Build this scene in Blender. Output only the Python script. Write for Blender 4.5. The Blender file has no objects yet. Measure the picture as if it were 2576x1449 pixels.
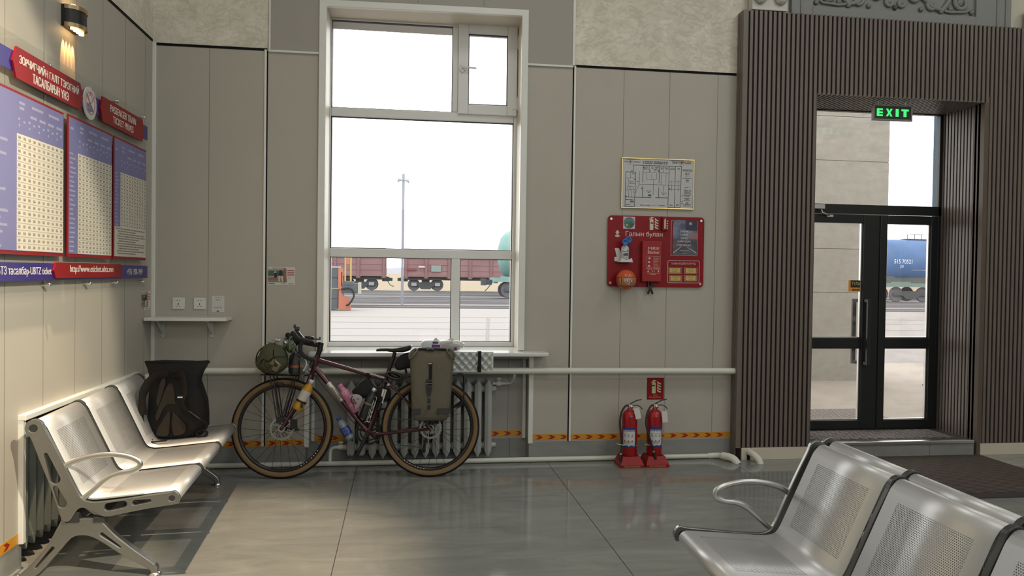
import bpy, bmesh, math, random
from mathutils import Vector, Matrix
random.seed(7)
C = bpy.context.scene.collection
SC = bpy.context.scene
PI = math.pi
# ---------------------------------------------------------------- camera, sky, lights, exposure
def camera():
    f, yaw, pitch, roll = 1936.06, 0.141111, -0.0181837, 0.0139558
    cy, sy, cp, sp, cr, sr = math.cos(yaw), math.sin(yaw), math.cos(pitch), math.sin(pitch), math.cos(roll), math.sin(roll)
    fw = Vector((sy*cp, cy*cp, sp)); r = Vector((cy, -sy, 0)); u = r.cross(fw)
    r2 = r*cr + u*sr; u2 = -r*sr + u*cr
    cam = bpy.data.cameras.new('camera'); o = bpy.data.objects.new('camera', cam); C.objects.link(o)
    m = Matrix((r2, u2, -fw)).transposed().to_4x4(); m.translation = Vector((1.80887, -5.91624, 1.45841))
    o.matrix_world = m
    cam.sensor_fit = 'HORIZONTAL'; cam.sensor_width = 36; cam.lens = 36*f/2576
    cam.clip_start = 0.05; cam.clip_end = 2000
    SC.camera = o
camera()
SC.view_settings.view_transform = 'Standard'; SC.view_settings.look = 'None'
SC.view_settings.gamma = 1; SC.view_settings.use_curve_mapping = False
SC.view_settings.exposure = 0.0
world = bpy.data.worlds.new('overcast_sky'); SC.world = world; world.use_nodes = True
wn = world.node_tree; bg = wn.nodes['Background']
bg.inputs[0].default_value = (1.0, 0.985, 0.975, 1); bg.inputs[1].default_value = 4.0
def area(name, loc, rot, sx, sy, power, col=(1, .985, .93), spread=180):
    l = bpy.data.lights.new(name, 'AREA'); l.shape = 'RECTANGLE'; l.size = sx; l.size_y = sy
    l.energy = power; l.color = col; l.spread = math.radians(spread)
    o = bpy.data.objects.new(name, l); o.location = loc; o.rotation_euler = rot; C.objects.link(o); return o
for k, (x, y) in enumerate([(2.4, -2.6), (5.6, -2.6), (8.6, -2.6), (2.4, -6.2), (5.6, -6.2), (8.6, -6.2)]):
    area('ceiling_panel_light', (x, y, 5.12), (0, 0, 0), 0.6, 1.2, 27)
area('high_window_daylight', (5.5, -10.85, 3.7), (math.radians(90), 0, 0), 8, 1.7, 112, (.93, .97, 1.0))
# warm spotlights of the hall above the left bench
def spot(loc, target, power, ang, blend, col, rad=.04):
    l = bpy.data.lights.new('warm_spotlight', 'SPOT'); l.energy = power; l.spot_size = math.radians(ang); l.spot_blend = blend
    l.color = col; l.shadow_soft_size = rad
    o = bpy.data.objects.new('warm_spotlight', l); o.location = loc
    o.rotation_euler = (Vector(target)-Vector(loc)).to_track_quat('-Z', 'Y').to_euler(); C.objects.link(o)
spot((.60, -2.6, 4.9), (.64, -1.95, 0), 1120, 33, .6, (1, .74, .48))
spot((3.6, -5.6, 3.9), (0, -3.45, 1.7), 1230, 43, .16, (1, .88, .66), .05)
# ---------------------------------------------------------------- materials
MATS = {}
def mat(name, col, rough=.5, metal=0.0, spec=.5, var=.06, scale=8., bump=0., bscale=60., emit=None, estr=1., trans=0., coat=0., alpha=1.):
    if name in MATS: return MATS[name]
    m = bpy.data.materials.new(name); m.use_nodes = True; nt = m.node_tree; b = nt.nodes['Principled BSDF']
    b.inputs['Roughness'].default_value = rough; b.inputs['Metallic'].default_value = metal
    b.inputs['Specular IOR Level'].default_value = spec; b.inputs['Coat Weight'].default_value = coat
    b.inputs['Transmission Weight'].default_value = trans; b.inputs['Alpha'].default_value = alpha
    tc = nt.nodes.new('ShaderNodeTexCoord')
    n = nt.nodes.new('ShaderNodeTexNoise'); n.inputs['Scale'].default_value = scale; n.inputs['Detail'].default_value = 4
    nt.links.new(tc.outputs['Object'], n.inputs['Vector'])
    rmp = nt.nodes.new('ShaderNodeMix'); rmp.data_type = 'RGBA'
    a = tuple(max(0, c*(1-var)) for c in col[:3])+(1,); c2 = tuple(min(1, c*(1+var)) for c in col[:3])+(1,)
    rmp.inputs[6].default_value = a; rmp.inputs[7].default_value = c2
    nt.links.new(n.outputs['Fac'], rmp.inputs[0]); nt.links.new(rmp.outputs[2], b.inputs['Base Color'])
    if bump:
        n2 = nt.nodes.new('ShaderNodeTexNoise'); n2.inputs['Scale'].default_value = bscale; n2.inputs['Detail'].default_value = 5
        nt.links.new(tc.outputs['Object'], n2.inputs['Vector'])
        bp = nt.nodes.new('ShaderNodeBump'); bp.inputs['Strength'].default_value = bump; bp.inputs['Distance'].default_value = .01
        nt.links.new(n2.outputs['Fac'], bp.inputs['Height']); nt.links.new(bp.outputs[0], b.inputs['Normal'])
    if emit:
        b.inputs['Emission Color'].default_value = tuple(emit)+(1,); b.inputs['Emission Strength'].default_value = estr
    MATS[name] = m; return m
def glass_mat(name, tint=(1, 1, 1), refl=.08, dirt=0.0):
    m = bpy.data.materials.new(name); m.use_nodes = True; nt = m.node_tree
    for n in list(nt.nodes): nt.nodes.remove(n)
    out = nt.nodes.new('ShaderNodeOutputMaterial'); tr = nt.nodes.new('ShaderNodeBsdfTransparent'); tr.inputs[0].default_value = tint+(1,)
    gl = nt.nodes.new('ShaderNodeBsdfGlossy'); gl.inputs['Roughness'].default_value = 0.005
    lw = nt.nodes.new('ShaderNodeFresnel'); lw.inputs[0].default_value = 1.5
    ge = nt.nodes.new('ShaderNodeNewGeometry'); iv = nt.nodes.new('ShaderNodeMath'); iv.operation = 'SUBTRACT'; iv.inputs[0].default_value = 1; nt.links.new(ge.outputs['Backfacing'], iv.inputs[1]); ml = nt.nodes.new('ShaderNodeMath'); ml.operation = 'MULTIPLY'; nt.links.new(lw.outputs[0], ml.inputs[0]); nt.links.new(iv.outputs[0], ml.inputs[1])
    mx = nt.nodes.new('ShaderNodeMixShader'); nt.links.new(ml.outputs[0], mx.inputs[0]); nt.links.new(tr.outputs[0], mx.inputs[1]); nt.links.new(gl.outputs[0], mx.inputs[2])
    last = mx
    if dirt:
        df = nt.nodes.new('ShaderNodeBsdfDiffuse'); df.inputs[0].default_value = (.8, .78, .75, 1)
        tc = nt.nodes.new('ShaderNodeTexCoord'); mp = nt.nodes.new('ShaderNodeMapping'); mp.inputs['Scale'].default_value = (3, 3, 12); mp.inputs['Rotation'].default_value = (0, .15, 0)
        ns = nt.nodes.new('ShaderNodeTexNoise'); ns.inputs['Scale'].default_value = 1.5; ns.inputs['Detail'].default_value = 8
        nt.links.new(tc.outputs['Object'], mp.inputs[0]); nt.links.new(mp.outputs[0], ns.inputs['Vector'])
        mr = nt.nodes.new('ShaderNodeMapRange'); mr.inputs[1].default_value = .45; mr.inputs[2].default_value = .75; mr.inputs[3].default_value = dirt*.4; mr.inputs[4].default_value = dirt*1.6
        nt.links.new(ns.outputs['Fac'], mr.inputs[0])
        m2 = nt.nodes.new('ShaderNodeMixShader'); nt.links.new(mr.outputs[0], m2.inputs[0]); nt.links.new(mx.outputs[0], m2.inputs[1]); nt.links.new(df.outputs[0], m2.inputs[2]); last = m2
    nt.links.new(last.outputs[0], out.inputs[0]); MATS[name] = m; return m
class NT:
    """small helper to wire procedural node materials"""
    def __init__(s, name, rough=.5, metal=0., spec=.5):
        s.m = bpy.data.materials.new(name); s.m.use_nodes = True; s.t = s.m.node_tree; s.b = s.t.nodes['Principled BSDF']
        s.b.inputs['Roughness'].default_value = rough; s.b.inputs['Metallic'].default_value = metal; s.b.inputs['Specular IOR Level'].default_value = spec
        s.tc = s.t.nodes.new('ShaderNodeTexCoord').outputs['Object']; MATS[name] = s.m
    def _in(s, sock, v):
        if hasattr(v, 'links') or isinstance(v, bpy.types.NodeSocket): s.t.links.new(v, sock)
        else: sock.default_value = v
    def math(s, op, a, b=0., c=0.):
        n = s.t.nodes.new('ShaderNodeMath'); n.operation = op; s._in(n.inputs[0], a); s._in(n.inputs[1], b); s._in(n.inputs[2], c); return n.outputs[0]
    def xyz(s, v=None):
        n = s.t.nodes.new('ShaderNodeSeparateXYZ'); s.t.links.new(v or s.tc, n.inputs[0]); return n.outputs
    def mapv(s, scale=(1, 1, 1), rot=(0, 0, 0), loc=(0, 0, 0)):
        n = s.t.nodes.new('ShaderNodeMapping'); n.inputs['Scale'].default_value = scale; n.inputs['Rotation'].default_value = rot; n.inputs['Location'].default_value = loc
        s.t.links.new(s.tc, n.inputs[0]); return n.outputs[0]
    def noise(s, v=None, scale=5., detail=5., rough=.5, dist=0.):
        n = s.t.nodes.new('ShaderNodeTexNoise'); n.inputs['Scale'].default_value = scale; n.inputs['Detail'].default_value = detail; n.inputs['Roughness'].default_value = rough; n.inputs['Distortion'].default_value = dist
        s.t.links.new(v or s.tc, n.inputs['Vector']); return n.outputs['Fac']
    def ramp(s, f, a, b, lo=0., hi=1.):
        n = s.t.nodes.new('ShaderNodeMapRange'); s._in(n.inputs[0], f); n.inputs[1].default_value = a; n.inputs[2].default_value = b; n.inputs[3].default_value = lo; n.inputs[4].default_value = hi; return n.outputs[0]
    def mix(s, f, a, b):
        n = s.t.nodes.new('ShaderNodeMix'); n.data_type = 'RGBA'; s._in(n.inputs[0], f)
        s._in(n.inputs[6], a if not isinstance(a, tuple) else a[:3]+(1,)); s._in(n.inputs[7], b if not isinstance(b, tuple) else b[:3]+(1,)); return n.outputs[2]
    def col(s, c): s._in(s.b.inputs['Base Color'], c)
    def bump(s, h, strength=.3, dist=.01):
        n = s.t.nodes.new('ShaderNodeBump'); n.inputs['Strength'].default_value = strength; n.inputs['Distance'].default_value = dist
        s._in(n.inputs['Height'], h); s.t.links.new(n.outputs[0], s.b.inputs['Normal'])
# ---------------------------------------------------------------- mesh builder
def smoothstep(t): return t*t*(3-2*t)
class F:
    """a flat frame: u to the right, v up, n out of the surface"""
    def __init__(s, o, u, v, n): s.o, s.u, s.v, s.n = Vector(o), Vector(u), Vector(v), Vector(n)
    def __call__(s, u, v, n=0): return s.o + s.u*u + s.v*v + s.n*n
BACK = F((0, 0, 0), (1, 0, 0), (0, 0, 1), (0, -1, 0))
LEFT = F((0, 0, 0), (0, 1, 0), (0, 0, 1), (1, 0, 0))
def curve_mesh(cu):
    o = bpy.data.objects.new('tmp', cu); C.objects.link(o)
    dg = bpy.context.evaluated_depsgraph_get(); dg.update()
    me = bpy.data.meshes.new_from_object(o.evaluated_get(dg))
    vs = [v.co.copy() for v in me.vertices]; fs = [tuple(p.vertices) for p in me.polygons]
    bpy.data.objects.remove(o); bpy.data.curves.remove(cu); bpy.data.meshes.remove(me)
    return vs, fs
_gl = {}
def _splines(t):
    cu = bpy.data.curves.new('t', 'FONT'); cu.body = t; cu.size = 1; cu.resolution_u = 3
    o = bpy.data.objects.new('tmp', cu); C.objects.link(o); dg = bpy.context.evaluated_depsgraph_get(); dg.update()
    c = o.evaluated_get(dg).to_curve(dg); out = []
    for sp in c.splines:
        if sp.type == 'BEZIER':
            P = sp.bezier_points; k = len(P); pts = []
            for i in range(k):
                p, q = P[i], P[(i+1) % k]; p0, p1, p2, p3 = p.co, p.handle_right, q.handle_left, q.co; straight = (p1-p0).cross(p3-p0).length < 1e-5 and (p2-p0).cross(p3-p0).length < 1e-5
                for j in range(1 if straight else 4):
                    u = j/4; w = 1-u; pts.append((w**3*p0.x+3*w*w*u*p1.x+3*w*u*u*p2.x+u**3*p3.x, w**3*p0.y+3*w*w*u*p1.y+3*w*u*u*p2.y+u**3*p3.y))
        else: pts = [(p.co.x, p.co.y) for p in sp.points]
        if len(pts) > 2: out.append(pts)
    o.evaluated_get(dg).to_curve_clear(); bpy.data.objects.remove(o); bpy.data.curves.remove(cu); return out
def _area(p): return sum(p[i][0]*p[(i+1) % len(p)][1]-p[(i+1) % len(p)][0]*p[i][1] for i in range(len(p)))/2
def _inside(p, o):
    x, y = p; c = False; j = len(o)-1
    for i in range(len(o)):
        if (o[i][1] > y) != (o[j][1] > y) and x < (o[j][0]-o[i][0])*(y-o[i][1])/(o[j][1]-o[i][1])+o[i][0]: c = not c
        j = i
    return c
def _xr(ss): xs = [p[0] for o in ss for p in o]; return max(xs)-min(xs)
def glyph(ch):
    """one letter: overlapping outlines are filled one by one, so strokes that cross stay whole"""
    ch = {'Х': 'X', 'х': 'x', 'у': 'y', 'Р': 'P', 'р': 'p'}.get(ch, ch)
    if ch in _gl: return _gl[ch]
    if '||' not in _gl: _gl['||'] = _xr(_splines('||'))
    adv = _xr(_splines('|'+ch+'|'))-_gl['||']; vs, fs = [], []
    if ch != ' ':
        ss = _splines(ch); ss.sort(key=lambda o: -abs(_area(o)))
        sg = _area(ss[0]) > 0 if ss else True; outs = [o for o in ss if (_area(o) > 0) == sg]; holes = [o for o in ss if (_area(o) > 0) != sg]
        for k, o in enumerate(outs):
            cu = bpy.data.curves.new('p', 'CURVE'); cu.dimensions = '2D'; cu.fill_mode = 'FRONT'
            for q in [o]+[h for h in holes if _inside(((h[0][0]+h[len(h)//2][0])/2, (h[0][1]+h[len(h)//2][1])/2), o)]:
                sp = cu.splines.new('POLY'); sp.points.add(len(q)-1); sp.use_cyclic_u = True
                for p, c in zip(sp.points, q): p.co = (c[0], c[1], 0, 1)
            v2, f2 = curve_mesh(cu); b = len(vs); vs += [Vector((v.x, v.y, k*.00004)) for v in v2]; fs += [tuple(i+b for i in f) for f in f2]
    _gl[ch] = (adv, vs, fs); return _gl[ch]
def text_geo(t, bold=0.):
    x = 0; V, Fc = [], []
    for ch in t:
        adv, vs, fs = glyph(ch); b = len(V); V += [Vector((v.x+x, v.y, v.z)) for v in vs]; Fc += [tuple(i+b for i in f) for f in fs]; x += adv
    return V, Fc
class MB:
    def __init__(s): s.v = []; s.f = []; s.m = []; s.sm = []
    def add(s, vs, fs, m=0, smooth=False):
        b = len(s.v); s.v += [Vector(v) for v in vs]
        for f in fs: s.f.append(tuple(i+b for i in f)); s.m.append(m); s.sm.append(smooth)
        return s
    def box(s, x0, x1, y0, y1, z0, z1, m=0):
        vs = [(x, y, z) for x in (x0, x1) for y in (y0, y1) for z in (z0, z1)]
        return s.add(vs, [(0, 1, 3, 2), (4, 6, 7, 5), (0, 4, 5, 1), (2, 3, 7, 6), (0, 2, 6, 4), (1, 5, 7, 3)], m)
    def fbox(s, fr, u0, u1, v0, v1, n0, n1, m=0):
        vs = [fr(u, v, n) for u in (u0, u1) for v in (v0, v1) for n in (n0, n1)]
        return s.add(vs, [(0, 1, 3, 2), (4, 6, 7, 5), (0, 4, 5, 1), (2, 3, 7, 6), (0, 2, 6, 4), (1, 5, 7, 3)], m)
    def fpoly(s, fr, pts, n0, n1, m=0):
        k = len(pts); vs = [fr(u, v, n0) for u, v in pts]+[fr(u, v, n1) for u, v in pts]
        fs = [tuple(range(k-1, -1, -1)), tuple(range(k, 2*k))]+[(i, (i+1) % k, k+(i+1) % k, k+i) for i in range(k)]
        return s.add(vs, fs, m)
    def fquad(s, fr, u0, u1, v0, v1, n, m=0):
        return s.add([fr(u0, v0, n), fr(u1, v0, n), fr(u1, v1, n), fr(u0, v1, n)], [(0, 1, 2, 3)], m)
    def fdisc(s, fr, u, v, r, n0, n1, m=0, k=24, r2=None):
        r2 = r if r2 is None else r2
        return s.fpoly(fr, [(u+r*math.cos(2*PI*i/k), v+r2*math.sin(2*PI*i/k)) for i in range(k)], n0, n1, m)
    def fring(s, fr, u, v, ro, ri, n0, n1, m=0, k=32, a0=0, a1=2*PI, sq=1.):
        full = abs(a1-a0-2*PI) < 1e-6; cnt = k if full else k+1; vs = []
        for i in range(cnt):
            a = a0+(a1-a0)*i/k; c, d = math.cos(a), math.sin(a)*sq
            vs += [fr(u+ro*c, v+ro*d, n0), fr(u+ri*c, v+ri*d, n0), fr(u+ri*c, v+ri*d, n1), fr(u+ro*c, v+ro*d, n1)]
        fs = []
        for i in range(k if full else k):
            a, b = 4*i, 4*((i+1) % cnt)
            for j in range(4): fs.append((a+j, a+(j+1) % 4, b+(j+1) % 4, b+j))
        return s.add(vs, fs, m, False)
    def ftext(s, fr, t, u, v, w, h, n, m=0, bold=.0, align='C', th=None):
        if bold:
            e = bold*(h or .02)*.9
            for i, k in enumerate((-1, 0, 1)): s.ftext(fr, t, u+k*e, v, w-2*e if w else w, h, n+i*.00012, m)
            return s
        """text whose box is w x h, centred (or left) at u, v"""
        vs, fs = text_geo(t, bold)
        if not vs: return s
        x0 = min(p.x for p in vs); x1 = max(p.x for p in vs); y0 = min(p.y for p in vs); y1 = max(p.y for p in vs)
        sx = w/(x1-x0) if w else h/(y1-y0); sy = h/(y1-y0) if h else sx
        W = (x1-x0)*sx; H = (y1-y0)*sy; ox = u-W/2 if align == 'C' else u
        return s.add([fr(ox+(p.x-x0)*sx, v-H/2+(p.y-y0)*sy, n+p.z) for p in vs], fs, m)
    def tube(s, pts, r, n=10, closed=False, m=0, caps=True, flat=1., up=None, smooth=True):
        pts = [Vector(p) for p in pts]; k = len(pts); R = r if isinstance(r, (list, tuple)) else [r]*k
        ts = []
        for i in range(k):
            a = pts[(i-1) % k] if (closed or i > 0) else pts[i]; b = pts[(i+1) % k] if (closed or i < k-1) else pts[i]
            ts.append((b-a).normalized())
        up = Vector(up) if up else (Vector((0, 0, 1)) if abs(ts[0].z) < .9 else Vector((0, 1, 0)))
        nrm = (up-ts[0]*up.dot(ts[0])).normalized(); vs = []
        for i in range(k):
            nrm = (nrm-ts[i]*nrm.dot(ts[i])); nrm = nrm.normalized() if nrm.length > 1e-6 else ts[i].orthogonal().normalized()
            bn = ts[i].cross(nrm)
            for j in range(n):
                a = 2*PI*(j+.5)/n; vs.append(pts[i]+nrm*math.cos(a)*R[i]*flat+bn*math.sin(a)*R[i])
        fs = []
        for i in range(k if closed else k-1):
            a, b = i*n, ((i+1) % k)*n
            for j in range(n): fs.append((a+j, a+(j+1) % n, b+(j+1) % n, b+j))
        s.add(vs, fs, m, smooth)
        if caps and not closed: s.add(vs[:n], [tuple(range(n-1, -1, -1))], m); s.add(vs[-n:], [tuple(range(n))], m)
        return s
    def lathe(s, prof, n=24, M=None, m=0, smooth=True, sy=1.):
        """profile of (r, z) turned about z, then moved by M"""
        M = M or Matrix.Identity(4); vs = []; k = len(prof)
        for r, z in prof:
            for j in range(n):
                a = 2*PI*j/n; vs.append(M @ Vector((r*math.cos(a), r*math.sin(a)*sy, z)))
        fs = [(i*n+j, i*n+(j+1) % n, (i+1)*n+(j+1) % n, (i+1)*n+j) for i in range(k-1) for j in range(n)]
        s.add(vs, fs, m, smooth)
        if prof[0][0] > 1e-5: s.add(vs[:n], [tuple(range(n-1, -1, -1))], m)
        if prof[-1][0] > 1e-5: s.add(vs[-n:], [tuple(range(n))], m)
        return s
    def surf(s, fn, nu, nv, m=0, closeu=False, smooth=True):
        vs = [Vector(fn(i/(nu if closeu else nu-1), j/(nv-1))) for i in range(nu) for j in range(nv)]
        fs = [(i*nv+j, ((i+1) % nu)*nv+j, ((i+1) % nu)*nv+j+1, i*nv+j+1) for i in range(nu if closeu else nu-1) for j in range(nv-1)]
        return s.add(vs, fs, m, smooth)
    def plate(s, outlines, th, fr, m=0, bev=.0015):
        """flat plate with holes: outlines in (u, v), thickness th centred on n = 0 of frame fr"""
        cu = bpy.data.curves.new('p', 'CURVE'); cu.dimensions = '2D'; cu.fill_mode = 'BOTH'; cu.extrude = max(th/2-bev, .0001); cu.bevel_depth = bev; cu.bevel_resolution = 1
        for o in outlines:
            sp = cu.splines.new('POLY'); sp.points.add(len(o)-1); sp.use_cyclic_u = True
            for p, q in zip(sp.points, o): p.co = (q[0], q[1], 0, 1)
        vs, fs = curve_mesh(cu)
        return s.add([fr(v.x, v.y, v.z) for v in vs], fs, m)
    def build(s, name, mats, parent=None, bevel=0., seg=2, sub=0, recalc=True, loc=None):
        me = bpy.data.meshes.new(name); me.from_pydata([tuple(v) for v in s.v], [], s.f)
        mats = mats if isinstance(mats, (list, tuple)) else [mats]
        for x in mats: me.materials.append(x)
        me.polygons.foreach_set('material_index', s.m); me.polygons.foreach_set('use_smooth', s.sm)
        if recalc:
            bm = bmesh.new(); bm.from_mesh(me); bmesh.ops.remove_doubles(bm, verts=bm.verts, dist=1e-6) if recalc == 2 else None
            bmesh.ops.recalc_face_normals(bm, faces=bm.faces); bm.to_mesh(me); bm.free()
        me.update()
        o = bpy.data.objects.new(name, me); C.objects.link(o)
        if parent: o.parent = parent
        if loc is not None: o.location = loc
        if bevel:
            b = o.modifiers.new('bevel', 'BEVEL'); b.width = bevel; b.segments = seg; b.limit_method = 'ANGLE'; b.angle_limit = math.radians(40)
        if sub:
            u = o.modifiers.new('sub', 'SUBSURF'); u.levels = sub; u.render_levels = sub
        return o
def thing(name, label, cat, loc=(0, 0, 0), rot=(0, 0, 0), group=None):
    o = bpy.data.objects.new(name, None); o.empty_display_size = .05; C.objects.link(o); o.location = loc; o.rotation_euler = rot
    return tag(o, label, cat, group)
def tag(o, label, cat, group=None):
    o['label'] = label; o['category'] = cat
    if group: o['group'] = group
    return o
def struct(o, label=None):
    o['kind'] = 'structure'
    if label: o['label'] = label
    return o
def copy_tree(o, parent=None):
    c = o.copy(); C.objects.link(c); c.parent = parent
    for ch in list(o.children): copy_tree(ch, c)
    return c
def bez(pts, n=8):
    """smooth Catmull-Rom path through points"""
    P = [Vector(p) for p in pts]; out = []
    for i in range(len(P)-1):
        a = P[i-1] if i else P[i]*2-P[i+1]; b, c = P[i], P[i+1]; d = P[i+2] if i+2 < len(P) else P[i+1]*2-P[i]
        for j in range(n):
            t = j/n; out.append(.5*((2*b)+(c-a)*t+(2*a-5*b+4*c-d)*t*t+(3*b-a-3*c+d)*t**3))
    out.append(P[-1]); return out
def rrect(u0, u1, v0, v1, r, k=5):
    o = []
    for cu, cv, a0 in ((u1-r, v1-r, 0), (u0+r, v1-r, 90), (u0+r, v0+r, 180), (u1-r, v0+r, 270)):
        for i in range(k+1):
            a = math.radians(a0+90*i/k); o.append((cu+r*math.cos(a), cv+r*math.sin(a)))
    return o
def slot(x0, z0, x1, z1, r0, r1=None, k=8):
    """stadium outline from one point to another"""
    r1 = r0 if r1 is None else r1; a = math.atan2(z1-z0, x1-x0); o = []
    for i in range(k+1): t = a+PI/2+PI*i/k; o.append((x0+r0*math.cos(t), z0+r0*math.sin(t)))
    for i in range(k+1): t = a-PI/2+PI*i/k; o.append((x1+r1*math.cos(t), z1+r1*math.sin(t)))
    return o
def axis_M(p0, p1):
    p0, p1 = Vector(p0), Vector(p1); q = (p1-p0).to_track_quat('Z', 'Y'); return Matrix.Translation(p0) @ q.to_matrix().to_4x4()
# ---------------------------------------------------------------- named materials
def make_mats():
    # wall boards
    def board(name, c):
        t = NT(name, .55, 0, .3); n1 = t.noise(scale=3., detail=3); n2 = t.noise(scale=260., detail=3)
        f = t.math('ADD', t.math('MULTIPLY', n1, .5), t.math('MULTIPLY', n2, .5))
        t.col(t.mix(f, tuple(x*.93 for x in c), tuple(x*1.07 for x in c))); t.bump(n2, .15, .002)
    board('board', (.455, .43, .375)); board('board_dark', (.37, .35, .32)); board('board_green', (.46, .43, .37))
    t = NT('plaster', .85, 0, .2)
    n1 = t.noise(scale=3.2, detail=8, rough=.62, dist=.9); n2 = t.noise(t.mapv((1, 1, 1.6)), scale=11., detail=8, rough=.7, dist=1.6)
    h = t.math('ADD', t.math('MULTIPLY', t.ramp(n1, .42, .56), .6), t.math('MULTIPLY', t.ramp(n2, .5, .62), .4))
    t.col(t.mix(t.ramp(n1, .4, .6), (.70, .665, .57), (.80, .76, .66))); t.bump(h, .55, .012)
    # polished floor slabs 1.45 x 0.725 m
    t = NT('floor_tile', .11, 0, .28); X, Y, Z = t.xyz()[:3]
    v = t.mapv((1.1, 4.2, 1), (0, 0, .06)); n1 = t.noise(v, 1.5, 8, .62, 1.1); n2 = t.noise(t.mapv((1.3, 9, 1), (0, 0, -.05)), 2.2, 9, .7, .8); n3 = t.noise(scale=.9, detail=2)
    c = t.mix(t.ramp(n1, .33, .68), (.190, .202, .193), (.285, .293, .273))
    c = t.mix(t.ramp(n2, .64, .74, 0, .45), c, (.42, .42, .38))
    c = t.mix(t.ramp(t.noise(t.mapv((1.6, 11, 1), (0, 0, .04), (3, 7, 0)), 2.6, 9, .7, .9), .66, .76, 0, .45), c, (.11, .118, .114))
    c = t.mix(t.ramp(n3, .3, .7, 0, .35), c, (.22, .228, .212))
    def joint(s, off, pitch, half):
        q = t.math('SUBTRACT', s, off); q = t.math('DIVIDE', q, pitch); q = t.math('FRACT', t.math('ADD', q, 100.5)); q = t.math('ABSOLUTE', t.math('SUBTRACT', q, .5))
        return t.math('LESS_THAN', q, half/pitch)
    jx = joint(X, 1.484, 1.4515, .0022); jy = joint(Y, -1.117, .725, .0011)
    c = t.mix(t.math('MULTIPLY', jy, .6), c, (.10, .10, .095)); c = t.mix(jx, c, (.035, .033, .03))
    t.col(c); t.t.links.new(t.ramp(t.math('MAXIMUM', jx, jy), 0, 1, .075, .6), t.b.inputs['Roughness'])
    t = NT('base_tile', .3, 0, .4); n1 = t.noise(t.mapv((1, 1, 2)), 3, 8, .65, .8); X = t.xyz()[0]
    q = t.math('ABSOLUTE', t.math('SUBTRACT', t.math('FRACT', t.math('DIVIDE', t.math('ADD', X, 20.0-2.945+.58), 1.16)), .5))
    t.col(t.mix(t.math('LESS_THAN', q, .0016), t.mix(t.ramp(n1, .3, .7), (.22, .225, .215), (.30, .305, .29)), (.08, .08, .08)))
    mat('white_trim', (.74, .75, .71), .35, 0, .5, .03)
    mat('cream_trim', (.60, .545, .45), .45, 0, .4, .04)
    mat('black_gap', (.006, .006, .006), .8, 0, .2, .1)
    mat('joint_line', (.17, .16, .14), .8, 0, .2, .1)
    mat('window_white', (.72, .73, .72), .3, 0, .5, .03)
    mat('sill_white', (.70, .70, .68), .12, 0, .5, .03)
    mat('rubber', (.012, .012, .012), .6, 0, .3, .1)
    mat('slat', (.150, .127, .108), .38, 0, .5, .10, 14); mat('slat_gap', (.020, .012, .010), .8, 0, .2, .1)
    mat('portal_trim', (.11, .085, .065), .5, 0, .4, .08)
    mat('black_frame', (.010, .012, .013), .35, 0, .5, .1); mat('black_plastic', (.013, .013, .014), .42, 0, .5, .1)
    mat('chrome', (.75, .74, .72), .18, 1, .5, .03); mat('steel', (.62, .62, .60), .32, 1, .5, .05)
    mat('pipe_paint', (.66, .67, .60), .32, 0, .5, .04); mat('pipe_lag', (.72, .72, .66), .8, 0, .3, .08, 20, .3, 90)
    mat('radiator_paint', (.40, .415, .39), .38, 0, .5, .07); mat('radiator_dark', (.22, .25, .23), .5, 0, .4, .1)
    mat('ornament', (.25, .255, .25), .5, 0, .4, .06, 10, .05, 200); mat('upper_white', (.63, .60, .50), .8, 0, .2, .04)
    # warning tape with its ribbed ground
    t = NT('tape_yellow', .45, 0, .4); X = t.xyz()[0]; Y = t.xyz()[1]
    q = t.math('GREATER_THAN', t.math('FRACT', t.math('MULTIPLY', t.math('ADD', X, Y), 110)), .8)
    t.col(t.mix(t.math('MULTIPLY', q, .5), (.62, .29, .025), (.36, .15, .02)))
    mat('tape_red', (.33, .022, .012), .45, 0, .4, .05)
    # mats
    t = NT('ribbed_mat', .85, 0, .25); X, Y, Z = t.xyz()[:3]
    a = t.math('FRACT', t.math('ADD', t.math('MULTIPLY', Y, 26), t.math('MULTIPLY', X, 9)))
    b = t.noise(t.mapv((6, 60, 1), (0, 0, .33)), 1.3, 6, .8); l = t.math('GREATER_THAN', t.math('ADD', a, t.math('MULTIPLY', t.math('SUBTRACT', b, .5), .9)), .52)
    t.col(t.mix(l, (.028, .022, .019), (.125, .098, .082))); t.bump(l, .9, .008)
    t = NT('loop_mat', .85, 0, .25); X, Y, Z = t.xyz()[:3]
    a = t.math('FRACT', t.math('ADD', t.math('MULTIPLY', X, 12), t.math('MULTIPLY', Y, 15))); b2 = t.math('FRACT', t.math('SUBTRACT', t.math('MULTIPLY', X, 24), t.math('MULTIPLY', Y, 9)))
    n = t.noise(t.mapv((14, 14, 1)), 1, 3); l = t.math('MAXIMUM', t.math('GREATER_THAN', a, .55), t.math('MULTIPLY', t.math('GREATER_THAN', b2, .8), t.math('GREATER_THAN', n, .45)))
    t.col(t.mix(l, (.05, .043, .04), (.22, .19, .17))); t.bump(l, .9, .006)
    t = NT('mat_border', .7, 0, .3); X, Y, Z = t.xyz()[:3]
    l = t.math('GREATER_THAN', t.math('FRACT', t.math('MULTIPLY', t.math('ADD', X, Y), 60)), .5); t.col(t.mix(l, (.03, .026, .024), (.06, .052, .05))); t.bump(l, .6, .004)
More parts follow.
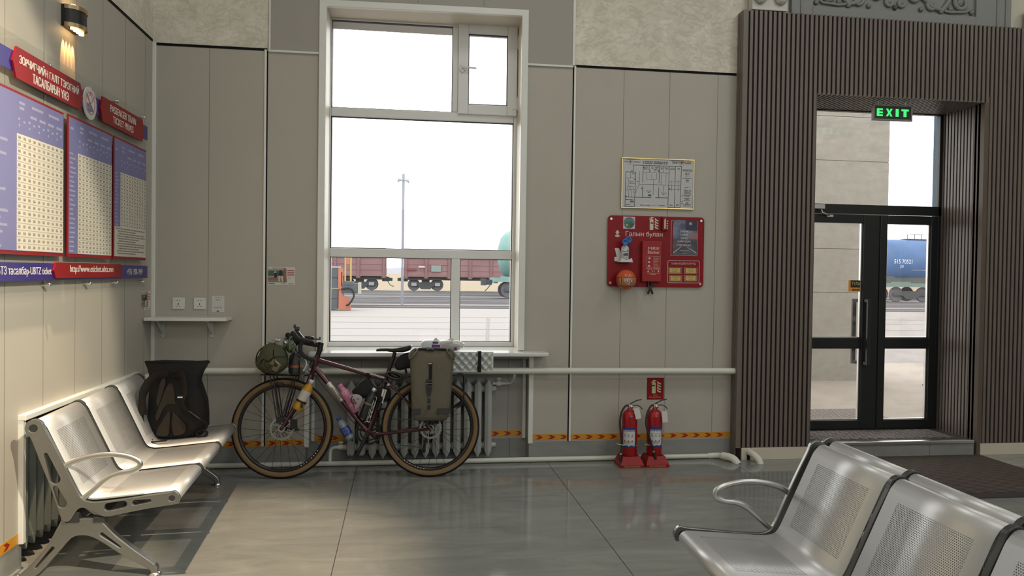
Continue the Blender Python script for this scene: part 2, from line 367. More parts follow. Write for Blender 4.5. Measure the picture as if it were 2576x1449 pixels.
    # brushed metal of the benches
    def perf(name, holes):
        t = NT(name, .42, .58, .5); n = t.noise(t.mapv((4, 120, 4)), 3, 4); t.col(t.mix(n, (.53, .535, .535), (.60, .605, .605)))
        if not holes: return
        uv = t.t.nodes.new('ShaderNodeUVMap').outputs[0]; S = t.xyz(uv); U, V = S[0], S[1]      # u across the seat in m, v along the profile in m
        pu, pv = .0082, .0071
        r = t.math('FLOOR', t.math('DIVIDE', V, pv)); odd = t.math('MULTIPLY', t.math('MODULO', t.math('ADD', r, 1000), 2), .5)
        fu = t.math('SUBTRACT', t.math('FRACT', t.math('ADD', t.math('DIVIDE', U, pu), odd)), .5); fv = t.math('SUBTRACT', t.math('FRACT', t.math('DIVIDE', V, pv)), .5)
        du = t.math('MULTIPLY', fu, pu); dv = t.math('MULTIPLY', fv, pv)
        d = t.math('SQRT', t.math('ADD', t.math('MULTIPLY', du, du), t.math('MULTIPLY', dv, dv)))
        hole = t.math('LESS_THAN', d, .0023)
        def inside(s, a, b): return t.math('MULTIPLY', t.math('GREATER_THAN', s, a), t.math('LESS_THAN', s, b))
        zone = t.math('ADD', inside(V, holes[0], holes[1]), inside(V, holes[2], holes[3])); zone = t.math('MULTIPLY', zone, inside(U, .065, .435))
        t.t.links.new(t.math('SUBTRACT', 1., t.math('MULTIPLY', hole, zone)), t.b.inputs['Alpha'])
    perf('bench_metal', None); perf('bench_perforated', (.055, .33, .47, .75))
    mat('bench_cast', (.30, .30, .285), .30, .85, .5, .06, 30); mat('bench_dark', (.05, .052, .05), .4, .3, .5, .1)
make_mats()
M = MATS
glass_mat('pane_glass', (.97, .985, .98), dirt=.0); glass_mat('door_glass', (.93, .93, .92), dirt=.10); glass_mat('acrylic', (.97, .98, .98))
glass_mat('thin_plastic', (.86, .87, .86), dirt=.22)
# ---------------------------------------------------------------- the room
def room():
    b = MB(); b.box(-.6, 12, -11, .0, -.12, 0); b.box(1.1, 2.8, 0, .14, -.12, 0)
    struct(b.build('floor', M['floor_tile']))
    b = MB(); b.box(-.6, 12, -11, .65, 5.2, 5.35); struct(b.build('ceiling', mat('ceiling_white', (.75, .74, .70), .8)))
    b = MB(); b.box(-.02+12, 12.2, -11, .65, -.1, 5.2); struct(b.build('wall_right', M['plaster']))
    b = MB(); b.box(-.6, 12.2, -11.2, -11, -.1, 5.2); struct(b.build('wall_rear', M['plaster']))
    # back wall: window, radiator niche and door opening left free
    b = MB(); T = .65
    P, PD, PL, BT, BK, JN, WT, UW = range(8); Z1 = 3.08
    def col(x0, x1, z0, z1, m): b.box(x0, x1, 0, T, z0, z1, m)
    for x0, x1 in ((-.6, 1.10), (2.80, 5.03)):
        col(x0, x1, -.1, .15, BT)
    col(-.6, .80, .15, Z1, P); col(.80, 1.10, .15, Z1, P); col(2.80, 3.11, .15, Z1, P); col(3.11, 5.03, .15, Z1, P)
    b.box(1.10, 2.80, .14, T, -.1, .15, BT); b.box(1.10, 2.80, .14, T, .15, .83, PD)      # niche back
    col(1.10, 1.22, .83, Z1, P); col(2.72, 2.80, .83, Z1, P)
    col(-.6, .815, Z1, 5.2, PL); col(3.108, 4.9, Z1, 5.2, PL)
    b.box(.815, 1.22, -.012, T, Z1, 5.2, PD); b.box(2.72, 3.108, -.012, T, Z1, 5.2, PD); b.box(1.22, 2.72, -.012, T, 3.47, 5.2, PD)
    col(5.03, 6.62, 2.98, 5.2, UW); col(4.9, 5.03, Z1, 5.2, UW); b.box(6.62, 12, 0, .43, -.1, 5.2, UW); b.box(6.90, 12, .43, T, -.1, 5.2, UW); b.box(6.62, 6.90, .43, T, 3.2, 5.2, UW)
    b.box(1.10, 2.80, 0, T, .80, .83, PD)
    # black shadow gaps and thin joints
    b.box(.797, .806, -.0015, .004, .15, Z1, BK); b.box(3.106, 3.115, -.0015, .004, .15, Z1, BK)
    b.box(0, .80, -.004, .004, Z1, Z1+.018, BK); b.box(3.115, 4.45, -.004, .004, Z1, Z1+.018, BK)
    for x in (.392, 3.519, 3.895, 4.297): b.box(x-.0015, x+.0015, -.0006, .004, .15, Z1, JN)
    for x in (2.65, 1.5): b.box(x-.0015, x+.0015, .1394, .144, .15, .83, JN)
    for x in (1.45, 1.9, 2.4): b.box(x-.0015, x+.0015, -.0126, -.01, 3.50, 5.2, JN)
    struct(b.build('wall_back', [M['board'], M['board_dark'], M['plaster'], M['base_tile'], M['black_gap'], M['joint_line'], M['white_trim'], M['upper_white']]))
    b = MB(); b.box(-.01, 4.45, -.030, 0, 0, .028); struct(b.build('baseboard_back', M['base_tile'], bevel=.004))
    # trims
    n = [0]
    def trim(*bx, m='white_trim', bev=.003):
        n[0] += 1; q = MB()
        for t in bx: q.box(*t)
        return struct(q.build('trim_%d' % n[0], M[m], bevel=bev))
    trim((-.002, .024, -.014, .002, .15, 3.10))                                           # corner strip
    trim((.780, .797, -.010, .001, .15, 3.09)); trim((3.1155, 3.131, -.010, .001, .15, 3.09))
    trim((.810, 1.172, -.018, -.0, 3.072, 3.088)); trim((2.748, 3.106, -.018, -.0, 3.072, 3.088))
    trim((.812, .824, -.02, 0, 3.088, 5.2)); trim((3.098, 3.120, -.02, 0, 3.088, 5.2))
    trim((1.088, 1.124, -.010, .02, .135, .825)); trim((2.792, 2.828, -.010, .02, .135, .825))
    trim((2.765, 2.791, .125, .139, .15, .80)); trim((1.125, 1.150, .125, .139, .15, .80))
    q = MB(); o0 = [(1.174, .866), (1.174, 3.476), (2.748, 3.494), (2.748, .866), (2.697, .866), (2.697, 3.445), (1.226, 3.427), (1.226, .866)]
    q.fpoly(BACK, o0, -.01, .028); q.box(1.21, 1.226, -.0, .30, 3.40, 3.43); n[0] += 1
    struct(q.build('trim_%d' % n[0], M['white_trim'], bevel=.004), 'white frame around the window opening')
    # reveal linings of the window
    q = MB(); q.box(1.205, 1.227, 0, .30, .85, 3.45); q.box(2.712, 2.73, 0, .30, .85, 3.46)
    q.box(1.2, 2.74, 0, .30, 3.452, 3.475); n[0] += 1; struct(q.build('trim_%d' % n[0], M['cream_trim'], bevel=.002))
    # left wall with its own radiator niche
    b = MB()
    def c2(y0, y1, z0, z1, m, x0=-.3): b.box(x0, 0, y0, y1, z0, z1, m)
    c2(-11, -1.93, -.1, .15, BT); c2(-.355, 0.0, -.1, .15, BT); c2(-11, -1.93, .15, 3.10, P); c2(-.355, 0, .15, 3.10, P); c2(-1.93, -.355, .735, 3.10, P)
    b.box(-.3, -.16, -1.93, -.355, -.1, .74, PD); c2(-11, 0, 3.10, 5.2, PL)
    b.box(-.004, .004, -11, -.02, 3.10, 3.118, BK)
    for k in range(20):
        y = -.17-.385*k; b.box(-.004, .0006, y-.0015, y+.0015, .75 if -1.93 < y < -.36 else .15, 3.1, JN)
    struct(b.build('wall_left', [M['board'], M['board_dark'], M['plaster'], M['base_tile'], M['black_gap'], M['joint_line'], M['white_trim'], M['upper_white']]))
    trim((-.02, .035, -1.965, -.335, .725, .752)); trim((-.01, .022, -1.962, -1.932, .13, .725)); trim((-.01, .022, -.360, -.335, .13, .725))
    b = MB(); b.box(0, .012, -11, -1.962, 0, .012); struct(b.build('baseboard_left', M['base_tile']))
    # window sill
    b = MB(); b.box(1.127, 2.920, -.150, -.0, .830, .862); b.box(1.215, 2.725, -.01, .34, .846, .864)
    struct(b.build('trim_%d' % (n[0]+1), M['sill_white'], bevel=.012, seg=4), 'white window sill slab')
room()
def window():
    # one upvc window: outer frame, three fixed panes, one opening sash
    w = bpy.data.objects.new('window_1', None); C.objects.link(w); struct(w, 'tall white framed window over the platform')
    Y0, Y1 = .300, .365; X0, X1, Z0, Z1 = 1.222, 2.722, .864, 3.465
    b = MB()
    def bx(x0, x1, z0, z1, y0=Y0, y1=Y1): b.box(x0, x1, y0, y1, z0, z1)
    bx(X0, X1, Z0, .903); bx(X0, X1, 3.437, Z1); bx(X0, 1.236, .9035, 3.4365); bx(2.688, X1, .9035, 3.4365)
    bx(1.2365, 2.6875, 2.682, 2.752); bx(1.2365, 2.6875, 1.575, 1.645); bx(2.186, 2.232, 2.7525, 3.4365); bx(2.196, 2.266, .9035, 1.5745)
    o = b.build('window_frame', M['window_white'], w, bevel=.007, seg=3)
    b = MB(); G = []
    for k, (x0, x1, z0, z1) in enumerate([(1.234, 2.188, 2.750, 3.439), (1.236, 2.690, 1.643, 2.684), (1.236, 2.198, .901, 1.577), (2.264, 2.690, .901, 1.577)]):
        q = MB(); q.box(x0-.01, x1+.01, .330, .336, z0-.01, z1+.01); q.build('window_pane', M['pane_glass'], w)
        q = MB(); g = .006
        for t in ((x0, x1, z0, z0+g), (x0, x1, z1-g, z1), (x0, x0+g, z0, z1), (x1-g, x1, z0, z1)): q.box(t[0], t[1], .310, .345, t[2], t[3])
        q.build('gasket', M['rubber'], w)
    s = MB(); a = (2.230, 2.708, 2.737, 3.458); c = (2.312, 2.628, 2.816, 3.378)
    s.fbox(BACK, a[0], c[0], a[2], a[3], -.32, -.2725); s.fbox(BACK, c[1], a[1], a[2], a[3], -.32, -.2725); s.fbox(BACK, c[0], c[1], a[2], c[2], -.32, -.272); s.fbox(BACK, c[0], c[1], c[3], a[3], -.32, -.272)
    so = s.build('sash', M['window_white'], w, bevel=.006, seg=3)
    q = MB(); q.box(c[0]-.01, c[1]+.01, .296, .302, c[2]-.01, c[3]+.01); q.build('window_pane', M['pane_glass'], so)
    q = MB(); g = .006
    for t in ((c[0], c[1], c[2], c[2]+g), (c[0], c[1], c[3]-g, c[3]), (c[0], c[0]+g, c[2], c[3]), (c[1]-g, c[1], c[2], c[3])): q.box(t[0], t[1], .280, .300, t[2], t[3])
    q.build('gasket', M['rubber'], so)
    q = MB(); q.fbox(BACK, 2.238, 2.292, 3.082, 3.116, -.272, -.262); q.fdisc(BACK, 2.262, 3.120, .013, -.27, -.255); q.fdisc(BACK, 2.262, 3.078, .013, -.27, -.255)
    q.tube([(2.262, .262, 3.099), (2.262, .235, 3.099), (2.300, .232, 3.098), (2.372, .232, 3.094)], .008, 8)
    q.build('handle', M['window_white'], so, bevel=.002)
    for z0, z1 in ((2.79, 2.87), (3.28, 3.36)):
        q = MB(); q.fbox(BACK, 2.668, 2.713, z0, z1, -.274, -.268); q.tube([(2.714, .262, z0-.01), (2.714, .262, z1+.02)], .007, 8); q.build('hinge', M['window_white'], so)
    for (x0, x1, z0, z1) in ((2.708, 2.721, 2.745, 3.44),):
        q = MB(); q.box(x0, x1, .292, .306, z0, z1); q.build('gasket', M['rubber'], w)
window()
def portal():
    """slatted cladding round the door, x 4.45 and on, front face at y = -0.12"""
    b = MB(); S, G, T = 0, 1, 2; pitch = .0392; yf = -.12
    xl, xr, ot, zt, zb = 5.082, 6.572, 2.932, 3.57, .096
    b.box(4.462, xl-.004, yf+.009, 0, 0, zt-.005, G); b.box(xr+.004, 9.6, yf+.009, 0, 0, zt-.005, G); b.box(xl-.004, xr+.004, yf+.009, 0, ot+.004, zt-.005, G)
    b.box(4.455, 4.474, -.035, .0, .0, zt, T)
    for y in (-.085, -.055, -.025): b.box(4.450, 4.463, y-.011, y+.011, 0, zt, S)
    b.box(4.450, 4.490, yf, yf+.022, zb, zt, S)
    k = 0; x = 4.505
    while x < 9.55:
        z0 = zb
        if xl+.0 < x < xr+.012: z0 = ot
        if xr-.0 < x < xr+.045: z0 = ot+.0
        b.box(x, x+.0235, yf, yf+.010, z0, zt, S); x += pitch
    b.box(xr, xr+.028, yf, .0, .0, ot, T); b.box(xl-.006, xl, yf, .38, .0, ot, T); b.box(xr+.03, xr+.045, yf+.004, yf+.014, 0, ot+.05, T)
    # soffit and jamb linings of the deep opening
    b.box(xl, xr, yf+.01, .40, ot+.008, ot+.02, G); b.box(xr+.008, xr+.02, -.09, .40, .0, ot, G); b.box(xl-.02, xl-.008, -.09, .40, .0, ot, G)
    x = xl+.004
    while x < xr: b.box(x, min(x+.0235, xr), yf+.001, .395, ot, ot+.012, S); x += pitch
    y = yf+.045
    while y < .37:
        b.box(xr, xr+.012, y, y+.0235, .0, ot, S); b.box(xl-.012, xl, y, y+.0235, .0, ot, S); y += pitch
    struct(b.build('trim_41', [M['slat'], M['slat_gap'], M['portal_trim']]), 'brown ribbed slat cladding around the door')
    b = MB(); b.box(4.498, 4.545, yf-.006, yf+.012, 0, zb); b.box(4.573, xl+.004, yf-.006, yf+.012, 0, zb); b.box(4.54, 4.58, yf-.006, yf+.012, .078, zb)
    struct(b.build('baseboard_portal', M['cream_trim'], bevel=.002)); b = MB(); b.box(xr+.032, 9.6, yf-.006, yf+.012, 0, zb)
    struct(b.build('baseboard_portal_right', M['cream_trim'], bevel=.002))
    # step with metal nosing
    b = MB(); b.box(5.05, 6.60, -.085, .62, 0, .118, 0); b.box(5.082, 6.548, -.118, -.085, 0, .098, 0); struct(b.build('floor_step', [M['base_tile']]), 'grey door step')
    b = MB(); b.box(5.082, 6.548, -.128, -.085, .098, .128); struct(b.build('trim_42', M['steel'], bevel=.006, seg=3), 'metal nosing of the door step')
portal()
def ornament():
    """grey relief panel above the slats"""
    w = bpy.data.objects.new('trim_43', None); C.objects.link(w); struct(w, 'grey relief panel with scroll ornament above the door')
    b = MB(); b.fbox(BACK, 4.89, 6.86, 3.50, 4.6, 0, .018); x0, x1, z0 = 5.075, 6.535, 3.665
    for u0, u1, v0, v1 in ((4.89, x0, 3.50, 4.6), (x1, 6.86, 3.50, 4.6), (x0, x1, 3.50, z0)): b.fbox(BACK, u0, u1, v0, v1, .018, .042)
    for u in (4.965, 6.72, 6.80): b.fbox(BACK, u, u+.018, 3.5, 4.6, .042, .052)
    b.build('panel', M['ornament'], w, bevel=.006, seg=2)
    q = MB()
    def spiral(cx, cz, r, a0, turns, d=1, rr=.017):
        rr *= 1.25
        n = 26; pts = []; R = []
        for i in range(n+1):
            t = i/n; a = math.radians(a0)+d*2*PI*turns*t; p = r*(1-.80*t)
            pts.append(BACK(cx+p*math.cos(a), cz+p*math.sin(a), .030)); R.append(rr*(1-.35*t))
        q.tube(pts, R, 8, flat=1.0)
        q.lathe([(0, .0), (rr*1.5, .004), (rr*1.3, .018), (0, .026)], 12, Matrix.Translation(BACK(cx+.2*r*math.cos(math.radians(a0)+d*2*PI*turns), cz+.2*r*math.sin(math.radians(a0)+d*2*PI*turns), .022)) @ Matrix.Rotation(PI/2, 4, 'X'))
        return BACK(cx+r*math.cos(math.radians(a0)), cz+r*math.sin(math.radians(a0)), .03)
    cx = (x0+x1)/2
    for s in (-1, 1):
        def X(u): return cx+s*u
        a = 180 if s > 0 else 0; d = s
        for (u, z, r, a0, tn, dd, rr) in ((.60, 3.775, .075, 90, 1.25, 1, .017), (.16, 3.80, .075, 200, 1.2, -1, .020), (.33, 3.74, .045, 150, 1.2, 1, .014), (.05, 3.74, .04, 60, 1.1, -1, .014), (.46, 3.93, .09, 40, 1.3, 1, .018), (.20, 3.99, .08, 250, 1.3, -1, .018)):
            spiral(X(u), z, r, a0 if s > 0 else 180-a0, tn, dd*s, rr)
        q.tube([BACK(X(u), z, .03) for u, z in ((.14, 3.90), (.24, 3.80), (.34, 3.72), (.42, 3.70), (.47, 3.76), (.52, 3.86), (.60, 3.86))], .020, 8)
        q.tube([BACK(X(u), z, .03) for u, z in ((.44, 3.70), (.50, 3.69), (.56, 3.695), (.64, 3.70), (.69, 3.73))], .012, 8)
        for u, z in ((.695, 3.70), (.415, 3.69), (.50, 3.715), (.235, 3.70), (.0, 3.70)):
            q.lathe([(0, 0), (.022, .006), (.016, .024), (0, .03)], 12, Matrix.Translation(BACK(X(u), z, .018)) @ Matrix.Rotation(PI/2, 4, 'X'))
    q.build('scrollwork', M['ornament'], w)
ornament()
def door():
    d = bpy.data.objects.new('door_1', None); C.objects.link(d); struct(d, 'black framed glass double door with glazed transom')
    bl = M['black_frame']; Y0, Y1 = .375, .425
    b = MB(); b.fbox(BACK, 5.06, 6.60, 2.030, 2.112, -Y1, -Y0); b.fbox(BACK, 6.545, 6.60, .118, 2.95, -Y1, -Y0); b.fbox(BACK, 5.06, 5.11, .118, 2.95, -Y1, -Y0); b.fbox(BACK, 5.06, 6.6, 2.925, 2.96, -Y1, -Y0); b.fbox(BACK, 5.06, 6.6, .112, .128, -Y1, -Y0)
    b.build('door_frame', bl, d, bevel=.003)
    q = MB(); q.box(5.10, 6.555, .398, .404, 2.105, 2.93); q.build('transom_pane', M['door_glass'], d)
    for nm, x0, x1, gx0, gx1, hx in (('l', 5.112, 5.975, 5.20, 5.826, 5.856), ('r', 5.985, 6.543, 6.052, 6.476, 0)):
        b = MB(); z0, z1 = .130, 2.025; p = [(.209, .842), (.938, 1.948)]
        b.fbox(BACK, x0, gx0, z0, z1, -Y1, -Y0+.006); b.fbox(BACK, gx1, x1, z0, z1, -Y1, -Y0+.006)
        b.fbox(BACK, gx0, gx1, z0, p[0][0], -Y1, -Y0+.006); b.fbox(BACK, gx0, gx1, p[0][1], p[1][0], -Y1, -Y0+.006); b.fbox(BACK, gx0, gx1, p[1][1], z1, -Y1, -Y0+.006)
        lf = b.build('door_leaf', bl, d, bevel=.004)
        for a, c in p:
            q = MB(); q.box(gx0-.01, gx1+.01, .398, .404, a-.01, c+.01); q.build('door_pane', M['door_glass'], lf)
        q = MB()
        for a, c in p:
            q.box(gx1-.014, gx1-.002, .388, .412, a, c); q.box(gx0, gx1, .388, .412, a, a+.007)
        q.build('glazing_bead', M['steel'], lf)
        if hx:
            h = MB()
            for yy in (.315, .480):
                h.box(hx-.018, hx+.018, yy-.012, yy+.012, .70, 1.28); 
                for z in (.70, 1.252): h.box(hx-.018, hx+.018, min(yy, .40), max(yy, .40), z, z+.028)
            h.v = [Vector((v.x-(.040 if v.y > .43 else 0), v.y, v.z)) for v in h.v]
            h.build('door_handle', M['black_plastic'], lf, bevel=.003)
    q = MB(); q.fbox(BACK, 5.20, 5.432, 2.062, 2.100, -.378, -.330); q.tube([(5.40, .335, 2.055), (5.40, .325, 2.03), (5.45, .33, 2.015), (5.50, .372, 2.008)], .008, 8); q.fbox(BACK, 5.47, 5.53, 1.995, 2.015, -.372, -.36)
    q.build('door_closer', M['steel'], d, bevel=.003)
    # push notice stuck on the glass of the left leaf
    q = MB(); fr = F((5.707, .396, 1.345), (1, 0, 0), (0, 0, 1), (0, -1, 0))
    q.fbox(fr, 0, .118, 0, .100, 0, .0006, 0); q.fbox(fr, .020, .118, .036, .100, .0006, .0010, 1); q.fbox(fr, .036, .10, .008, .024, .0006, .0010, 1); q.ftext(fr, 'ТҮЛХ', .068, .070, .082, .030, .0014, 2, .01); q.ftext(fr, 'PUSH', .068, .016, .050, .010, .0014, 0)
    o = q.build('push_sticker', [mat('sticker_orange', (.80, .32, .02), .5), M['black_plastic'], mat('sticker_gold', (.72, .55, .25), .5)])
    tag(o, 'small black and orange push notice on the left door glass', 'sticker')
door()
# ---------------------------------------------------------------- outside
def outside():
    t = NT('platform', .9, 0, .2); X, Y, Z = t.xyz()[:3]
    n = t.noise(t.mapv((.15, .8, 1)), 2, 6); t.col(t.mix(n, (.265, .243, .232), (.305, .283, .272)))
    t = NT('ballast', .95, 0, .1); n = t.noise(scale=6, detail=8, rough=.8); n2 = t.noise(t.mapv((.03, .4, 1)), 2, 3); t.col(t.mix(t.ramp(n2, .4, .62), t.mix(n, (.08, .08, .085), (.19, .185, .19)), (.25, .22, .215)))
    t = NT('dry_field', .95, 0, .1); n = t.noise(t.mapv((.01, .1, 1)), 3, 6); t.col(t.mix(n, (.255, .205, .14), (.295, .245, .175)))
    t = NT('porch_slab', .8, 0, .3); n = t.noise(scale=3, detail=8, rough=.7); t.col(t.mix(n, (.34, .295, .25), (.42, .37, .32)))
    t = NT('stone_cladding', .75, 0, .3); n = t.noise(scale=9, detail=10, rough=.75); n2 = t.noise(scale=2.2, detail=6); t.col(t.mix(t.ramp(n2, .3, .7, 0, .5), t.mix(t.ramp(n, .35, .65), (.40, .38, .35), (.50, .48, .45)), (.43, .405, .37)))
    b = MB(); b.box(-60, 80, .65, 26.2, -1, -.02, 0)
    for y in (12.2, 14.4, 17.1, 19.8): b.box(-60, 80, y-.04, y+.04, -.02, -.014, 1)
    b.add([(3.60, 10.6, -.012), (3.66, 10.6, -.012), (4.70, 19.7, -.012), (4.62, 19.7, -.012)], [(0, 1, 2, 3)], 1)
    struct(b.build('floor_platform', [M['platform'], mat('platform_joint', (.19, .17, .165), .9)], recalc=True), 'pale concrete platform outside')
    b = MB(); b.box(-60, 120, 26.2, 62, -1, -.14); b.box(-60, 120, 30.2, 33.1, -.14, -.125, 1); b.box(-60, 120, 42.3, 46.2, -.14, -.125, 1); struct(b.build('floor_trackbed', [M['ballast'], mat('pale_gravel', (.27, .245, .245), .95, 0, .1, .15, 2)]), 'grey track bed')
    b = MB(); b.add([(-900, 62, -.12), (1500, 62, -.12), (1500, 1100, -.12), (-900, 1100, -.12)], [(0, 1, 2, 3)]); struct(b.build('floor_field', M['dry_field']), 'dry tan field beyond the tracks')
    b = MB(); pts = []; n = 60; R = random.Random(3)
    for i in range(n+1):
        x = -700+i*35; h = 5.5+3*math.sin(i*.35)+2*math.sin(i*.9+1)+R.random()*.6; pts += [(x, 1000, -1), (x, 1020, h), (x, 1250, h*.7)]
    b.add(pts, [(3*i+j, 3*i+3+j, 3*i+4+j, 3*i+1+j) for i in range(n) for j in range(2)]); struct(b.build('floor_hills', mat('far_hills', (.31, .30, .335), .95, 0, .1)), 'pale hills on the horizon')
    # rails
    rail_mat = mat('rail_steel', (.26, .25, .26), .4, .5, .5, .1)
    r0 = None
    for y in (27.6, 29.2, 33.4, 35.0, 38.6, 41.2, 46.8, 48.4, 55.2, 56.8):
        if r0 is None:
            b = MB(); b.box(-60, 120, -.035, .035, .105, .14); b.box(-60, 120, -.009, .009, .02, .105); b.box(-60, 120, -.07, .07, 0, .02)
            r0 = b.build('railway_rail', rail_mat); o = r0
        else: o = r0.copy(); C.objects.link(o)
        o.location = (0, y, -.14)
        tag(o, {27.6: 'steel rail nearest to the concrete platform', 29.2: 'second steel rail from the concrete platform', 33.4: 'third steel rail out, in front of the grey pole foot', 35.0: 'fourth steel rail out, just ahead of the tank cars', 38.6: 'near rail under the tank cars', 41.2: 'far rail under the tank cars', 46.8: 'empty rail behind the tank cars, nearer of two', 48.4: 'empty rail behind the tank cars, farther of two', 55.2: 'near rail under the red gondola wagons', 56.8: 'far rail under the red gondola wagons'}[y], 'rail', 'steel rails of the yard')
    # red gondola wagons
    red = mat('wagon_red', (.25, .145, .15), .8, 0, .2, .25, .8); redd = mat('wagon_red_dark', (.22, .125, .125), .8, 0, .2, .2); und = mat('bogie_grey', (.07, .075, .082), .7, 0, .3, .2); whl = mat('wheel_grey', (.12, .12, .135), .6, 0, .3, .15)
    def wheel(parent, x, y, z, r=.49, w=.13):
        q = MB(); Mx = Matrix.Translation((x, y, z)) @ Matrix.Rotation(PI/2, 4, 'X'); q.lathe([(0, -.04), (.14, -.05), (.16, 0), (.36, .02), (.40, -.02), (r-.03, -.05), (r-.02, -.03), (r-.015, .08), (r-.08, .08), (0, .06)], 28, Mx)
        return q.build('wheel', whl, parent)
    def bogie(w, cx, y):
        b = MB(); fr = F((cx, y, 0), (1, 0, 0), (0, 0, 1), (0, -1, 0))
        b.fpoly(fr, [(-1.25, .62), (-1.25, .42), (-.62, .42), (-.35, .16), (.35, .16), (.62, .42), (1.25, .42), (1.25, .62), (.62, .66), (.35, .72), (-.35, .72), (-.62, .66)], .95, 1.05); b.fbox(fr, -.3, .3, .3, .9, .2, .95)
        o = b.build('bogie_frame', und, w, bevel=.02)
        for s in (-.92, .92): q = MB(); q.fbox(fr, s-.2, s+.2, .42, .68, 1.05, 1.12); q.build('axle_box', mat('axle_box_light', (.32, .33, .37), .6), o)
        for s in (-.92, .92):
            wheel(w, cx+s, y-.80, .515); wheel(w, cx+s, y+.80, .50)
    def wagon(x0, x1, label, bog):
        y = 56.0; w = thing('railway_wagon', label, 'wagon', (0, 0, .0), group='red gondola wagons')
        b = MB(); b.box(x0, x1, y-1.5, y+1.5, 1.22, 3.30); 
        for k in range(4): b.box(x0, x1, y-1.53, y-1.5, 1.62+k*.45, 1.68+k*.45)
        b.build('body', red, w)
        b = MB(); x = x0+.25
        rib = [r for r in (-10.4, -8.6, -6.9, -5.1, -3.35, -1.59, .35, 2.05, 3.61, 5.40, 7.05, 8.71, 10.4, 12.1, 13.8) if x0 < r < x1]
        for r in rib: b.box(r-.09, r+.09, y-1.60, y-1.5, 1.02, 3.30)
        b.box(x0, x1, y-1.58, y-1.5, 3.20, 3.33); b.box(x0, x1, y-1.58, y-1.5, 1.14, 1.26)
        for r in rib: b.fpoly(F((r, y-1.5, 0), (1, 0, 0), (0, 0, 1), (0, -1, 0)), [(-.28, 1.18), (.28, 1.18), (.10, .98), (-.10, .98)], 0, .04)
        b.build('side_ribs', redd, w)
        b = MB(); b.box(x0+.2, x1-.2, y-1.2, y+1.2, .88, 1.20); b.box(x0-.25, x0+.3, y-.4, y+.4, .75, 1.1); b.box(x1-.3, x1+.25, y-.4, y+.4, .75, 1.1); b.box(x1+.2, x1+.5, y-.18, y+.18, .78, 1.02); b.box(x0-.5, x0-.2, y-.18, y+.18, .78, 1.02)
        b.tube(bez([(x1+.1, y-.3, .8), (x1+.35, y-.3, .45), (x1+.62, y-.3, .35)], 5), .03, 6)
        b.build('underframe', und, w)
        for c in bog: bogie(w, c, y)
        return w
    wagon(-13.2, .50, 'red open gondola wagon at the left of the window, behind the orange machine', (-1.52, -11.4)); w2 = wagon(1.90, 15.4, 'red open gondola wagon behind the pole and the turquoise tank', (3.60, 13.6))
    q = MB(); q.box(2.05, 2.85, 54.38, 54.41, 1.62, 1.82, 0); q.box(4.0, 4.75, 54.38, 54.41, 1.55, 2.05, 1); q.box(3.0, 3.5, 54.38, 54.41, 1.85, 2.0, 2); q.build('painted_marks', [mat('mark_dark', (.18, .05, .06), .8), mat('mark_green', (.20, .26, .24), .8), mat('mark_pale', (.55, .40, .42), .8)], w2)
    # tank cars
    def tank(x0, x1, y, label, colr, fcol, wheels, num=False, zc=2.62, r=1.42):
        w = thing('tank_wagon', label, 'wagon', group='tank wagons on the near track')
        Mx = Matrix.Translation((x0, y, zc)) @ Matrix.Rotation(PI/2, 4, 'Y'); L = x1-x0
        b = MB(); b.lathe([(0, 0), (.5, .03), (1.0, .16), (1.3, .40), (r, .62), (r, L-.62), (1.3, L-.4), (1.0, L-.16), (.5, L-.03), (0, L)], 40, Mx)
        tk = b.build('tank', colr, w)
        if num:
            fr = F((0, y, 0), (1, 0, 0), (0, 0, 1), (0, -1, 0)); ar = [0]
            q = MB(); q.ftext(fr, '515 70521', 32.97, 2.585, 1.24, .26, 1.4205, 0, .0); q.ftext(fr, '20', 32.90, 2.27, .24, .16, 1.40, 0); q.box(33.6, 34.8, y-1.40, y-1.38, 2.04, 2.08, 0)
            o = q.build('painted_number', mat('number_pale', (.75, .80, .9), .7), tk)
            for v in o.data.vertices:
                dz = v.co.z-zc; v.co.y = y-math.sqrt(max(.01, (r+.006)**2-dz*dz))
            q = MB()
            for xx in (34.0, 34.5, 35.0): q.tube([(xx, y-.3, zc+r), (xx, y-.3, zc+r+.32)], .025, 6)
            q.tube([(34.0, y-.3, zc+r+.32), (36.4, y-.3, zc+r+.32)], .02, 6); q.box(33.95, 36.4, y-.35, y+.35, zc+r-.02, zc+r+.05); q.build('walkway_rail', und, tk)
            q = MB(); q.box(x0+.25, x1-.25, y-.95, y+.95, 1.20, 1.66); q.build('saddle', mat('saddle_dark', (.09, .10, .10), .8), w)
        b = MB(); b.box(x0-.35, x1+.35, y-1.15, y-1.0, .98, 1.22); b.box(x0-.35, x1+.35, y+1.0, y+1.15, .98, 1.22); b.box(x0-.35, x0-.1, y-.995, y+.995, .9, 1.22); b.box(x0+.3, x0+1.6, y-1.1, y+1.1, 1.0, 1.3)
        b.build('underframe', fcol, w)
        b = MB(); b.box(x0-.75, x0-.36, y-.2, y+.2, .80, 1.10); b.box(x0-1.0, x0-.7, y-.25, y+.25, .76, 1.16); b.tube(bez([(x0-.4, y-.3, .9), (x0-.62, y-.3, .6), (x0-.8, y-.3, .42)], 5), .03, 6); b.build('coupler', und, w)
        for c in wheels:
            b = MB(); fr = F((c, y, 0), (1, 0, 0), (0, 0, 1), (0, -1, 0)); b.fpoly(fr, [(-1.2, .60), (-1.2, .42), (-.6, .42), (-.3, .2), (.3, .2), (.6, .42), (1.2, .42), (1.2, .6), (.3, .72), (-.3, .72)], .92, 1.0); b.build('bogie_frame', und, w, bevel=.02)
            for s in (-.92, .92): wheel(w, c+s, y-.78, .50); wheel(w, c+s, y+.78, .50)
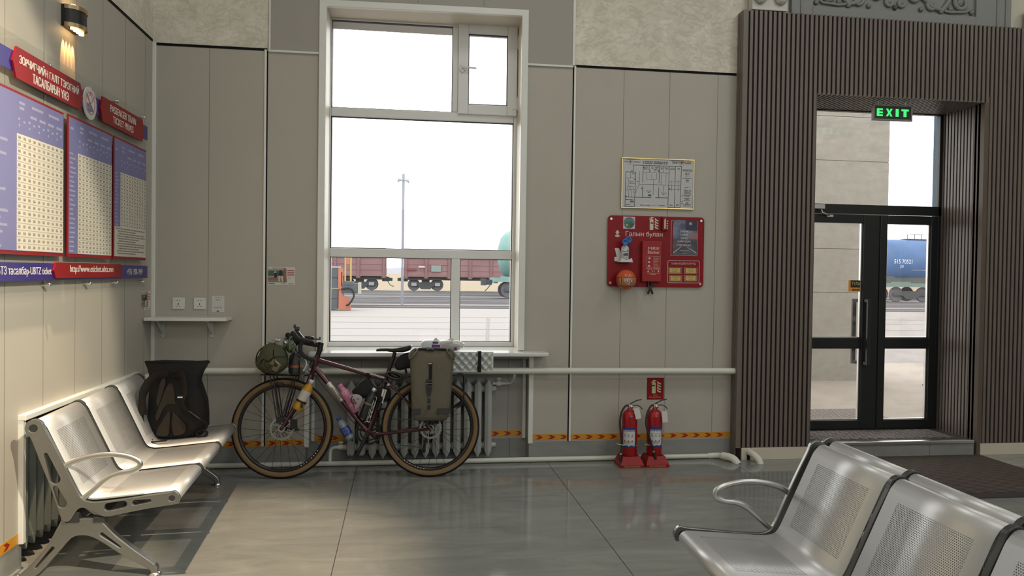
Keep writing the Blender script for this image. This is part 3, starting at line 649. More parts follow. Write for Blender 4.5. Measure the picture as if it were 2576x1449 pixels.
    tank(7.45, 17.8, 40.0, 'turquoise tank wagon at the right edge of the window', mat('tank_turquoise', (.16, .29, .27), .6, 0, .3, .15, 2), mat('frame_teal', (.16, .29, .27), .7), (8.95, 16.4))
    tank(32.15, 42.5, 40.0, 'blue tank wagon numbered 515 70521, seen through the right door leaf', mat('tank_blue', (.075, .155, .33), .6, 0, .3, .3, 1.2), mat('frame_green', (.15, .22, .19), .7), (33.85, 41.0), num=True)
    # lamp pole with two horn speakers
    w = thing('loudspeaker_pole', 'tall grey pole with two horn loudspeakers beyond the window', 'pole', (1.79, 30, 0))
    b = MB(); b.box(-.062, .062, -.062, .062, -.1, 6.0); b.build('pole', mat('pole_grey', (.22, .23, .275), .6), w)
    for s in (-1, 1):
        q = MB(); q.lathe([(.04, 0), (.05, .05), (.07, .12), (.14, .24)], 16, Matrix.Translation((.03*s, -.08, 5.72)) @ Matrix.Rotation(s*PI/2+(.12 if s > 0 else .05), 4, 'Y')); q.build('horn_speaker', mat('horn_white', (.35, .345, .335), .6), w)
    # track machine at the platform edge
    w = thing('track_machine', 'orange and black track machine with yellow posts at the platform edge', 'machine', (0, 0, 0)); y = 24.0
    orange = mat('machine_orange', (.42, .15, .10), .7, 0, .3, .15, 3); dk = mat('machine_dark', (.075, .085, .095), .6, 0, .4, .15); yel = mat('machine_yellow', (.40, .29, .08), .6)
    b = MB()
    for z in (.04, .42, .83, 1.22): b.box(-1.9, -.62, y, y+1.0, z, z+.37)
    b.build('cabinet', dk, w, bevel=.01); b = MB(); b.box(-1.95, -.60, y-.02, y+1.02, 1.60, 1.66); b.build('cabinet_top', mat('machine_pale', (.32, .31, .31), .7), w)
    b = MB(); b.box(-.62, -.47, y-.05, y+.4, .75, 1.58); fr = F((0, y-.05, 0), (1, 0, 0), (0, 0, 1), (0, -1, 0)); b.fpoly(fr, [(-.60, .0), (-.60, .80), (-.50, .72), (-.40, .52), (-.28, .50), (-.20, .42), (-.14, 0)], -.3, 0); b.fpoly(fr, [(-.50, 1.45), (-.44, 1.45), (-.44, .9), (-.50, .9)], -.2, -.0); b.build('orange_skirt', orange, w)
    b = MB(); b.box(-.385, -.33, y-.08, y-.02, 1.1, 2.38); b.box(-.18, -.12, y-.08, y-.02, 1.1, 2.38); b.box(-.385, -.12, y-.06, y-.03, 2.34, 2.38); b.build('yellow_post', yel, w)
    b = MB(); b.box(-.32, -.19, y-.08, y-.02, 1.75, 2.36); b.build('orange_sign', orange, w)
    b = MB(); b.box(-.46, .12, y-.1, y+.5, .64, 1.02); b.box(-.40, -.05, y-.12, y+.5, .95, 1.08); b.build('coupling_box', dk, w, bevel=.02)
    b = MB(); b.box(.12, .22, y-.12, y+.5, .62, 1.05); b.build('end_plate', mat('machine_tan', (.36, .33, .28), .7), w)
    b = MB(); b.tube(bez([(-.5, y-.15, .80), (-.15, y-.2, .82), (-.02, y-.2, .55), (-.18, y-.2, .25), (-.30, y-.15, .18)], 8), .035, 8); b.build('hose', M['rubber'], w)
    # porch: slab, clad pillar, blue post, mat
    b = MB(); b.box(4.2, 13.5, .65, 5.55, -.2, .10); struct(b.build('floor_porch', M['porch_slab']), 'pale porch slab outside the door')
    b = MB(); x0, x1, y0, y1 = 5.2, 8.225, 3.59, 4.3
    zs = [.10, .655, 1.272, 1.851, 2.43, 3.017, 3.60, 5.6]
    for a, c in zip(zs, zs[1:]): b.box(x0, x1, y0, y1, a+(.006 if a > .2 else 0), c, 0)
    b.box(x0+.02, x1-.008, y0+.006, y1-.01, .1, 5.6, 1); b.box(6.95, 6.955, y0-.001, y0+.01, 3.6, 5.6, 1)
    struct(b.build('wall_porch', [M['stone_cladding'], mat('dark_joint', (.10, .09, .08), .9)]), 'stone clad porch wall outside the door')
    b = MB(); b.box(8.485, 8.560, 3.0, 3.075, .11, 5.6); b.box(8.44, 8.60, 2.96, 3.12, .10, .118)
    tag(b.build('porch_post', mat('post_blue', (.09, .18, .28), .5, 0, .5, .15, 6)), 'square blue steel post outside the right door leaf', 'post')
    b = MB(); b.box(5.45, 6.50, .80, 1.47, .10, .112); tag(b.build('outdoor_mat', M['loop_mat'], bevel=.003), 'dark door mat on the porch outside the left door leaf', 'mat')
outside()
for name in ('platform platform_joint ballast pale_gravel dry_field porch_slab stone_cladding dark_joint far_hills rail_steel wagon_red wagon_red_dark bogie_grey wheel_grey axle_box_light mark_dark mark_green mark_pale tank_turquoise frame_teal tank_blue frame_green number_pale saddle_dark pole_grey horn_white machine_orange machine_dark machine_pale machine_yellow machine_tan post_blue').split():
    for nd in MATS[name].node_tree.nodes:          # outdoor colours darkened evenly to offset the strong sky light
        if nd.type == 'MIX':
            for k in (6, 7):
                if not nd.inputs[k].is_linked: nd.inputs[k].default_value = tuple(c*.73 for c in nd.inputs[k].default_value[:3])+(1,)
def mats_inside():
    w = thing('entrance_rug', 'large dark brown ribbed rug on the tiles below the door step', 'rug', (0, 0, 0))
    b = MB(); b.box(5.18, 6.585, -1.185, -.135, 0, .008); b.build('rug_pile', M['ribbed_mat'], w)
    b = MB(); b.box(5.08, 6.585, -1.29, -1.185, 0, .006); b.box(5.08, 5.18, -1.185, -.135, 0, .006); b.build('rug_border', M['mat_border'], w)
    w = thing('step_mat', 'brown loop mat with dark rubber border on the door step', 'mat', (0, 0, 0)); z = .118
    b = MB(); b.box(5.16, 6.46, -.005, .33, z, z+.010); b.build('mat_pile', M['loop_mat'], w)
    b = MB(); b.box(5.09, 6.55, -.083, -.005, z, z+.007); b.box(6.46, 6.55, -.005, .365, z, z+.007); b.box(5.09, 5.16, -.005, .365, z, z+.007); b.box(5.16, 6.46, .33, .365, z, z+.007); b.build('mat_border', M['mat_border'], w)
mats_inside()
# ---------------------------------------------------------------- benches
def shell_mesh(b, W, gap):
    pass
PROF = None
def bench_profile():
    """side view of a seat shell: (u, z) from the front roll to the top roll, with arc length"""
    pts = []
    fu, fz, fr = .708, .376, .030            # front roll centre
    for i in range(9): a = math.radians(-100+190*i/8); pts.append((fu+fr*math.cos(a), fz+fr*math.sin(a)))
    path = [(.700, .4065), (.66, .403), (.42, .382), (.355, .3785), (.320, .388), (.300, .418), (.285, .452), (.165, .715), (.152, .738)]
    def lerp(p, q, t): return (p[0]+(q[0]-p[0])*t, p[1]+(q[1]-p[1])*t)
    for i in range(1, len(path)-1):
        p, q, r = path[i-1], path[i], path[i+1]; L1 = math.dist(p, q); L2 = math.dist(q, r); e = min(.016, L1*.45, L2*.45)
        a, c = lerp(q, p, e/L1), lerp(q, r, e/L2); pts += [a, lerp(lerp(a, q, .5), lerp(q, c, .5), .5), c]
    tu, tz, tr = .118, .722, .034
    for i in range(1, 9): a = math.radians(15+170*i/8); pts.append((tu+tr*math.cos(a), tz+tr*math.sin(a)))
    return pts
def bench(name, label, loc, rz, flip, arms, group=None):
    """three-seat bench. local frame: x = depth u (wall side 0), y = along the bench 0..1.62; flip mirrors u so the seats face -x"""
    w = thing(name, label, 'bench', loc, (0, 0, rz), group); g = -1 if flip else 1
    raw = bench_profile(); prof = [raw[0]]
    for p, q_ in zip(raw, raw[1:]):
        D = math.dist(p, q_)
        if D > .045:
            for t in (.008/D, .022/D, 1-.022/D, 1-.008/D): prof.append((p[0]+(q_[0]-p[0])*t, p[1]+(q_[1]-p[1])*t))
        prof.append(q_)
    al = [0]
    for p, q in zip(prof, prof[1:]): al.append(al[-1]+math.dist(p, q))
    th = .0035; Wd, pitch = .50, .54
    def P(u, y, z): return (g*(u-.40), y, z)
    for k in range(3):
        y0 = k*pitch; n = len(prof); vs = []; fs = []; ny = 2; ys = [y0, y0+Wd]; uv = []
        for (u, z), a in zip(prof, al):
            for y in ys: vs.append(P(u, y, z)); uv.append((y-y0, a-.075))
        fs = [(2*i, 2*i+1, 2*i+3, 2*i+2) for i in range(n-1)]
        b = MB(); b.add(vs, fs, 0, True); o = b.build('seat_shell', M['bench_perforated'], w, recalc=True)
        me = o.data; ul = me.uv_layers.new(name='UVMap')
        for l in me.loops: ul.data[l.index].uv = uv[l.vertex_index]
        sm = o.modifiers.new('thick', 'SOLIDIFY'); sm.thickness = th; sm.offset = 0
    def plane(y): return F((0, y, 0), (g, 0, 0), (0, 0, 1), (0, -g, 0))
    def side(y, outer):
        fr = plane(y)
        outer_o = bez([(.735, .0, .352), (.742, 0, .380), (.722, 0, .408), (.69, 0, .402), (.60, 0, .392), (.50, 0, .380), (.42, 0, .373), (.36, 0, .371), (.322, 0, .385), (.300, 0, .415), (.27, 0, .480), (.235, 0, .560), (.20, 0, .635), (.160, 0, .715), (.145, 0, .75), (.115, 0, .762), (.085, 0, .745), (.080, 0, .712), (.10, 0, .685), (.118, 0, .64), (.150, 0, .55), (.185, 0, .455), (.215, 0, .36), (.235, 0, .30), (.262, 0, .292), (.29, 0, .335), (.315, 0, .352), (.36, 0, .338), (.40, 0, .312), (.43, 0, .306), (.50, 0, .318), (.60, 0, .335), (.68, 0, .345)], 3)
        o = [(p.x-.40, p.z) for p in outer_o[:-1]]
        holes = [[(a-.40, c) for a, c in h] for h in (slot(.165, .60, .205, .485, .011, .024), slot(.205, .445, .235, .372, .013, .022), slot(.43, .348, .495, .358, .021, .019), slot(.545, .363, .610, .370, .015, .010),
                 [(.112+.021*math.cos(2*PI*i/16), .722+.021*math.sin(2*PI*i/16)) for i in range(16)], [(.708+.017*math.cos(2*PI*i/16), .377+.017*math.sin(2*PI*i/16)) for i in range(16)])]
        b = MB(); b.plate([o]+holes, .020 if outer else .026, fr, 0, .003); return b
    ys = [-.014, .52, 1.06, 1.634]
    for i, y in enumerate(ys): side(y, i in (0, 3)).build('side_frame', M['bench_cast'] if i in (0, 3) else M['bench_dark'], w)
    for i, y in ((0, -.014), (3, 1.634)):
        b = MB(); b.tube([P(.112, y-.006, .722), P(.112, y+.006, .722)], .021, 14); b.build('tube_cap', M['bench_dark'], w); b = MB(); b.tube([P(.708, y-.006, .377), P(.708, y+.006, .377)], .017, 14); b.build('tube_cap', M['bench_dark'], w)
    b = MB(); b.box(min(P(.24, 0, 0)[0], P(.30, 0, 0)[0]), max(P(.24, 0, 0)[0], P(.30, 0, 0)[0]), -.01, 1.63, .275, .325); b.box(min(P(.36, 0, 0)[0], P(.41, 0, 0)[0]), max(P(.36, 0, 0)[0], P(.41, 0, 0)[0]), -.01, 1.63, .272, .30); b.build('beam', M['bench_dark'], w, bevel=.004)
    for y in (.02, 1.60):      # cast leg pairs
        fr = plane(y); o = [(-.385, .010), (-.30, .085), (-.225, .185), (-.185, .262), (-.16, .285), (-.03, .285), (.0, .262), (.05, .205), (.14, .125), (.225, .055), (.232, .020), (.215, .018), (.205, .040), (.10, .105), (.02, .165), (-.04, .205), (-.09, .218), (-.14, .205), (-.20, .135), (-.28, .045), (-.365, .002)]
        b = MB(); b.plate([[(p.x, p.z) for p in bez([(a, 0, c) for a, c in o]+[(o[0][0], 0, o[0][1])], 3)[:-1]], slot(-.215, .160, -.285, .075, .012, .008), slot(-.005, .215, .075, .150, .012, .008)], .040, fr, 0, .006); b.build('leg', M['bench_cast'], w)
        for u in (.224, -.372):
            q = MB(); q.lathe([(.0, 0), (.030, .0), (.032, .006), (.024, .016), (.012, .022), (.010, .040)], 18, Matrix.Translation((g*u, y, 0))); q.build('foot_pad', M['chrome'], w)
        q = MB(); q.tube([P(.30, y, .37), P(.345, y, .33), P(.405, y, .285)], [.020, .017, .016], 10); q.tube([P(.29, y, .36), P(.255, y, .31), P(.225, y, .282)], [.018, .016, .015], 10); q.build('bracket', M['bench_cast'], w)
    for y in arms:
        pts = bez([(.300, y, .388), (.262, y, .455), (.232, y, .520), (.262, y, .556), (.34, y, .583), (.43, y, .592), (.51, y, .580), (.560, y, .556), (.562, y, .530), (.53, y, .512), (.47, y, .502), (.42, y, .478), (.365, y, .430), (.318, y, .388)], 6)
        b = MB(); b.tube([P(p.x, p.y, p.z) for p in pts], .0125, 10, flat=.75, up=(0, 1, 0)); b.build('armrest', M['steel'], w)
    return w
bench('waiting_bench', 'steel three-seat bench against the left wall with the backpack on it', (.432, -2.105, 0), math.radians(2.8), False, (-.015,))
bench('waiting_bench', 'perforated steel three-seat bench at the lower right, seats turned towards the bicycle', (3.245, -4.475, 0), math.radians(-1.6), True, (1.635,), 'back to back benches')
bench('waiting_bench', 'steel bench at the lower right, seats facing away towards the door', (3.905, -4.43, 0), math.radians(-1.6), False, (), 'back to back benches')
# ---------------------------------------------------------------- wall fittings on the left wall
def sconce():
    w = thing('wall_sconce', 'black and bronze up-and-down wall lamp high on the left wall', 'lamp', (0, -1.43, 2.80))
    bz = mat('bronze', (.42, .30, .17), .3, .8); n = 14; R = .085; H = .058
    b = MB()
    def arc(r, z0, z1, m):
        vs = []; 
        for i in range(n+1): a = PI*(i/n)-PI/2; vs += [(.018+r*.85*math.cos(a), r*math.sin(a), z0), (.018+r*.85*math.cos(a), r*math.sin(a), z1)]
        b.add(vs, [(2*i, 2*i+1, 2*i+3, 2*i+2) for i in range(n)], m, True)
    def cap(r, z, m): b.add([(.018+r*.85*math.cos(PI*(i/n)-PI/2), r*math.sin(PI*(i/n)-PI/2), z) for i in range(n+1)], [tuple(range(n+1))], m)
    arc(R, -H*.62, H*.62, 0); arc(R+.004, H*.62, H, 1); arc(R+.004, -H, -H*.62, 1); cap(R, H*.93, 0); cap(R, -H*.93, 0)
    b.box(0, .02, -R, R, -H, H, 0); b.build('housing', [M['black_plastic'], bz], w)
    lens = mat('lamp_lens', (1, .9, .7), .4, emit=(1, .62, .25), estr=14)
    for s in (-1, 1):
        for k in range(4):
            y = -.054+.036*k; q = MB(); q.lathe([(.0, -.006), (.013, -.006), (.013, .004), (0, .006)], 14, Matrix.Translation((.048, y, s*(H+.002)))); q.build('lens', lens, w)
            l = bpy.data.lights.new('sconce_beam', 'SPOT'); l.energy = 6 if s < 0 else 4; l.spot_size = math.radians(26); l.spot_blend = .5; l.color = (1, .52, .18); l.shadow_soft_size = .006
            o = bpy.data.objects.new('sconce_beam', l); C.objects.link(o); o.location = (.036, -1.43+y, 2.80+s*(H+.012))
            d = Vector((-.205, (k-1.5)*.030, s*.60)); o.rotation_euler = d.to_track_quat('-Z', 'Y').to_euler()
sconce()
def price_board():
    RED = mat('sign_red', (.25, .006, .008), .35, 0, .25, .04); BLU = mat('sign_navy', (.028, .018, .19), .25, 0, .5, .05); WH = mat('sign_white', (.72, .70, .66), .4, 0, .4, .02)
    PER = mat('table_periwinkle', (.175, .18, .38), .35, 0, .4, .05); PAP = mat('table_paper', (.66, .63, .54), .4, 0, .4, .03); INK = mat('table_ink', (.24, .23, .20), .6); LN = mat('table_line', (.30, .28, .25), .6); PT = mat('header_ink', (.42, .42, .58), .6)
    # clear backing sheet on studs
    for (y0, y1, z0, z1, lab) in ((-3.0, -.225, 1.34, 2.525, 'large clear acrylic sheet carrying the ticket price boards'),):
        w = thing('acrylic_panel', lab, 'panel'); b = MB(); b.box(.030, .034, y0, y1, z0, z1); b.build('sheet', M['acrylic'], w)
        for y in (-2.66, -1.73, -1.22, -.80, -.30):
            for z in (2.475 if y < -1 else 2.50, 1.372):
                q = MB(); Mx = Matrix.Translation((.001, y, z)) @ Matrix.Rotation(PI/2, 4, 'Y'); q.lathe([(.010, 0), (.010, .040), (.008, .044), (0, .045)], 14, Mx); q.build('stud', M['chrome'], w)
    L = lambda n: F((n, 0, 0), (0, 1, 0), (0, 0, 1), (1, 0, 0))
    fr = L(.034)
    # bands and arrow headings
    def band(v0, v1, u0, u1, label, txts):
        b = MB(); b.fbox(fr, u0, u1, v0, v1, 0, .003, 0)
        for (t, u, v, ww, hh) in txts: b.ftext(fr, t, u, v, ww, hh, .0036, 1, .02)
        tag(b.build('sign_band', [BLU, WH]), label, 'sign')
    band(2.352, 2.447, -3.0, -.232, 'long navy blue band behind the red heading plates', [])
    band(1.394, 1.480, -3.0, -.217, 'long navy blue band under the price tables with white ticket text', [('УБТЗ тасалбар-UBTZ ticket', -1.985, 1.437, .56, .050), ('+976 1900-1949', -.475, 1.438, .30, .040)])
    def arrow(y0, y1, v0, v1, tip, label, txts, n0=.003):
        vm = (v0+v1)/2; b = MB(); b.fpoly(fr, [(y0+tip, v0), (y1-tip, v0), (y1, vm), (y1-tip, v1), (y0+tip, v1), (y0, vm)], n0+.001, n0+.010, 0)
        for (t, u, v, ww, hh) in txts: b.ftext(fr, t, u, v, ww, hh, n0+.0106, 1, .035)
        tag(b.build('heading_plate', [RED, WH], bevel=0), label, 'sign')
    arrow(-2.123, -1.349, 2.325, 2.470, .035, 'wide red heading plate with two lines of Cyrillic text', [('ЗОРЧИГЧИЙН ГАЛТ ТЭРЭГНИЙ', -1.735, 2.424, .66, .050), ('ТАСАЛБАРЫН ҮНЭ', -1.735, 2.362, .40, .046)])
    arrow(-1.095, -.335, 2.325, 2.472, .030, 'red heading plate reading passenger train ticket prices in English', [('PASSENGER TRAIN', -.725, 2.428, .45, .043), ('TICKET PRIVES', -.725, 2.368, .36, .041)])
    arrow(-1.700, -.735, 1.404, 1.486, .025, 'red plate with the white web address below the tables', [('http://www.eticket.ubtz.mn', -1.20, 1.449, .62, .048)], n0=.003)
    # emblem
    b = MB(); u, v = -1.24, 2.392; b.fdisc(fr, u, v, .092, .004, .0095, 0, 40); n = .0100
    def ring(ro, ri, m): b.fring(fr, u, v, ro, ri, n, n+.0003, m, 36)
    ring(.088, .086, 1); ring(.066, .058, 2)
    for i in range(34):
        a = 2*PI*i/34; b.fdisc(fr, u+.077*math.cos(a), v+.077*math.sin(a), .0032, n, n+.0003, 1, 5)
    b.fring(fr, u, v, .050, .030, n, n+.0003, 3, 20, PI*1.02, PI*1.75); b.fpoly(fr, [(u-.045, v-.045), (u+.0, v-.055), (u+.012, v-.01), (u-.02, v+.0)], n, n+.0005, 3)
    for s in (-1, 1): b.tube([fr(u-s*.055, v+.045, n+.001), fr(u+s*.045, v-.045, n+.001)], .0035, 6, m=2)
    b.fring(fr, u, v+.02, .030, .025, n, n+.0004, 2, 16, 0, PI); b.fpoly(fr, [(u-.006, v+.05), (u+.006, v+.05), (u, v+.062)], n, n+.0004, 4)
    tag(b.build('emblem_plate', [WH, mat('emblem_grey', (.42, .40, .50), .5), mat('emblem_rose', (.45, .22, .24), .5), mat('emblem_blue', (.14, .22, .36), .5), RED]), 'round white railway emblem between the two red heading plates', 'emblem')
    # tables
    R = random.Random(5)
    def table(y0, y1, z0, z1, label, ustart, zhead, rows, cols, zrow0, pitch_end=None, textblock=None):
        w = thing('price_table', label, 'board', group='ticket price tables'); fr = L(.034)
        b = MB(); b.fbox(fr, y0, y1, z0, z1, .001, .005, 0); b.build('backing', [RED], w)
        fx = .0055; iy0, iy1 = y0+.018, y1-.006; b = MB(); b.fbox(fr, iy0, iy1, z0+.018, z1-.012, fx-.001, fx+.001, 0); b.build('blue_ground', PER, w)
        b = MB(); n = fx+.0012; b.fbox(fr, ustart, iy1, zrow0, zhead, n-.001, n, 0); 
        if textblock: b.fbox(fr, iy0, iy1, z0+.018, textblock, n-.001, n, 0)
        b.build('paper', PAP, w)
        q = MB(); dz = (zhead-zrow0)/rows; cw = (iy1-ustart)/cols
        for r in range(1, rows): q.fquad(fr, ustart, iy1, zhead-dz*r-.0008, zhead-dz*r+.0008, n+.0004)
        q.build('ruled_lines', LN, w)
        q = MB()
        for r in range(rows):
            for c in range(cols):
                cu, cv = ustart+cw*(c+.5), zhead-dz*(r+.5); nd = R.choice((3, 3, 4)); hh = dz*.42; ww = cw*.50
                for k in range(nd):
                    a = cu-ww/2+ww*k/nd; tp = R.random()
                    q.fquad(fr, a, a+ww/nd*.62, cv-hh/2, cv+hh/2, n+.0004)
                    if tp > .35: q.fquad(fr, a, a+ww/nd*.98, cv-hh*.5+R.random()*hh*.7, cv-hh*.5+R.random()*hh*.3+hh*.35, n+.0005)
        q.build('price_figures', INK, w)
        q = MB()
        for r in range(rows):
            cv = zhead-dz*(r+.5); ww = (ustart-iy0)*R.uniform(.35, .75)
            for k in range(int(ww/.006)): q.fquad(fr, iy0+.008+k*.006, iy0+.008+k*.006+.0042, cv-dz*.17, cv+dz*(.17 if R.random() > .3 else .26), n)
        hs = z1-.012; hh = hs-zhead
        def word(cu, cv, ww, h):
            for k in range(int(ww/.0065)): q.fquad(fr, cu-ww/2+k*.0065, cu-ww/2+k*.0065+.0045, cv-h/2, cv+h/2, n)
        W = iy1-ustart
        for cc, ww in ((.10, .05), (.42, .11), (.78, .11)): word(ustart+W*cc, hs-hh*.20, ww*1.1, .013)
        word(ustart+W*.10, hs-hh*.33, .05, .013); word(iy0+.035, hs-hh*.32, .04, .013)
        for cc in (.33, .52, .71, .9): word(ustart+W*cc, hs-hh*.46, .065, .013)
        for c in range(cols): word(ustart+cw*(c+.5), hs-hh*(.66 if c % 2 else .62), cw*.5, .011); word(ustart+cw*(c+.5), hs-hh*.78, cw*.28, .011) if c % 2 == 0 else None
        q.build('blue_lettering', PT, w)
        if textblock:
            q = MB(); z = textblock-.012; k = 0
            while z > z0+.035:
                s = iy0+(.02 if k < 1 else .045+.012*(k % 3)); e = iy1-R.choice((.02, .03, .14, .02, .2))
                u = s
                while u < e: l = R.uniform(.008, .028); q.fquad(fr, u, min(u+l, e), z-.0045, z+.0035, n+.0003); u += l+.004
                z -= .0155; k += 1
            q.build('small_print', INK, w)
    table(-2.42, -1.574, 1.517, 2.270, 'left ticket price table, cut by the left edge of the photo', -2.07, 2.077, 17, 10, 1.537)
    table(-1.527, -.897, 1.517, 2.277, 'middle ticket price table with a blue header and twenty-two rows', -1.395, 2.085, 22, 10, 1.537)
    table(-.872, -.265, 1.517, 2.277, 'right ticket price table, shorter, with a block of small print below', -.755, 2.065, 15, 10, 1.722, textblock=1.722)
price_board()
def leaflet(name, label, fr, u0, u1, v0, v1):
    """photo leaflet: platform scene with a figure in dark coat and pale trousers"""
    W, H = u1-u0, v1-v0; b = MB(); q = lambda a, c, d, e, m, n=.0012: b.fquad(fr, u0+W*a, u0+W*c, v0+H*d, v0+H*e, n, m)
    b.fbox(fr, u0, u1, v0, v1, 0, .001, 0); q(0, .70, .15, .90, 1); q(0, .62, .50, .80, 2, .0014); q(0, .70, .15, .36, 3, .0014); q(.0, .34, .30, .42, 4, .0016); q(.57, .66, .15, .92, 4, .0016); q(.15, .65, .93, .96, 5, .0016); q(.03, .25, .05, .11, 5, .0016)
    b.fdisc(fr, u0+W*.27, v0+H*.70, W*.045, .0017, .0019, 6, 14); b.fpoly(fr, [(u0+W*.22, v0+H*.42), (u0+W*.34, v0+H*.42), (u0+W*.32, v0+H*.68), (u0+W*.24, v0+H*.68)], .0017, .0019, 7)
    b.fpoly(fr, [(u0+W*.38, v0+H*.52), (u0+W*.54, v0+H*.52), (u0+W*.51, v0+H*.82), (u0+W*.42, v0+H*.82)], .0017, .0020, 7); b.fdisc(fr, u0+W*.465, v0+H*.86, W*.022, .0017, .0021, 8, 12)
    for s in (-1, 1): b.fpoly(fr, [(u0+W*(.465+s*.02), v0+H*.54), (u0+W*(.465+s*.065), v0+H*.54), (u0+W*(.475+s*.09), v0+H*.20), (u0+W*(.475+s*.04), v0+H*.20)], .0017, .0020, 9)
    for k in range(3): q(.72, .97, .78-.12*k, .84-.12*k, 10, .0014)
    b.fdisc(fr, u0+W*.50, v0+H*.07, W*.016, .0012, .0014, 5, 10); q(.53, .66, .055, .085, 5); b.fdisc(fr, u0+W*.76, v0+H*.07, W*.016, .0012, .0014, 11, 10); q(.79, .94, .055, .085, 5); b.fdisc(fr, u0+W*.78, v0+H*.40, W*.05, .0012, .0014, 12, 14)
    cs = [('leaf_white', (.62, .61, .56)), ('leaf_haze', (.36, .35, .33)), ('leaf_green', (.06, .12, .10)), ('leaf_ground', (.22, .21, .22)), ('leaf_rust', (.33, .10, .05)), ('leaf_grey', (.15, .15, .18)), ('leaf_lilac', (.55, .53, .55)), ('leaf_black', (.02, .02, .025)), ('leaf_skin', (.45, .28, .2)), ('leaf_cream', (.62, .58, .48)), ('leaf_redtext', (.42, .12, .11)), ('leaf_olive', (.15, .2, .12)), ('leaf_pale', (.5, .52, .50))]
    tag(b.build(name, [mat(a, c, .5) for a, c in cs]), label, 'leaflet')
leaflet('leaflet', 'photo leaflet on the grey panel left of the window, above the bicycle bars', F((0, -.001, 0), (1, 0, 0), (0, 0, 1), (0, -1, 0)), .818, 1.013, 1.352, 1.486)
leaflet('leaflet', 'photo leaflet on the left wall beside the corner, above the shelf end', F((.001, 0, 0), (0, 1, 0), (0, 0, 1), (1, 0, 0)), -.228, -.035, 1.165, 1.302)
def shelf():
    w = thing('wall_shelf', 'narrow white wall shelf in the corner under the two sockets', 'shelf', (0, 0, 0))
    b = MB(); b.box(.008, .566, -.205, -.002, 1.093, 1.115); b.build('board', M['white_trim'], w, bevel=.0015)
    for x in (.080, .421):
        q = MB(); fr = F((x, 0, 0), (0, -1, 0), (0, 0, 1), (1, 0, 0))
        q.fpoly(fr, [(0, 1.092), (.150, 1.092), (.150, 1.084), (.018, 1.078), (.012, .985), (.006, .965), (0, .965)], -.013, .013); q.fpoly(fr, [(.012, .99), (.022, .99), (.125, 1.078), (.11, 1.084)], -.006, .006)
        q.fdisc(F((0, -.001, 0), (1, 0, 0), (0, 0, 1), (0, -1, 0)), x, .975, .014, 0, .008)
        o = q.build('bracket', mat('bracket_white', (.55, .56, .54), .35), w, bevel=.002)
        s = MB(); s.fdisc(F((0, -.013, 0), (1, 0, 0), (0, 0, 1), (0, -1, 0)), x, .990, .005, 0, .002, 0, 10); s.fdisc(F((0, -.020, 0), (1, 0, 0), (0, 0, 1), (0, -1, 0)), x, 1.075, .005, 0, .003, 0, 10); s.build('screw', M['black_plastic'], o)
shelf()
def sockets():
    wh = mat('socket_white', (.66, .67, .63), .3, 0, .5, .02)
    for x, lab in ((.188, 'left white wall socket above the shelf'), (.336, 'right white wall socket above the shelf, beside the small notice')):
        w = thing('wall_socket', lab, 'socket', (x, -.001, 1.2105), group='white five-hole wall sockets'); fr = F((0, 0, 0), (1, 0, 0), (0, 0, 1), (0, -1, 0))
        b = MB(); b.fbox(fr, -.043, .043, -.043, .043, 0, .009); b.build('face_plate', wh, w, bevel=.003, seg=3)
        q = MB(); q.fbox(fr, -.040, .040, -.040, -.035, .0085, .0105); q.build('rocker_edge', wh, w, bevel=.001)
        q = MB(); n0, n1 = .009, .0095
        for s in (-1, 1):
            q.fbox(fr, s*.009-.0035, s*.009+.0035, .019, .023, n0, n1); q.fpoly(fr, [(s*.006, -.021), (s*.014, -.019), (s*.013, -.023), (s*.005, -.0245)][::s], n0, n1)
        q.fbox(fr, -.0022, .0022, -.012, .002, n0, n1); q.build('holes', M['black_gap'], w)
sockets()
def notice():
    fr = F((0, -.001, 0), (1, 0, 0), (0, 0, 1), (0, -1, 0)); b = MB(); u0, u1, v0, v1 = .420, .508, 1.147, 1.268
    b.fbox(fr, u0, u1, v0, v1, 0, .0008, 0); n = .0011
    for k in range(3): b.fdisc(fr, .449+.018*k, 1.255, .0035, .0008, n, 1, 10)
    b.fquad(fr, .447, .480, 1.236, 1.240, n, 1); b.fquad(fr, .437, .490, 1.192, 1.194, n, 2); b.fquad(fr, .434, .492, 1.176, 1.184, n, 2); b.fring(fr, .463, 1.153, .026, .0245, .0008, n, 2, 14, .1, 3.0, .35); b.fdisc(fr, .463, 1.154, .010, .0008, n, 3, 14, .006)
    tag(b.build('paper_notice', [mat('notice_white', (.60, .61, .58), .5), mat('notice_dark', (.15, .15, .14), .5), mat('notice_grey', (.34, .35, .37), .5), mat('notice_blue', (.10, .14, .28), .5)]), 'small white paper notice right of the sockets', 'notice')
notice()
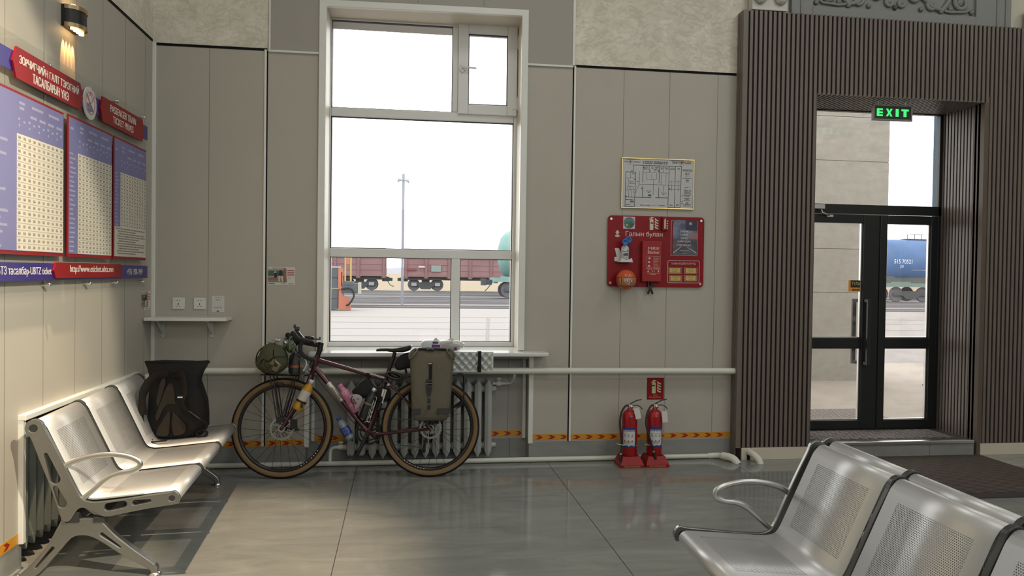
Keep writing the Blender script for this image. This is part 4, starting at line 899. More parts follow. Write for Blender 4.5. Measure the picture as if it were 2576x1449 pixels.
# ---------------------------------------------------------------- heating
def heating():
    pp = M['pipe_paint']
    w = thing('heating_pipe', 'thick white heating pipe running along the walls at handrail height', 'pipe')
    b = MB(); z = .7175
    b.tube(bez([(-.10, -.52, z-.030), (-.02, -.465, z-.028), (.052, -.40, z-.018), (.078, -.27, z-.004), (.10, -.12, z+.004), (.17, -.075, z+.004), (.30, -.070, z+.003), (1.3, -.070, z)], 8)+[Vector((2.6, -.070, z-.003)), Vector((4.456, -.070, z-.012))], .0255, 16)
    b.build('pipe', pp, w)
    for y, zz in ((-.9, z),): pass
    q = MB(); q.tube(bez([(2.672, -.05, .70), (2.672, -.02, .66), (2.668, .02, .63), (2.655, .055, .605), (2.62, .07, .598)], 6), .012, 10); q.tube([(2.62, .07, .598), (2.515, .07, .598)], .013, 10)
    o = q.build('branch_pipe', pp, w)
    q = MB(); q.tube([(2.585, .07, .598), (2.545, .07, .598)], .021, 12); q.tube([(2.565, .07, .61), (2.565, .07, .632)], .006, 8); q.tube([(2.548, .07, .636), (2.582, .07, .636)], .008, 8); q.build('valve', pp, o)
    w = thing('heating_pipe', 'thin white heating pipe lying on the floor along the back wall', 'pipe')
    b = MB(); b.tube([(-.0, -.055, .022), (4.27, -.055, .022)], .019, 12); b.build('pipe', pp, w)
    q = MB(); q.tube(bez([(4.25, -.055, .022), (4.31, -.075, .030), (4.36, -.13, .035), (4.40, -.19, .028), (4.425, -.225, -.01)], 6), [.022]*10+[.030]*15, 12); q.build('lagging', M['pipe_lag'], w)
    q = MB(); q.tube(bez([(1.285, -.055, .03), (1.285, -.04, .07), (1.285, .0, .105), (1.30, .05, .115), (1.35, .07, .115), (1.40, .07, .115)], 6), .013, 10); o = q.build('branch_pipe', pp, w)
    q = MB(); q.tube([(1.335, .07, .115), (1.375, .07, .115)], .021, 12); q.tube([(1.355, .07, .125), (1.355, .07, .150)], .006, 8); q.tube([(1.338, .07, .152), (1.372, .07, .152)], .008, 8); q.build('valve', pp, o)
    b = MB(); b.tube(bez([(4.557, -.05, .060), (4.560, -.14, .066), (4.575, -.20, .052), (4.592, -.235, .025), (4.60, -.245, -.01)], 6), .027, 12); tag(b.build('pipe_stub', M['pipe_lag']), 'short lagged pipe bending out of the slat baseboard into the floor', 'pipe')
heating()
def radiator(label, loc, n, pitch, rz, paint, H=.60):
    """cast-iron column radiator: sections with pointed front ribs"""
    w = thing('radiator', label, 'radiator', loc, (0, 0, rz))
    b = MB(); z0, z1 = .0, H; hw = .037
    # front rib: pointed ends, ridge in the middle
    def rib(y, s):
        vs = [(-hw*.75, y, z0+.05), (hw*.75, y, z0+.05), (hw*.75, y, z1-.05), (-hw*.75, y, z1-.05), (0, y-s*.010, z0), (0, y-s*.016, z0+.05), (0, y-s*.016, z1-.05), (0, y-s*.010, z1), (-hw*.75, y+s*.04, z0+.05), (hw*.75, y+s*.04, z0+.05), (hw*.75, y+s*.04, z1-.05), (-hw*.75, y+s*.04, z1-.05), (0, y+s*.04, z0+.01), (0, y+s*.04, z1-.01)]
        fs = [(0, 5, 6, 3), (5, 1, 2, 6), (0, 4, 5), (4, 1, 5), (3, 6, 7), (6, 2, 7), (0, 3, 11, 8), (1, 9, 10, 2), (0, 8, 12, 4), (1, 4, 12, 9), (3, 7, 13, 11), (2, 10, 13, 7), (8, 11, 10, 9), (8, 9, 12), (10, 11, 13)]
        b.add(vs, fs)
    rib(-.055, 1); rib(.035, 1); b.box(-.006, .006, -.02, .04, z0+.06, z1-.06)
    for z in (z0+.085, z1-.085): b.tube([(-pitch/2+.001, 0, z), (pitch/2-.001, 0, z)], .028, 14)
    first = b.build('section', paint, w, bevel=.004)
    for k in range(n):
        o = first if k == 0 else first.copy()
        if k: C.objects.link(o); o.parent = w
        o.location = (pitch*k, 0, 0)
    for z in (z0+.085, z1-.085):
        q = MB(); q.tube([(-pitch/2-.022, 0, z), (-pitch/2+.004, 0, z)], .024, 6); q.build('end_plug', paint, w); q = MB(); q.tube([(pitch*(n-.5)-.004, 0, z), (pitch*(n-.5)+.024, 0, z)], .024, 6); q.build('end_plug', paint, w)
    return w
radiator('cast-iron radiator in the niche under the window, behind the bicycle', (1.432, .062, .030), 14, .0805, 0, M['radiator_paint'], .612)
radiator('dark grey radiator in the left wall niche behind the bench', (-.085, -1.83, .06), 16, .0845, PI/2, M['radiator_dark'], .60)
def tape(label, fr, u0, u1, v0, v1, start=0.):
    w = thing('warning_tape', label, 'tape', group='yellow warning tape strips'); b = MB(); b.fbox(fr, u0, u1, v0, v1, 0, .0012); b.build('tape_ground', M['tape_yellow'], w)
    q = MB(); h = v1-v0; vm = (v0+v1)/2; p = .0985; u = u0+.02+start; hh = h*.34
    while u < u1-.01:
        e = min(u+.062, u1-.002); q.fpoly(fr, [(u, vm-hh), (u+.032, vm-hh), (e, vm), (u+.032, vm+hh), (u, vm+hh), (u+.028, vm)], .0012, .0017) if e > u+.04 else None; u += p
    q.build('red_chevron', M['tape_red'], w)
bf = F((0, -.001, 0), (1, 0, 0), (0, 0, 1), (0, -1, 0))
tape('chevron tape strip on the back wall between bench and bicycle front wheel', bf, .02, .779, .148, .193); tape('chevron tape strip seen through the front wheel spokes, right of the black gap', F((0, -.0016, 0), (1, 0, 0), (0, 0, 1), (0, -1, 0)), .807, 1.087, .148, .193)
tape('short chevron tape strip in the radiator niche left of the radiator', F((0, .139, 0), (1, 0, 0), (0, 0, 1), (0, -1, 0)), 1.152, 1.365, .150, .195)
tape('short chevron tape strip in the radiator niche right of the radiator', F((0, .139, 0), (1, 0, 0), (0, 0, 1), (0, -1, 0)), 2.50, 2.764, .165, .212)
tape('short chevron tape strip between the niche and the next black gap', F((0, -.0016, 0), (1, 0, 0), (0, 0, 1), (0, -1, 0)), 2.830, 3.105, .160, .206); tape('long chevron tape strip behind the fire extinguishers', bf, 3.132, 4.449, .157, .203)
tape('chevron tape strip on the left wall beside the bench', F((.001, 0, 0), (0, 1, 0), (0, 0, 1), (1, 0, 0)), -4.5, -1.966, .135, .185, .01)
# ---------------------------------------------------------------- fire safety
RED = mat('fire_red', (.25, .006, .011), .4, 0, .25, .06); GLOW = mat('pale_lime', (.55, .62, .33), .5); PINKW = mat('print_pale', (.62, .50, .47), .5); WHT = mat('print_white', (.66, .65, .62), .5)
def ext_icon(b, fr, u, v, s, n, m):
    """little extinguisher and flames"""
    P = lambda pts: b.fpoly(fr, [(u+a*s, v+c*s) for a, c in pts], n, n+.0006, m)
    P([(-.34, -.5), (-.06, -.5), (-.06, .24), (-.10, .32), (-.30, .32), (-.34, .24)]); P([(-.25, .32), (-.15, .32), (-.15, .40), (-.02, .40), (-.02, .45), (-.16, .50), (-.25, .46)]); P([(-.25, .40), (-.25, .47), (-.36, .40), (-.40, .27), (-.36, .27), (-.32, .36)])
    for k in range(4):
        y = -.40+.20*k
        P([(.04, y+.10), (.12, y+.02), (.22, y-.02), (.34, y-.06), (.34, y+.04), (.24, y+.07), (.16, y+.12), (.08, y+.22)])
def fire_sign():
    fr = F((0, -.001, 0), (1, 0, 0), (0, 0, 1), (0, -1, 0)); b = MB(); b.fbox(fr, 3.749, 3.888, .472, .645, 0, .003, 0); ext_icon(b, fr, 3.826, .575, .108, .0031, 1)
    b.fbox(fr, 3.790, 3.813, .578, .588, .0038, .0042, 0); b.ftext(fr, 'Fire', 3.818, .507, .030, .011, .0034, 2, .01); b.ftext(fr, 'Extinguisher', 3.818, .490, .100, .013, .0034, 2, .01)
    tag(b.build('fire_sign', [RED, GLOW, mat('sign_gold', (.55, .38, .16), .5)]), 'red fire extinguisher sign on the wall above the right extinguisher', 'sign')
fire_sign()
def extinguisher(x, label, tagrot, hosed):
    y = -.205; w = thing('fire_extinguisher', label, 'fire extinguisher', (x, y, .0), group='red fire extinguishers'); z0 = .036
    b = MB(); b.lathe([(.0, z0+.001), (.055, z0+.001), (.060, z0+.01), (.060, .375), (.056, .395), (.044, .415), (.022, .430), (.017, .436), (.017, .446)], 32); b.build('cylinder', mat('ext_red', (.33, .010, .014), .22, 0, .5, .05), w)
    q = MB(); Z = .446; q.tube([(0, 0, Z-.012), (0, 0, Z+.018)], .015, 12); q.box(-.012, .022, -.010, .010, Z+.008, Z+.026); q.build('valve_head', M['chrome'], w)
    q = MB(); q.tube(bez([(-.005, 0, Z+.022), (.02, 0, Z+.036), (.055, 0, Z+.052), (.092, 0, Z+.060)], 5), [.008]*3+[.007]*13, 8, flat=.55); q.build('lever', M['black_plastic'], w)
    q = MB(); q.tube(bez([(.02, 0, Z+.014), (.055, 0, Z+.016), (.085, 0, Z+.002), (.098, 0, Z-.014)], 5), .006, 8, flat=.55); q.build('carry_handle', M['black_plastic'], w)
    q = MB(); q.lathe([(0, 0), (.013, 0), (.013, .008), (0, .010)], 16, Matrix.Translation((.010, -.012, Z+.006)) @ Matrix.Rotation(PI/2, 4, 'X')); q.build('gauge', M['steel'], w)
    q = MB()
    if hosed == 0: pts = [(-.008, 0, Z+.012), (-.035, -.004, Z+.012), (-.068, -.010, .41), (-.082, -.020, .34), (-.078, -.030, .26), (-.072, -.040, .17), (-.080, -.050, .10)]
    else: pts = [(-.008, 0, Z+.012), (-.035, -.010, Z+.010), (-.072, -.030, .40), (-.085, -.055, .32), (-.066, -.066, .24), (-.045, -.070, .17), (-.030, -.072, .12)]
    q.tube(bez(pts, 6), .0075, 10); q.build('hose', M['black_plastic'], w)
    e = Vector(pts[-1]); d = (Vector(pts[-1])-Vector(pts[-2])).normalized(); q = MB(); q.tube([e-d*.005, e+d*.006], .0095, 12, m=0); q.tube([e+d*.006, e+d*.062], [.0085, .0105], 12, m=1); q.build('nozzle', [M['steel'], M['black_plastic']], w)
    # wrapped label
    def wrap(a0, a1, z0, z1, r, m, bb):
        k = 10; vs = []
        for i in range(k+1): a = math.radians(a0+(a1-a0)*i/k); vs += [(r*math.cos(a), r*math.sin(a), z0), (r*math.cos(a), r*math.sin(a), z1)]
        bb.add(vs, [(2*i, 2*i+1, 2*i+3, 2*i+2) for i in range(k)], m, True)
    q = MB(); c = 250 if not hosed else 265; wrap(c-52, c+52, .150, .305, .0604, 0, q); wrap(c-46, c+46, .165, .285, .0608, 1, q); wrap(c-46, c+46, .272, .285, .0611, 2, q); wrap(c-44, c+44, .228, .2295, .0612, 3, q); wrap(c-44, c+44, .252, .2535, .0612, 3, q); wrap(c-44, c+44, .172, .176, .0612, 4, q)
    for k in range(8): wrap(c-42+k*11, c-36+k*11, .275, .283, .0614, 1, q)
    for r_, zz in ((0, .240), (1, .198)):
        for k in range(3): wrap(c-34+k*27, c-26+k*27, zz-.006, zz+.006, .0614, 5 if r_ else 3, q)
    for k in range(5): wrap(c-40, c+40-R0.uniform(0, 30), .180+k*.003, .1812+k*.003, .0614, 3, q)
    q.build('label', [mat('label_blue', (.03, .04, .25), .4), mat('label_white', (.62, .62, .62), .4), mat('label_navy', (.08, .09, .20), .4), mat('label_ink', (.18, .16, .18), .5), mat('label_lime', (.35, .55, .25), .5), mat('label_red', (.35, .06, .05), .5)], w)
    q = MB(); wrap(0, 360, .158, .165, .0622, 0, q)
    if not hosed: q.tube([(-.05, -.035, .163), (-.085, -.055, .172), (-.118, -.06, .180)], .003, 6)
    q.tube([(-.060, -.015, .163), (-.085, -.035, .166), (-.060, -.045, .161)], .003, 6); q.build('cable_tie', mat('tie_lime', (.36, .62, .22), .5), w)
    # white tag on a string
    q = MB(); fr = F((.030 if not hosed else .052, -.066, .452 if not hosed else .425), (math.cos(tagrot), 0, math.sin(tagrot)), (-math.sin(tagrot), 0, math.cos(tagrot)), (0, -1, 0)); q.fbox(fr, -.022, .022, -.085, .0, 0, .001)
    q.build('inspection_tag', WHT, w); q = MB(); q.tube(bez([(.008, -.02, Z+.01), (.03, -.04, Z+.005), fr(0, -.008, .001)], 5), .0012, 5); q.build('string', WHT, w)
R0 = random.Random(2)
def ext_stand(x, label):
    w = thing('extinguisher_stand', label, 'stand', (x, -.205, 0), group='red extinguisher stands'); b = MB(); s, t = .092, .066
    vs = [(-s, -s-.004, 0), (s, -s-.004, 0), (s, s, 0), (-s, s, 0), (-s, -s-.004, .022), (s, -s-.004, .022), (s, s, .022), (-s, s, .022), (-t, -t, .080), (t, -t, .080), (t, t, .080), (-t, t, .080)]
    b.add(vs, [(3, 2, 1, 0)]+[(i, (i+1) % 4, 4+(i+1) % 4, 4+i) for i in range(4)]+[(4+i, 4+(i+1) % 4, 8+(i+1) % 4, 8+i) for i in range(4)])
    k = 24; cr = [(.0622*math.cos(2*PI*(i+.5)/k-3*PI/4), .0622*math.sin(2*PI*(i+.5)/k-3*PI/4)) for i in range(k)]
    n0 = len(b.v); top = [8, 9, 10, 11]; vs = [(a, c, .080) for a, c in cr]+[(a, c, .034) for a, c in cr]+[(0, 0, .034)]; fs = []
    for i in range(k):
        j = (i+1) % k; fs.append((n0+i, n0+j, n0+k+j, n0+k+i)); fs.append((n0+k+i, n0+k+j, n0+2*k)); q4 = (4*i)//k
        fs.append((top[q4], n0+j, n0+i)) if (4*j)//k == q4 or True else None
    for q4 in range(4):
        i = (k*(q4+1)//4) % k; fs.append((top[q4], top[(q4+1) % 4], n0+i))
    b.v += [Vector(v) for v in vs]
    for f in fs: b.f.append(f); b.m.append(0); b.sm.append(False)
    b.build('base', mat('stand_red', (.28, .010, .013), .35, 0, .3, .05), w, bevel=.0025)
    dz, dy = .058, -(s+.004-t); Lv = math.hypot(dz, dy); fr = F((0, -s-.005, .0), (1, 0, 0), (0, 0, 1), (0, -1, 0)); q = MB(); q.ftext(fr, 'FIRE EXTINGUISHER', 0.0, .0125, .125, .011, .0, 0, .015); q.build('lettering', mat('stand_gold', (.55, .34, .10), .5), w)
for x, l1, l2, tr, hs in ((3.548, 'left red fire extinguisher with its white tag and hose hanging free', 'red stand under the left fire extinguisher', .25, 0), (3.748, 'right red fire extinguisher with the hose crossing its front', 'red stand under the right fire extinguisher, nearer the door', .12, 1)):
    ext_stand(x, l2); extinguisher(x, l1, tr, hs)
def plan_sign():
    w = thing('evacuation_plan', 'evacuation floor plan with thin gold frame above the red fire board', 'plan', (3.507, -.002, 1.992)); fr = F((0, 0, 0), (1, 0, 0), (0, 0, 1), (0, -1, 0)); W, H = .598, .398
    b = MB(); b.fbox(fr, .004, W-.004, .004, H-.004, 0, .010); b.build('sheet', mat('plan_white', (.50, .51, .50), .35, 0, .4), w)
    b = MB(); t = .007
    for u0, u1, v0, v1 in ((0, W, 0, t), (0, W, H-t, H), (0, t, t, H-t), (W-t, W, t, H-t)): b.fbox(fr, u0, u1, v0, v1, 0, .016)
    b.build('gold_frame', mat('gold_metal', (.62, .46, .18), .25, .9), w, bevel=.001)
    # crop coordinates of the drawing -> sheet
    X = lambda x: (x-40)/1780*W; Z = lambda y, x=900: H-(y-(85+(x-40)*.020))/1265*H*.985
    q = MB(); n = .0103
    def ln(x0, y0, x1, y1, t=.0011):
        a = Vector((X(x0), Z(y0, x0))); c = Vector((X(x1), Z(y1, x1))); d = (c-a); d = d.normalized() if d.length else Vector((1, 0)); p = Vector((-d.y, d.x))*t; q.add([fr(*(a-p), n), fr(*(c-p), n), fr(*(c+p), n), fr(*(a+p), n)], [(0, 1, 2, 3)], 0)
    T = .0020
    for l in [(325, 278, 1505, 295, T), (325, 278, 318, 448, T), (145, 448, 385, 455, T), (145, 448, 135, 1335, T), (385, 455, 365, 1335, T), (135, 1335, 365, 1335, T), (135, 1090, 780, 1100, T), (870, 1100, 1185, 1105, T), (1205, 295, 1185, 1345, T), (1505, 295, 1485, 1350, T), (1185, 1345, 1485, 1350, T), (1355, 295, 1345, 1345, T),
              (565, 285, 560, 715, T), (560, 800, 553, 1098, T), (960, 295, 958, 730, T), (955, 840, 950, 1100, T), (483, 430, 478, 765), (478, 765, 1500, 780), (478, 765, 380, 985), (820, 640, 818, 1050), (650, 460, 648, 632), (648, 632, 892, 636), (892, 636, 895, 462), (780, 462, 775, 632), (565, 458, 640, 460), (650, 462, 755, 462), (800, 460, 895, 462), (715, 290, 712, 460), (833, 290, 830, 460), (1065, 295, 1062, 462), (965, 462, 1200, 468), (1010, 470, 1008, 770), (1130, 470, 1125, 770), (1065, 780, 1062, 945), (1195, 690, 1270, 690), (1290, 690, 1498, 692), (1190, 890, 1490, 892), (1272, 650, 1270, 925), (1430, 650, 1427, 935), (145, 605, 380, 608), (265, 450, 262, 605), (185, 820, 335, 822), (185, 820, 182, 940), (335, 822, 332, 985), (225, 895, 222, 1090), (295, 895, 292, 1090), (260, 822, 258, 930), (332, 985, 380, 985), (145, 890, 380, 892), (210, 610, 208, 815)]: ln(*l)
    q.build('floor_plan_lines', mat('plan_ink', (.035, .035, .035), .6), w)
    q = MB()
    RR = random.Random(11)
    def tx(k, x, y, ww, hh, m=0):
        """a line of print too small to read: short strokes"""
        u = X(x)-ww/2; v = Z(y, x)
        while u < X(x)+ww/2:
            g = RR.uniform(.0016, .0030)
            if RR.random() > .14: q.add([fr(u, v-hh/2, n+.0002), fr(u+g, v-hh/2, n+.0002), fr(u+g, v+hh/2*RR.uniform(.6, 1), n+.0002), fr(u, v+hh/2, n+.0002)], [(0, 1, 2, 3)], m)
            u += g+.0010
    tx(0, 860, 188, .205, .0085, 0); tx(0, 855, 228, .20, .0085, 0); tx(0, 300, 130, .11, .006); tx(0, 130, 190, .03, .006); tx(0, 415, 196, .055, .006); tx(0, 1490, 152, .16, .006); tx(0, 1500, 186, .155, .006); tx(0, 1340, 215, .04, .006); tx(0, 1660, 218, .05, .006)
    for s, x, y, ww in ((0, 650, 320, .035), (0, 650, 350, .03), (0, 775, 322, .016), (0, 785, 350, .02), (0, 897, 322, .034), (0, 895, 352, .016), (0, 1018, 338, .030), (0, 1018, 368, .016), (0, 1138, 336, .034), (0, 1140, 368, .018), (0, 1280, 338, .034), (0, 1278, 370, .038), (0, 1435, 345, .024), (0, 1435, 375, .024), (0, 330, 497, .022), (0, 283, 687, .036), (0, 712, 932, .044), (0, 712, 962, .018), (0, 1078, 980, .044), (0, 1078, 1010, .018), (0, 436, 688, .018), (0, 245, 1155, .066), (0, 1265, 1268, .024), (0, 1265, 1298, .024), (0, 1422, 1270, .024), (0, 1422, 1300, .024), (0, 620, 1296, .078), (0, 1025, 1300, .054)): tx(s, x, y, ww, .0058)
    for s, y, ww in ((0, 378, .078), (0, 408, .078), (0, 463, .036), (0, 500, .042), (0, 537, .042), (0, 598, .074), (0, 632, .02), (0, 655, .02), (0, 690, .026), (0, 832, .040), (0, 900, .056), (0, 930, .064), (0, 963, .046), (0, 995, .060), (0, 1043, .058), (0, 1070, .03), (0, 1110, .058), (0, 1138, .026), (0, 1172, .052), (0, 1210, .018), (0, 1240, .026), (0, 1272, .062), (0, 1308, .062)): tx(s, 1655, y, ww, .0058)
    for x, y, r in ((250, 200, .024), (1508, 215, .022)):
        q.fring(fr, X(x), Z(y, x), r, r-.0012, n+.0002, n+.0005, 1, 24); q.fring(fr, X(x), Z(y, x), r*.72, r*.72-.001, n+.0002, n+.0005, 1, 20); q.fdisc(fr, X(x), Z(y-10, x), r*.38, n+.0002, n+.0006, 1, 9)
    for x, y in ((732, 1042), (305, 1205)): q.fbox(fr, X(x)-.014, X(x)+.014, Z(y, x)-.007, Z(y, x)+.007, n, n+.0006, 2)
    for x, y in ((292, 425), (582, 335), (160, 1065), (1220, 868), (1533, 1187)): q.fpoly(fr, [(X(x)-.006, Z(y, x)-.005), (X(x)+.006, Z(y, x)-.005), (X(x), Z(y, x)+.006)], n, n+.0006, 0)
    for x, y in ((255, 735), (165, 1283), (605, 380), (858, 388), (1530, 1250), (1533, 1048), (735, 425), (945, 430), (362, 640), (537, 868)): q.fdisc(fr, X(x), Z(y, x), .0035, n, n+.0006, 0, 8, .0055)
    for x, y, l in ((315, 737, .028), (228, 1283, .028), (665, 380, .026), (910, 390, .026)): tx(0, x, y, l, .006)
    q.tube(bez([fr(X(750), Z(1325), n), fr(X(800), Z(1290), n), fr(X(850), Z(1300), n), fr(X(905), Z(1275), n)], 5), .0008, 4)
    q.build('plan_lettering', [M['plan_ink'], mat('stamp_maroon', (.20, .07, .10), .6), mat('plan_green', (.03, .18, .11), .6)], w)
plan_sign()
def fire_board():
    x0, x1, z0, z1 = 3.402, 4.196, 1.372, 1.932; n0 = .018
    w = thing('fire_board', 'large red fire point board on the wall below the evacuation plan', 'board', (0, 0, 0)); fr = F((0, 0, 0), (1, 0, 0), (0, 0, 1), (0, -1, 0))
    o = rrect(x0, x1, z0, z1, .03); b = MB(); b.fpoly(fr, o, n0-.006, n0); b.build('panel', RED, w, bevel=.001)
    for u, v in ((x0+.025, z1-.028), (x1-.028, z1-.028), (x0+.025, z0+.028), (x1-.028, z0+.028)):
        q = MB(); q.fdisc(fr, u, v, .0095, .001, n0+.006, 0, 16); q.build('stand_off', M['steel'], w)
    # positions read on a 1159 px wide detail: u = x0 + (px-100)/873*W
    U = lambda px: 3.402+(px-105)/870*.794; V = lambda py, px=540: 1.932-(py-(572+(px-105)*.022))/667*.56
    q = MB(); n = n0+.0008; q.ftext(fr, 'Галын булан', U(430), V(755, 430), .305, .050, n, 0, .02)
    uu, vv = U(190), V(745, 190); q.fdisc(fr, uu, vv-.018, .020, n-.0003, n, 0, 16, .009); q.fdisc(fr, uu, vv+.004, .010, n-.0003, n, 0, 14, .013); q.fpoly(fr, [(uu-.017, vv+.006), (uu+.017, vv+.006), (uu+.009, vv+.022), (uu, vv+.028), (uu-.009, vv+.022)], n-.0003, n+.0003, 0)
    ext_icon(q, fr, U(517), V(648, 517), .096, n, 1)
    q.ftext(fr, 'ГАЛЫН ИДЭВХТЭНҮҮД', U(790), V(1031, 790), .205, .020, n, 0, .01)
    def outline(u0, u1, v0, v1, r, t, m=0):
        a = rrect(u0, u1, v0, v1, r); c = rrect(u0+t, u1-t, v0+t, v1-t, max(r-t, .001)); k = len(a); q.add([fr(*p, n) for p in a]+[fr(*p, n) for p in c], [(i, (i+1) % k, k+(i+1) % k, k+i) for i in range(k)], m)
    outline(U(646), U(937), V(1215, 790), V(1000, 790), .014, .004); outline(U(672), U(916), V(955, 790), V(622, 790), .004, .003)
    q.build('board_print', [PINKW, mat('print_lime', (.58, .60, .46), .5)], w)
    q = MB(); q.fbox(fr, U(455), U(590), V(716, 520), V(592, 520), n0, n0+.0015); q.fbox(fr, U(583), U(638), V(716, 610), V(592, 610), n0, n0+.030); q.build('flag_sign', RED, w)
    q = MB(); ext_icon(q, fr, U(517), V(648, 517), .104, n0+.0018, 0); q.fbox(fr, U(486), U(508), V(652, 500), V(638, 500), n0+.0025, n0+.0028, 1)
    for k in range(1): 
        q.fpoly(fr, [(U(598), V(700, 605)), (U(612), V(700, 605)), (U(612), V(620, 605)), (U(606), V(598, 605)), (U(598), V(620, 605))], n0+.0302, n0+.0306, 0)
        for j in range(4): q.fbox(fr, U(620), U(632), V(700-22*j, 625), V(690-22*j, 625), n0+.0302, n0+.0306, 0)
    q.build('flag_pictogram', [mat('print_lime', (.58, .60, .46), .5), RED], w)
    # round green badge sticker
    u, v = U(293), V(643, 293); b = MB(); b.fbox(fr, u-.048, u+.048, v-.048, v+.048, n0, n0+.001, 0); n = n0+.0013; b.fdisc(fr, u, v, .043, n-.0003, n, 1, 28); b.fring(fr, u, v, .044, .034, n, n+.0003, 2, 28)
    b.fpoly(fr, [(u-.033, v-.008), (u-.018, v+.012), (u-.006, v+.0), (u+.010, v+.018), (u+.033, v-.008), (u+.02, v-.028), (u-.02, v-.028)], n, n+.0004, 3); b.fpoly(fr, [(u-.03, v-.012), (u-.008, v-.008), (u-.012, v-.028), (u-.024, v-.026)], n+.0004, n+.0007, 4); b.fpoly(fr, [(u+.006, v-.018), (u+.034, v-.004), (u+.028, v-.024), (u+.010, v-.030)], n+.0004, n+.0007, 5)
    for i in range(16): a = math.radians(200-13.5*i); b.fdisc(fr, u+.039*math.cos(a), v+.039*math.sin(a), .0022, n+.0003, n+.0006, 0, 5)
    tag(b.build('badge_sticker', [mat('badge_white', (.50, .50, .58), .5), mat('badge_sky', (.10, .22, .27), .5), mat('badge_ring', (.06, .13, .10), .5), mat('badge_green', (.03, .16, .07), .5), mat('badge_yellow', (.42, .40, .10), .5), mat('badge_maroon', (.16, .04, .05), .5)]), 'square sticker with a round green landscape badge on the red board', 'sticker')
    # yellow name cards in clear pockets
    for i, (px, py) in enumerate(((713, 1092), (858, 1095), (720, 1167), (858, 1167))):
        u, v = U(px), V(py, px); lab = ('upper left', 'upper right', 'lower left', 'lower right')[i]
        b = MB(); b.fbox(fr, u-.043, u+.043, v-.020, v+.020, n0, n0+.0015, 0); b.fquad(fr, u-.030, u+.030, v+.012, v+.014, n0+.0018, 1); b.fquad(fr, u-.026, u+.026, v+.001, v+.005, n0+.0018, 1); b.fquad(fr, u-.018, u+.018, v-.012, v-.008, n0+.0018, 1)
        o = b.build('name_card', [mat('card_yellow', (.55, .43, .12), .5), mat('card_ink', (.22, .17, .06), .5)]); tag(o, lab+' yellow name card on the red fire board', 'card', 'yellow name cards')
        b = MB(); b.fbox(fr, u-.052, u-.049, v-.024, v+.024, n0, n0+.004); b.fbox(fr, u+.049, u+.052, v-.024, v+.024, n0, n0+.004); b.fbox(fr, u-.052, u+.052, v-.026, v-.023, n0, n0+.004); p = b.build('card_pocket', PINKW); p.parent = w
    # road poster
    u0, u1, v0, v1 = U(688), U(913), V(952, 800), V(618, 800); W, H = u1-u0, v1-v0; b = MB(); b.fbox(fr, u0, u1, v0, v1, n0, n0+.003, 0); n = n0+.0034
    t = NT('poster_art', .35, 0, .4); X, Y, Z = t.xyz()[:3]; s = t.ramp(Z, v0, v1); nn = t.noise(t.mapv((9, 9, 9)), 1.2, 6, .6); 
    c = t.mix(t.ramp(nn, .35, .65), (.045, .055, .11), (.22, .25, .33)); c = t.mix(t.math('MULTIPLY', t.ramp(X, u0+W*.45, u0+W*.55), t.ramp(s, .70, .72)), c, (.03, .03, .055)); c = t.mix(t.math('MULTIPLY', t.math('MULTIPLY', t.ramp(X, u0+W*.55, u0+W*.9), t.ramp(s, .44, .5)), t.ramp(s, .68, .58)), c, (.34, .15, .12))
    t.col(t.mix(t.ramp(s, .50, .44), c, t.mix(t.ramp(nn, .3, .7), (.045, .04, .055), (.12, .11, .13))))
    for i, (s_, ww) in enumerate((('ХАРЖ', .34), ('СУУХ', .30), ('БИШ', .26), ('ХАМТДАА', .54), ('СЭРГИЙЛЬЕ', .58))): b.ftext(fr, s_, u0+W*.46, v0+H*(.685-.097*i), W*ww, H*.062, n, 1, .045)
    for s in (-1, 1): b.fpoly(fr, [(u0+W*(.46+s*.10), v0+H*.25), (u0+W*(.46+s*.125), v0+H*.25), (u0+W*(.5+s*.47), v0+H*.085), (u0+W*(.5+s*.47), v0+H*.055)][::s], n-.0002, n+.0002, 1)
    [b.fquad(fr, u0+W*(.29+.022*k), u0+W*(.305+.022*k), v0+H*.125, v0+H*.142, n, 1) for k in range(18)]; [b.fquad(fr, u0+W*(.39+.022*k), u0+W*(.405+.022*k), v0+H*.054, v0+H*.07, n, 1) for k in range(9)]; b.fring(fr, u0+W*.71, v0+H*.905, .012, .007, n-.0002, n, 1, 18); b.fdisc(fr, u0+W*.71, v0+H*.905, .004, n-.0002, n, 1, 10); b.fpoly(fr, [(u0+W*.22, v0+H*.90), (u0+W*.26, v0+H*.88), (u0+W*.30, v0+H*.92), (u0+W*.26, v0+H*.895)], n-.0002, n, 1)
    tag(b.build('road_poster', [t.m, mat('poster_text', (.55, .54, .55), .5)]), 'dark blue road poster with white Cyrillic slogan on the red board', 'poster')
    # fire blanket box
    w2 = thing('fire_blanket', 'red fire blanket case with two black pull straps on the red board', 'fire blanket', (0, 0, 0)); u0, u1, v0, v1 = U(402), U(574), V(1198, 490), V(818, 490); d0, d1 = n0, n0+.045
    b = MB(); b.fbox(fr, u0, u1, v0, v1, d0, d1); b.build('case', mat('case_red', (.33, .022, .020), .4, 0, .3, .04), w2, bevel=.003); n = d1+.0006; q = MB(); cu = (u0+u1)/2+.012
    q.ftext(fr, 'FIRE', cu, V(886, 498), .092, .023, n, 0, .03); q.ftext(fr, 'Blanket', cu, V(922, 498), .095, .026, n, 0, .02); bx0, bx1, by0, by1 = cu-.056, cu+.056, V(1065, 498), V(958, 498)
    for a in ((bx0, bx1, by0, by0+.0012), (bx0, bx1, by1-.0012, by1), (bx0, bx0+.0012, by0, by1), (bx1-.0012, bx1, by0, by1)): q.fquad(fr, *a, n)
    for k in range(9):
        z = by1-.008-k*.0092; q.fquad(fr, cu-.002, cu+.048-R0.uniform(0, .012), z, z+.002, n)
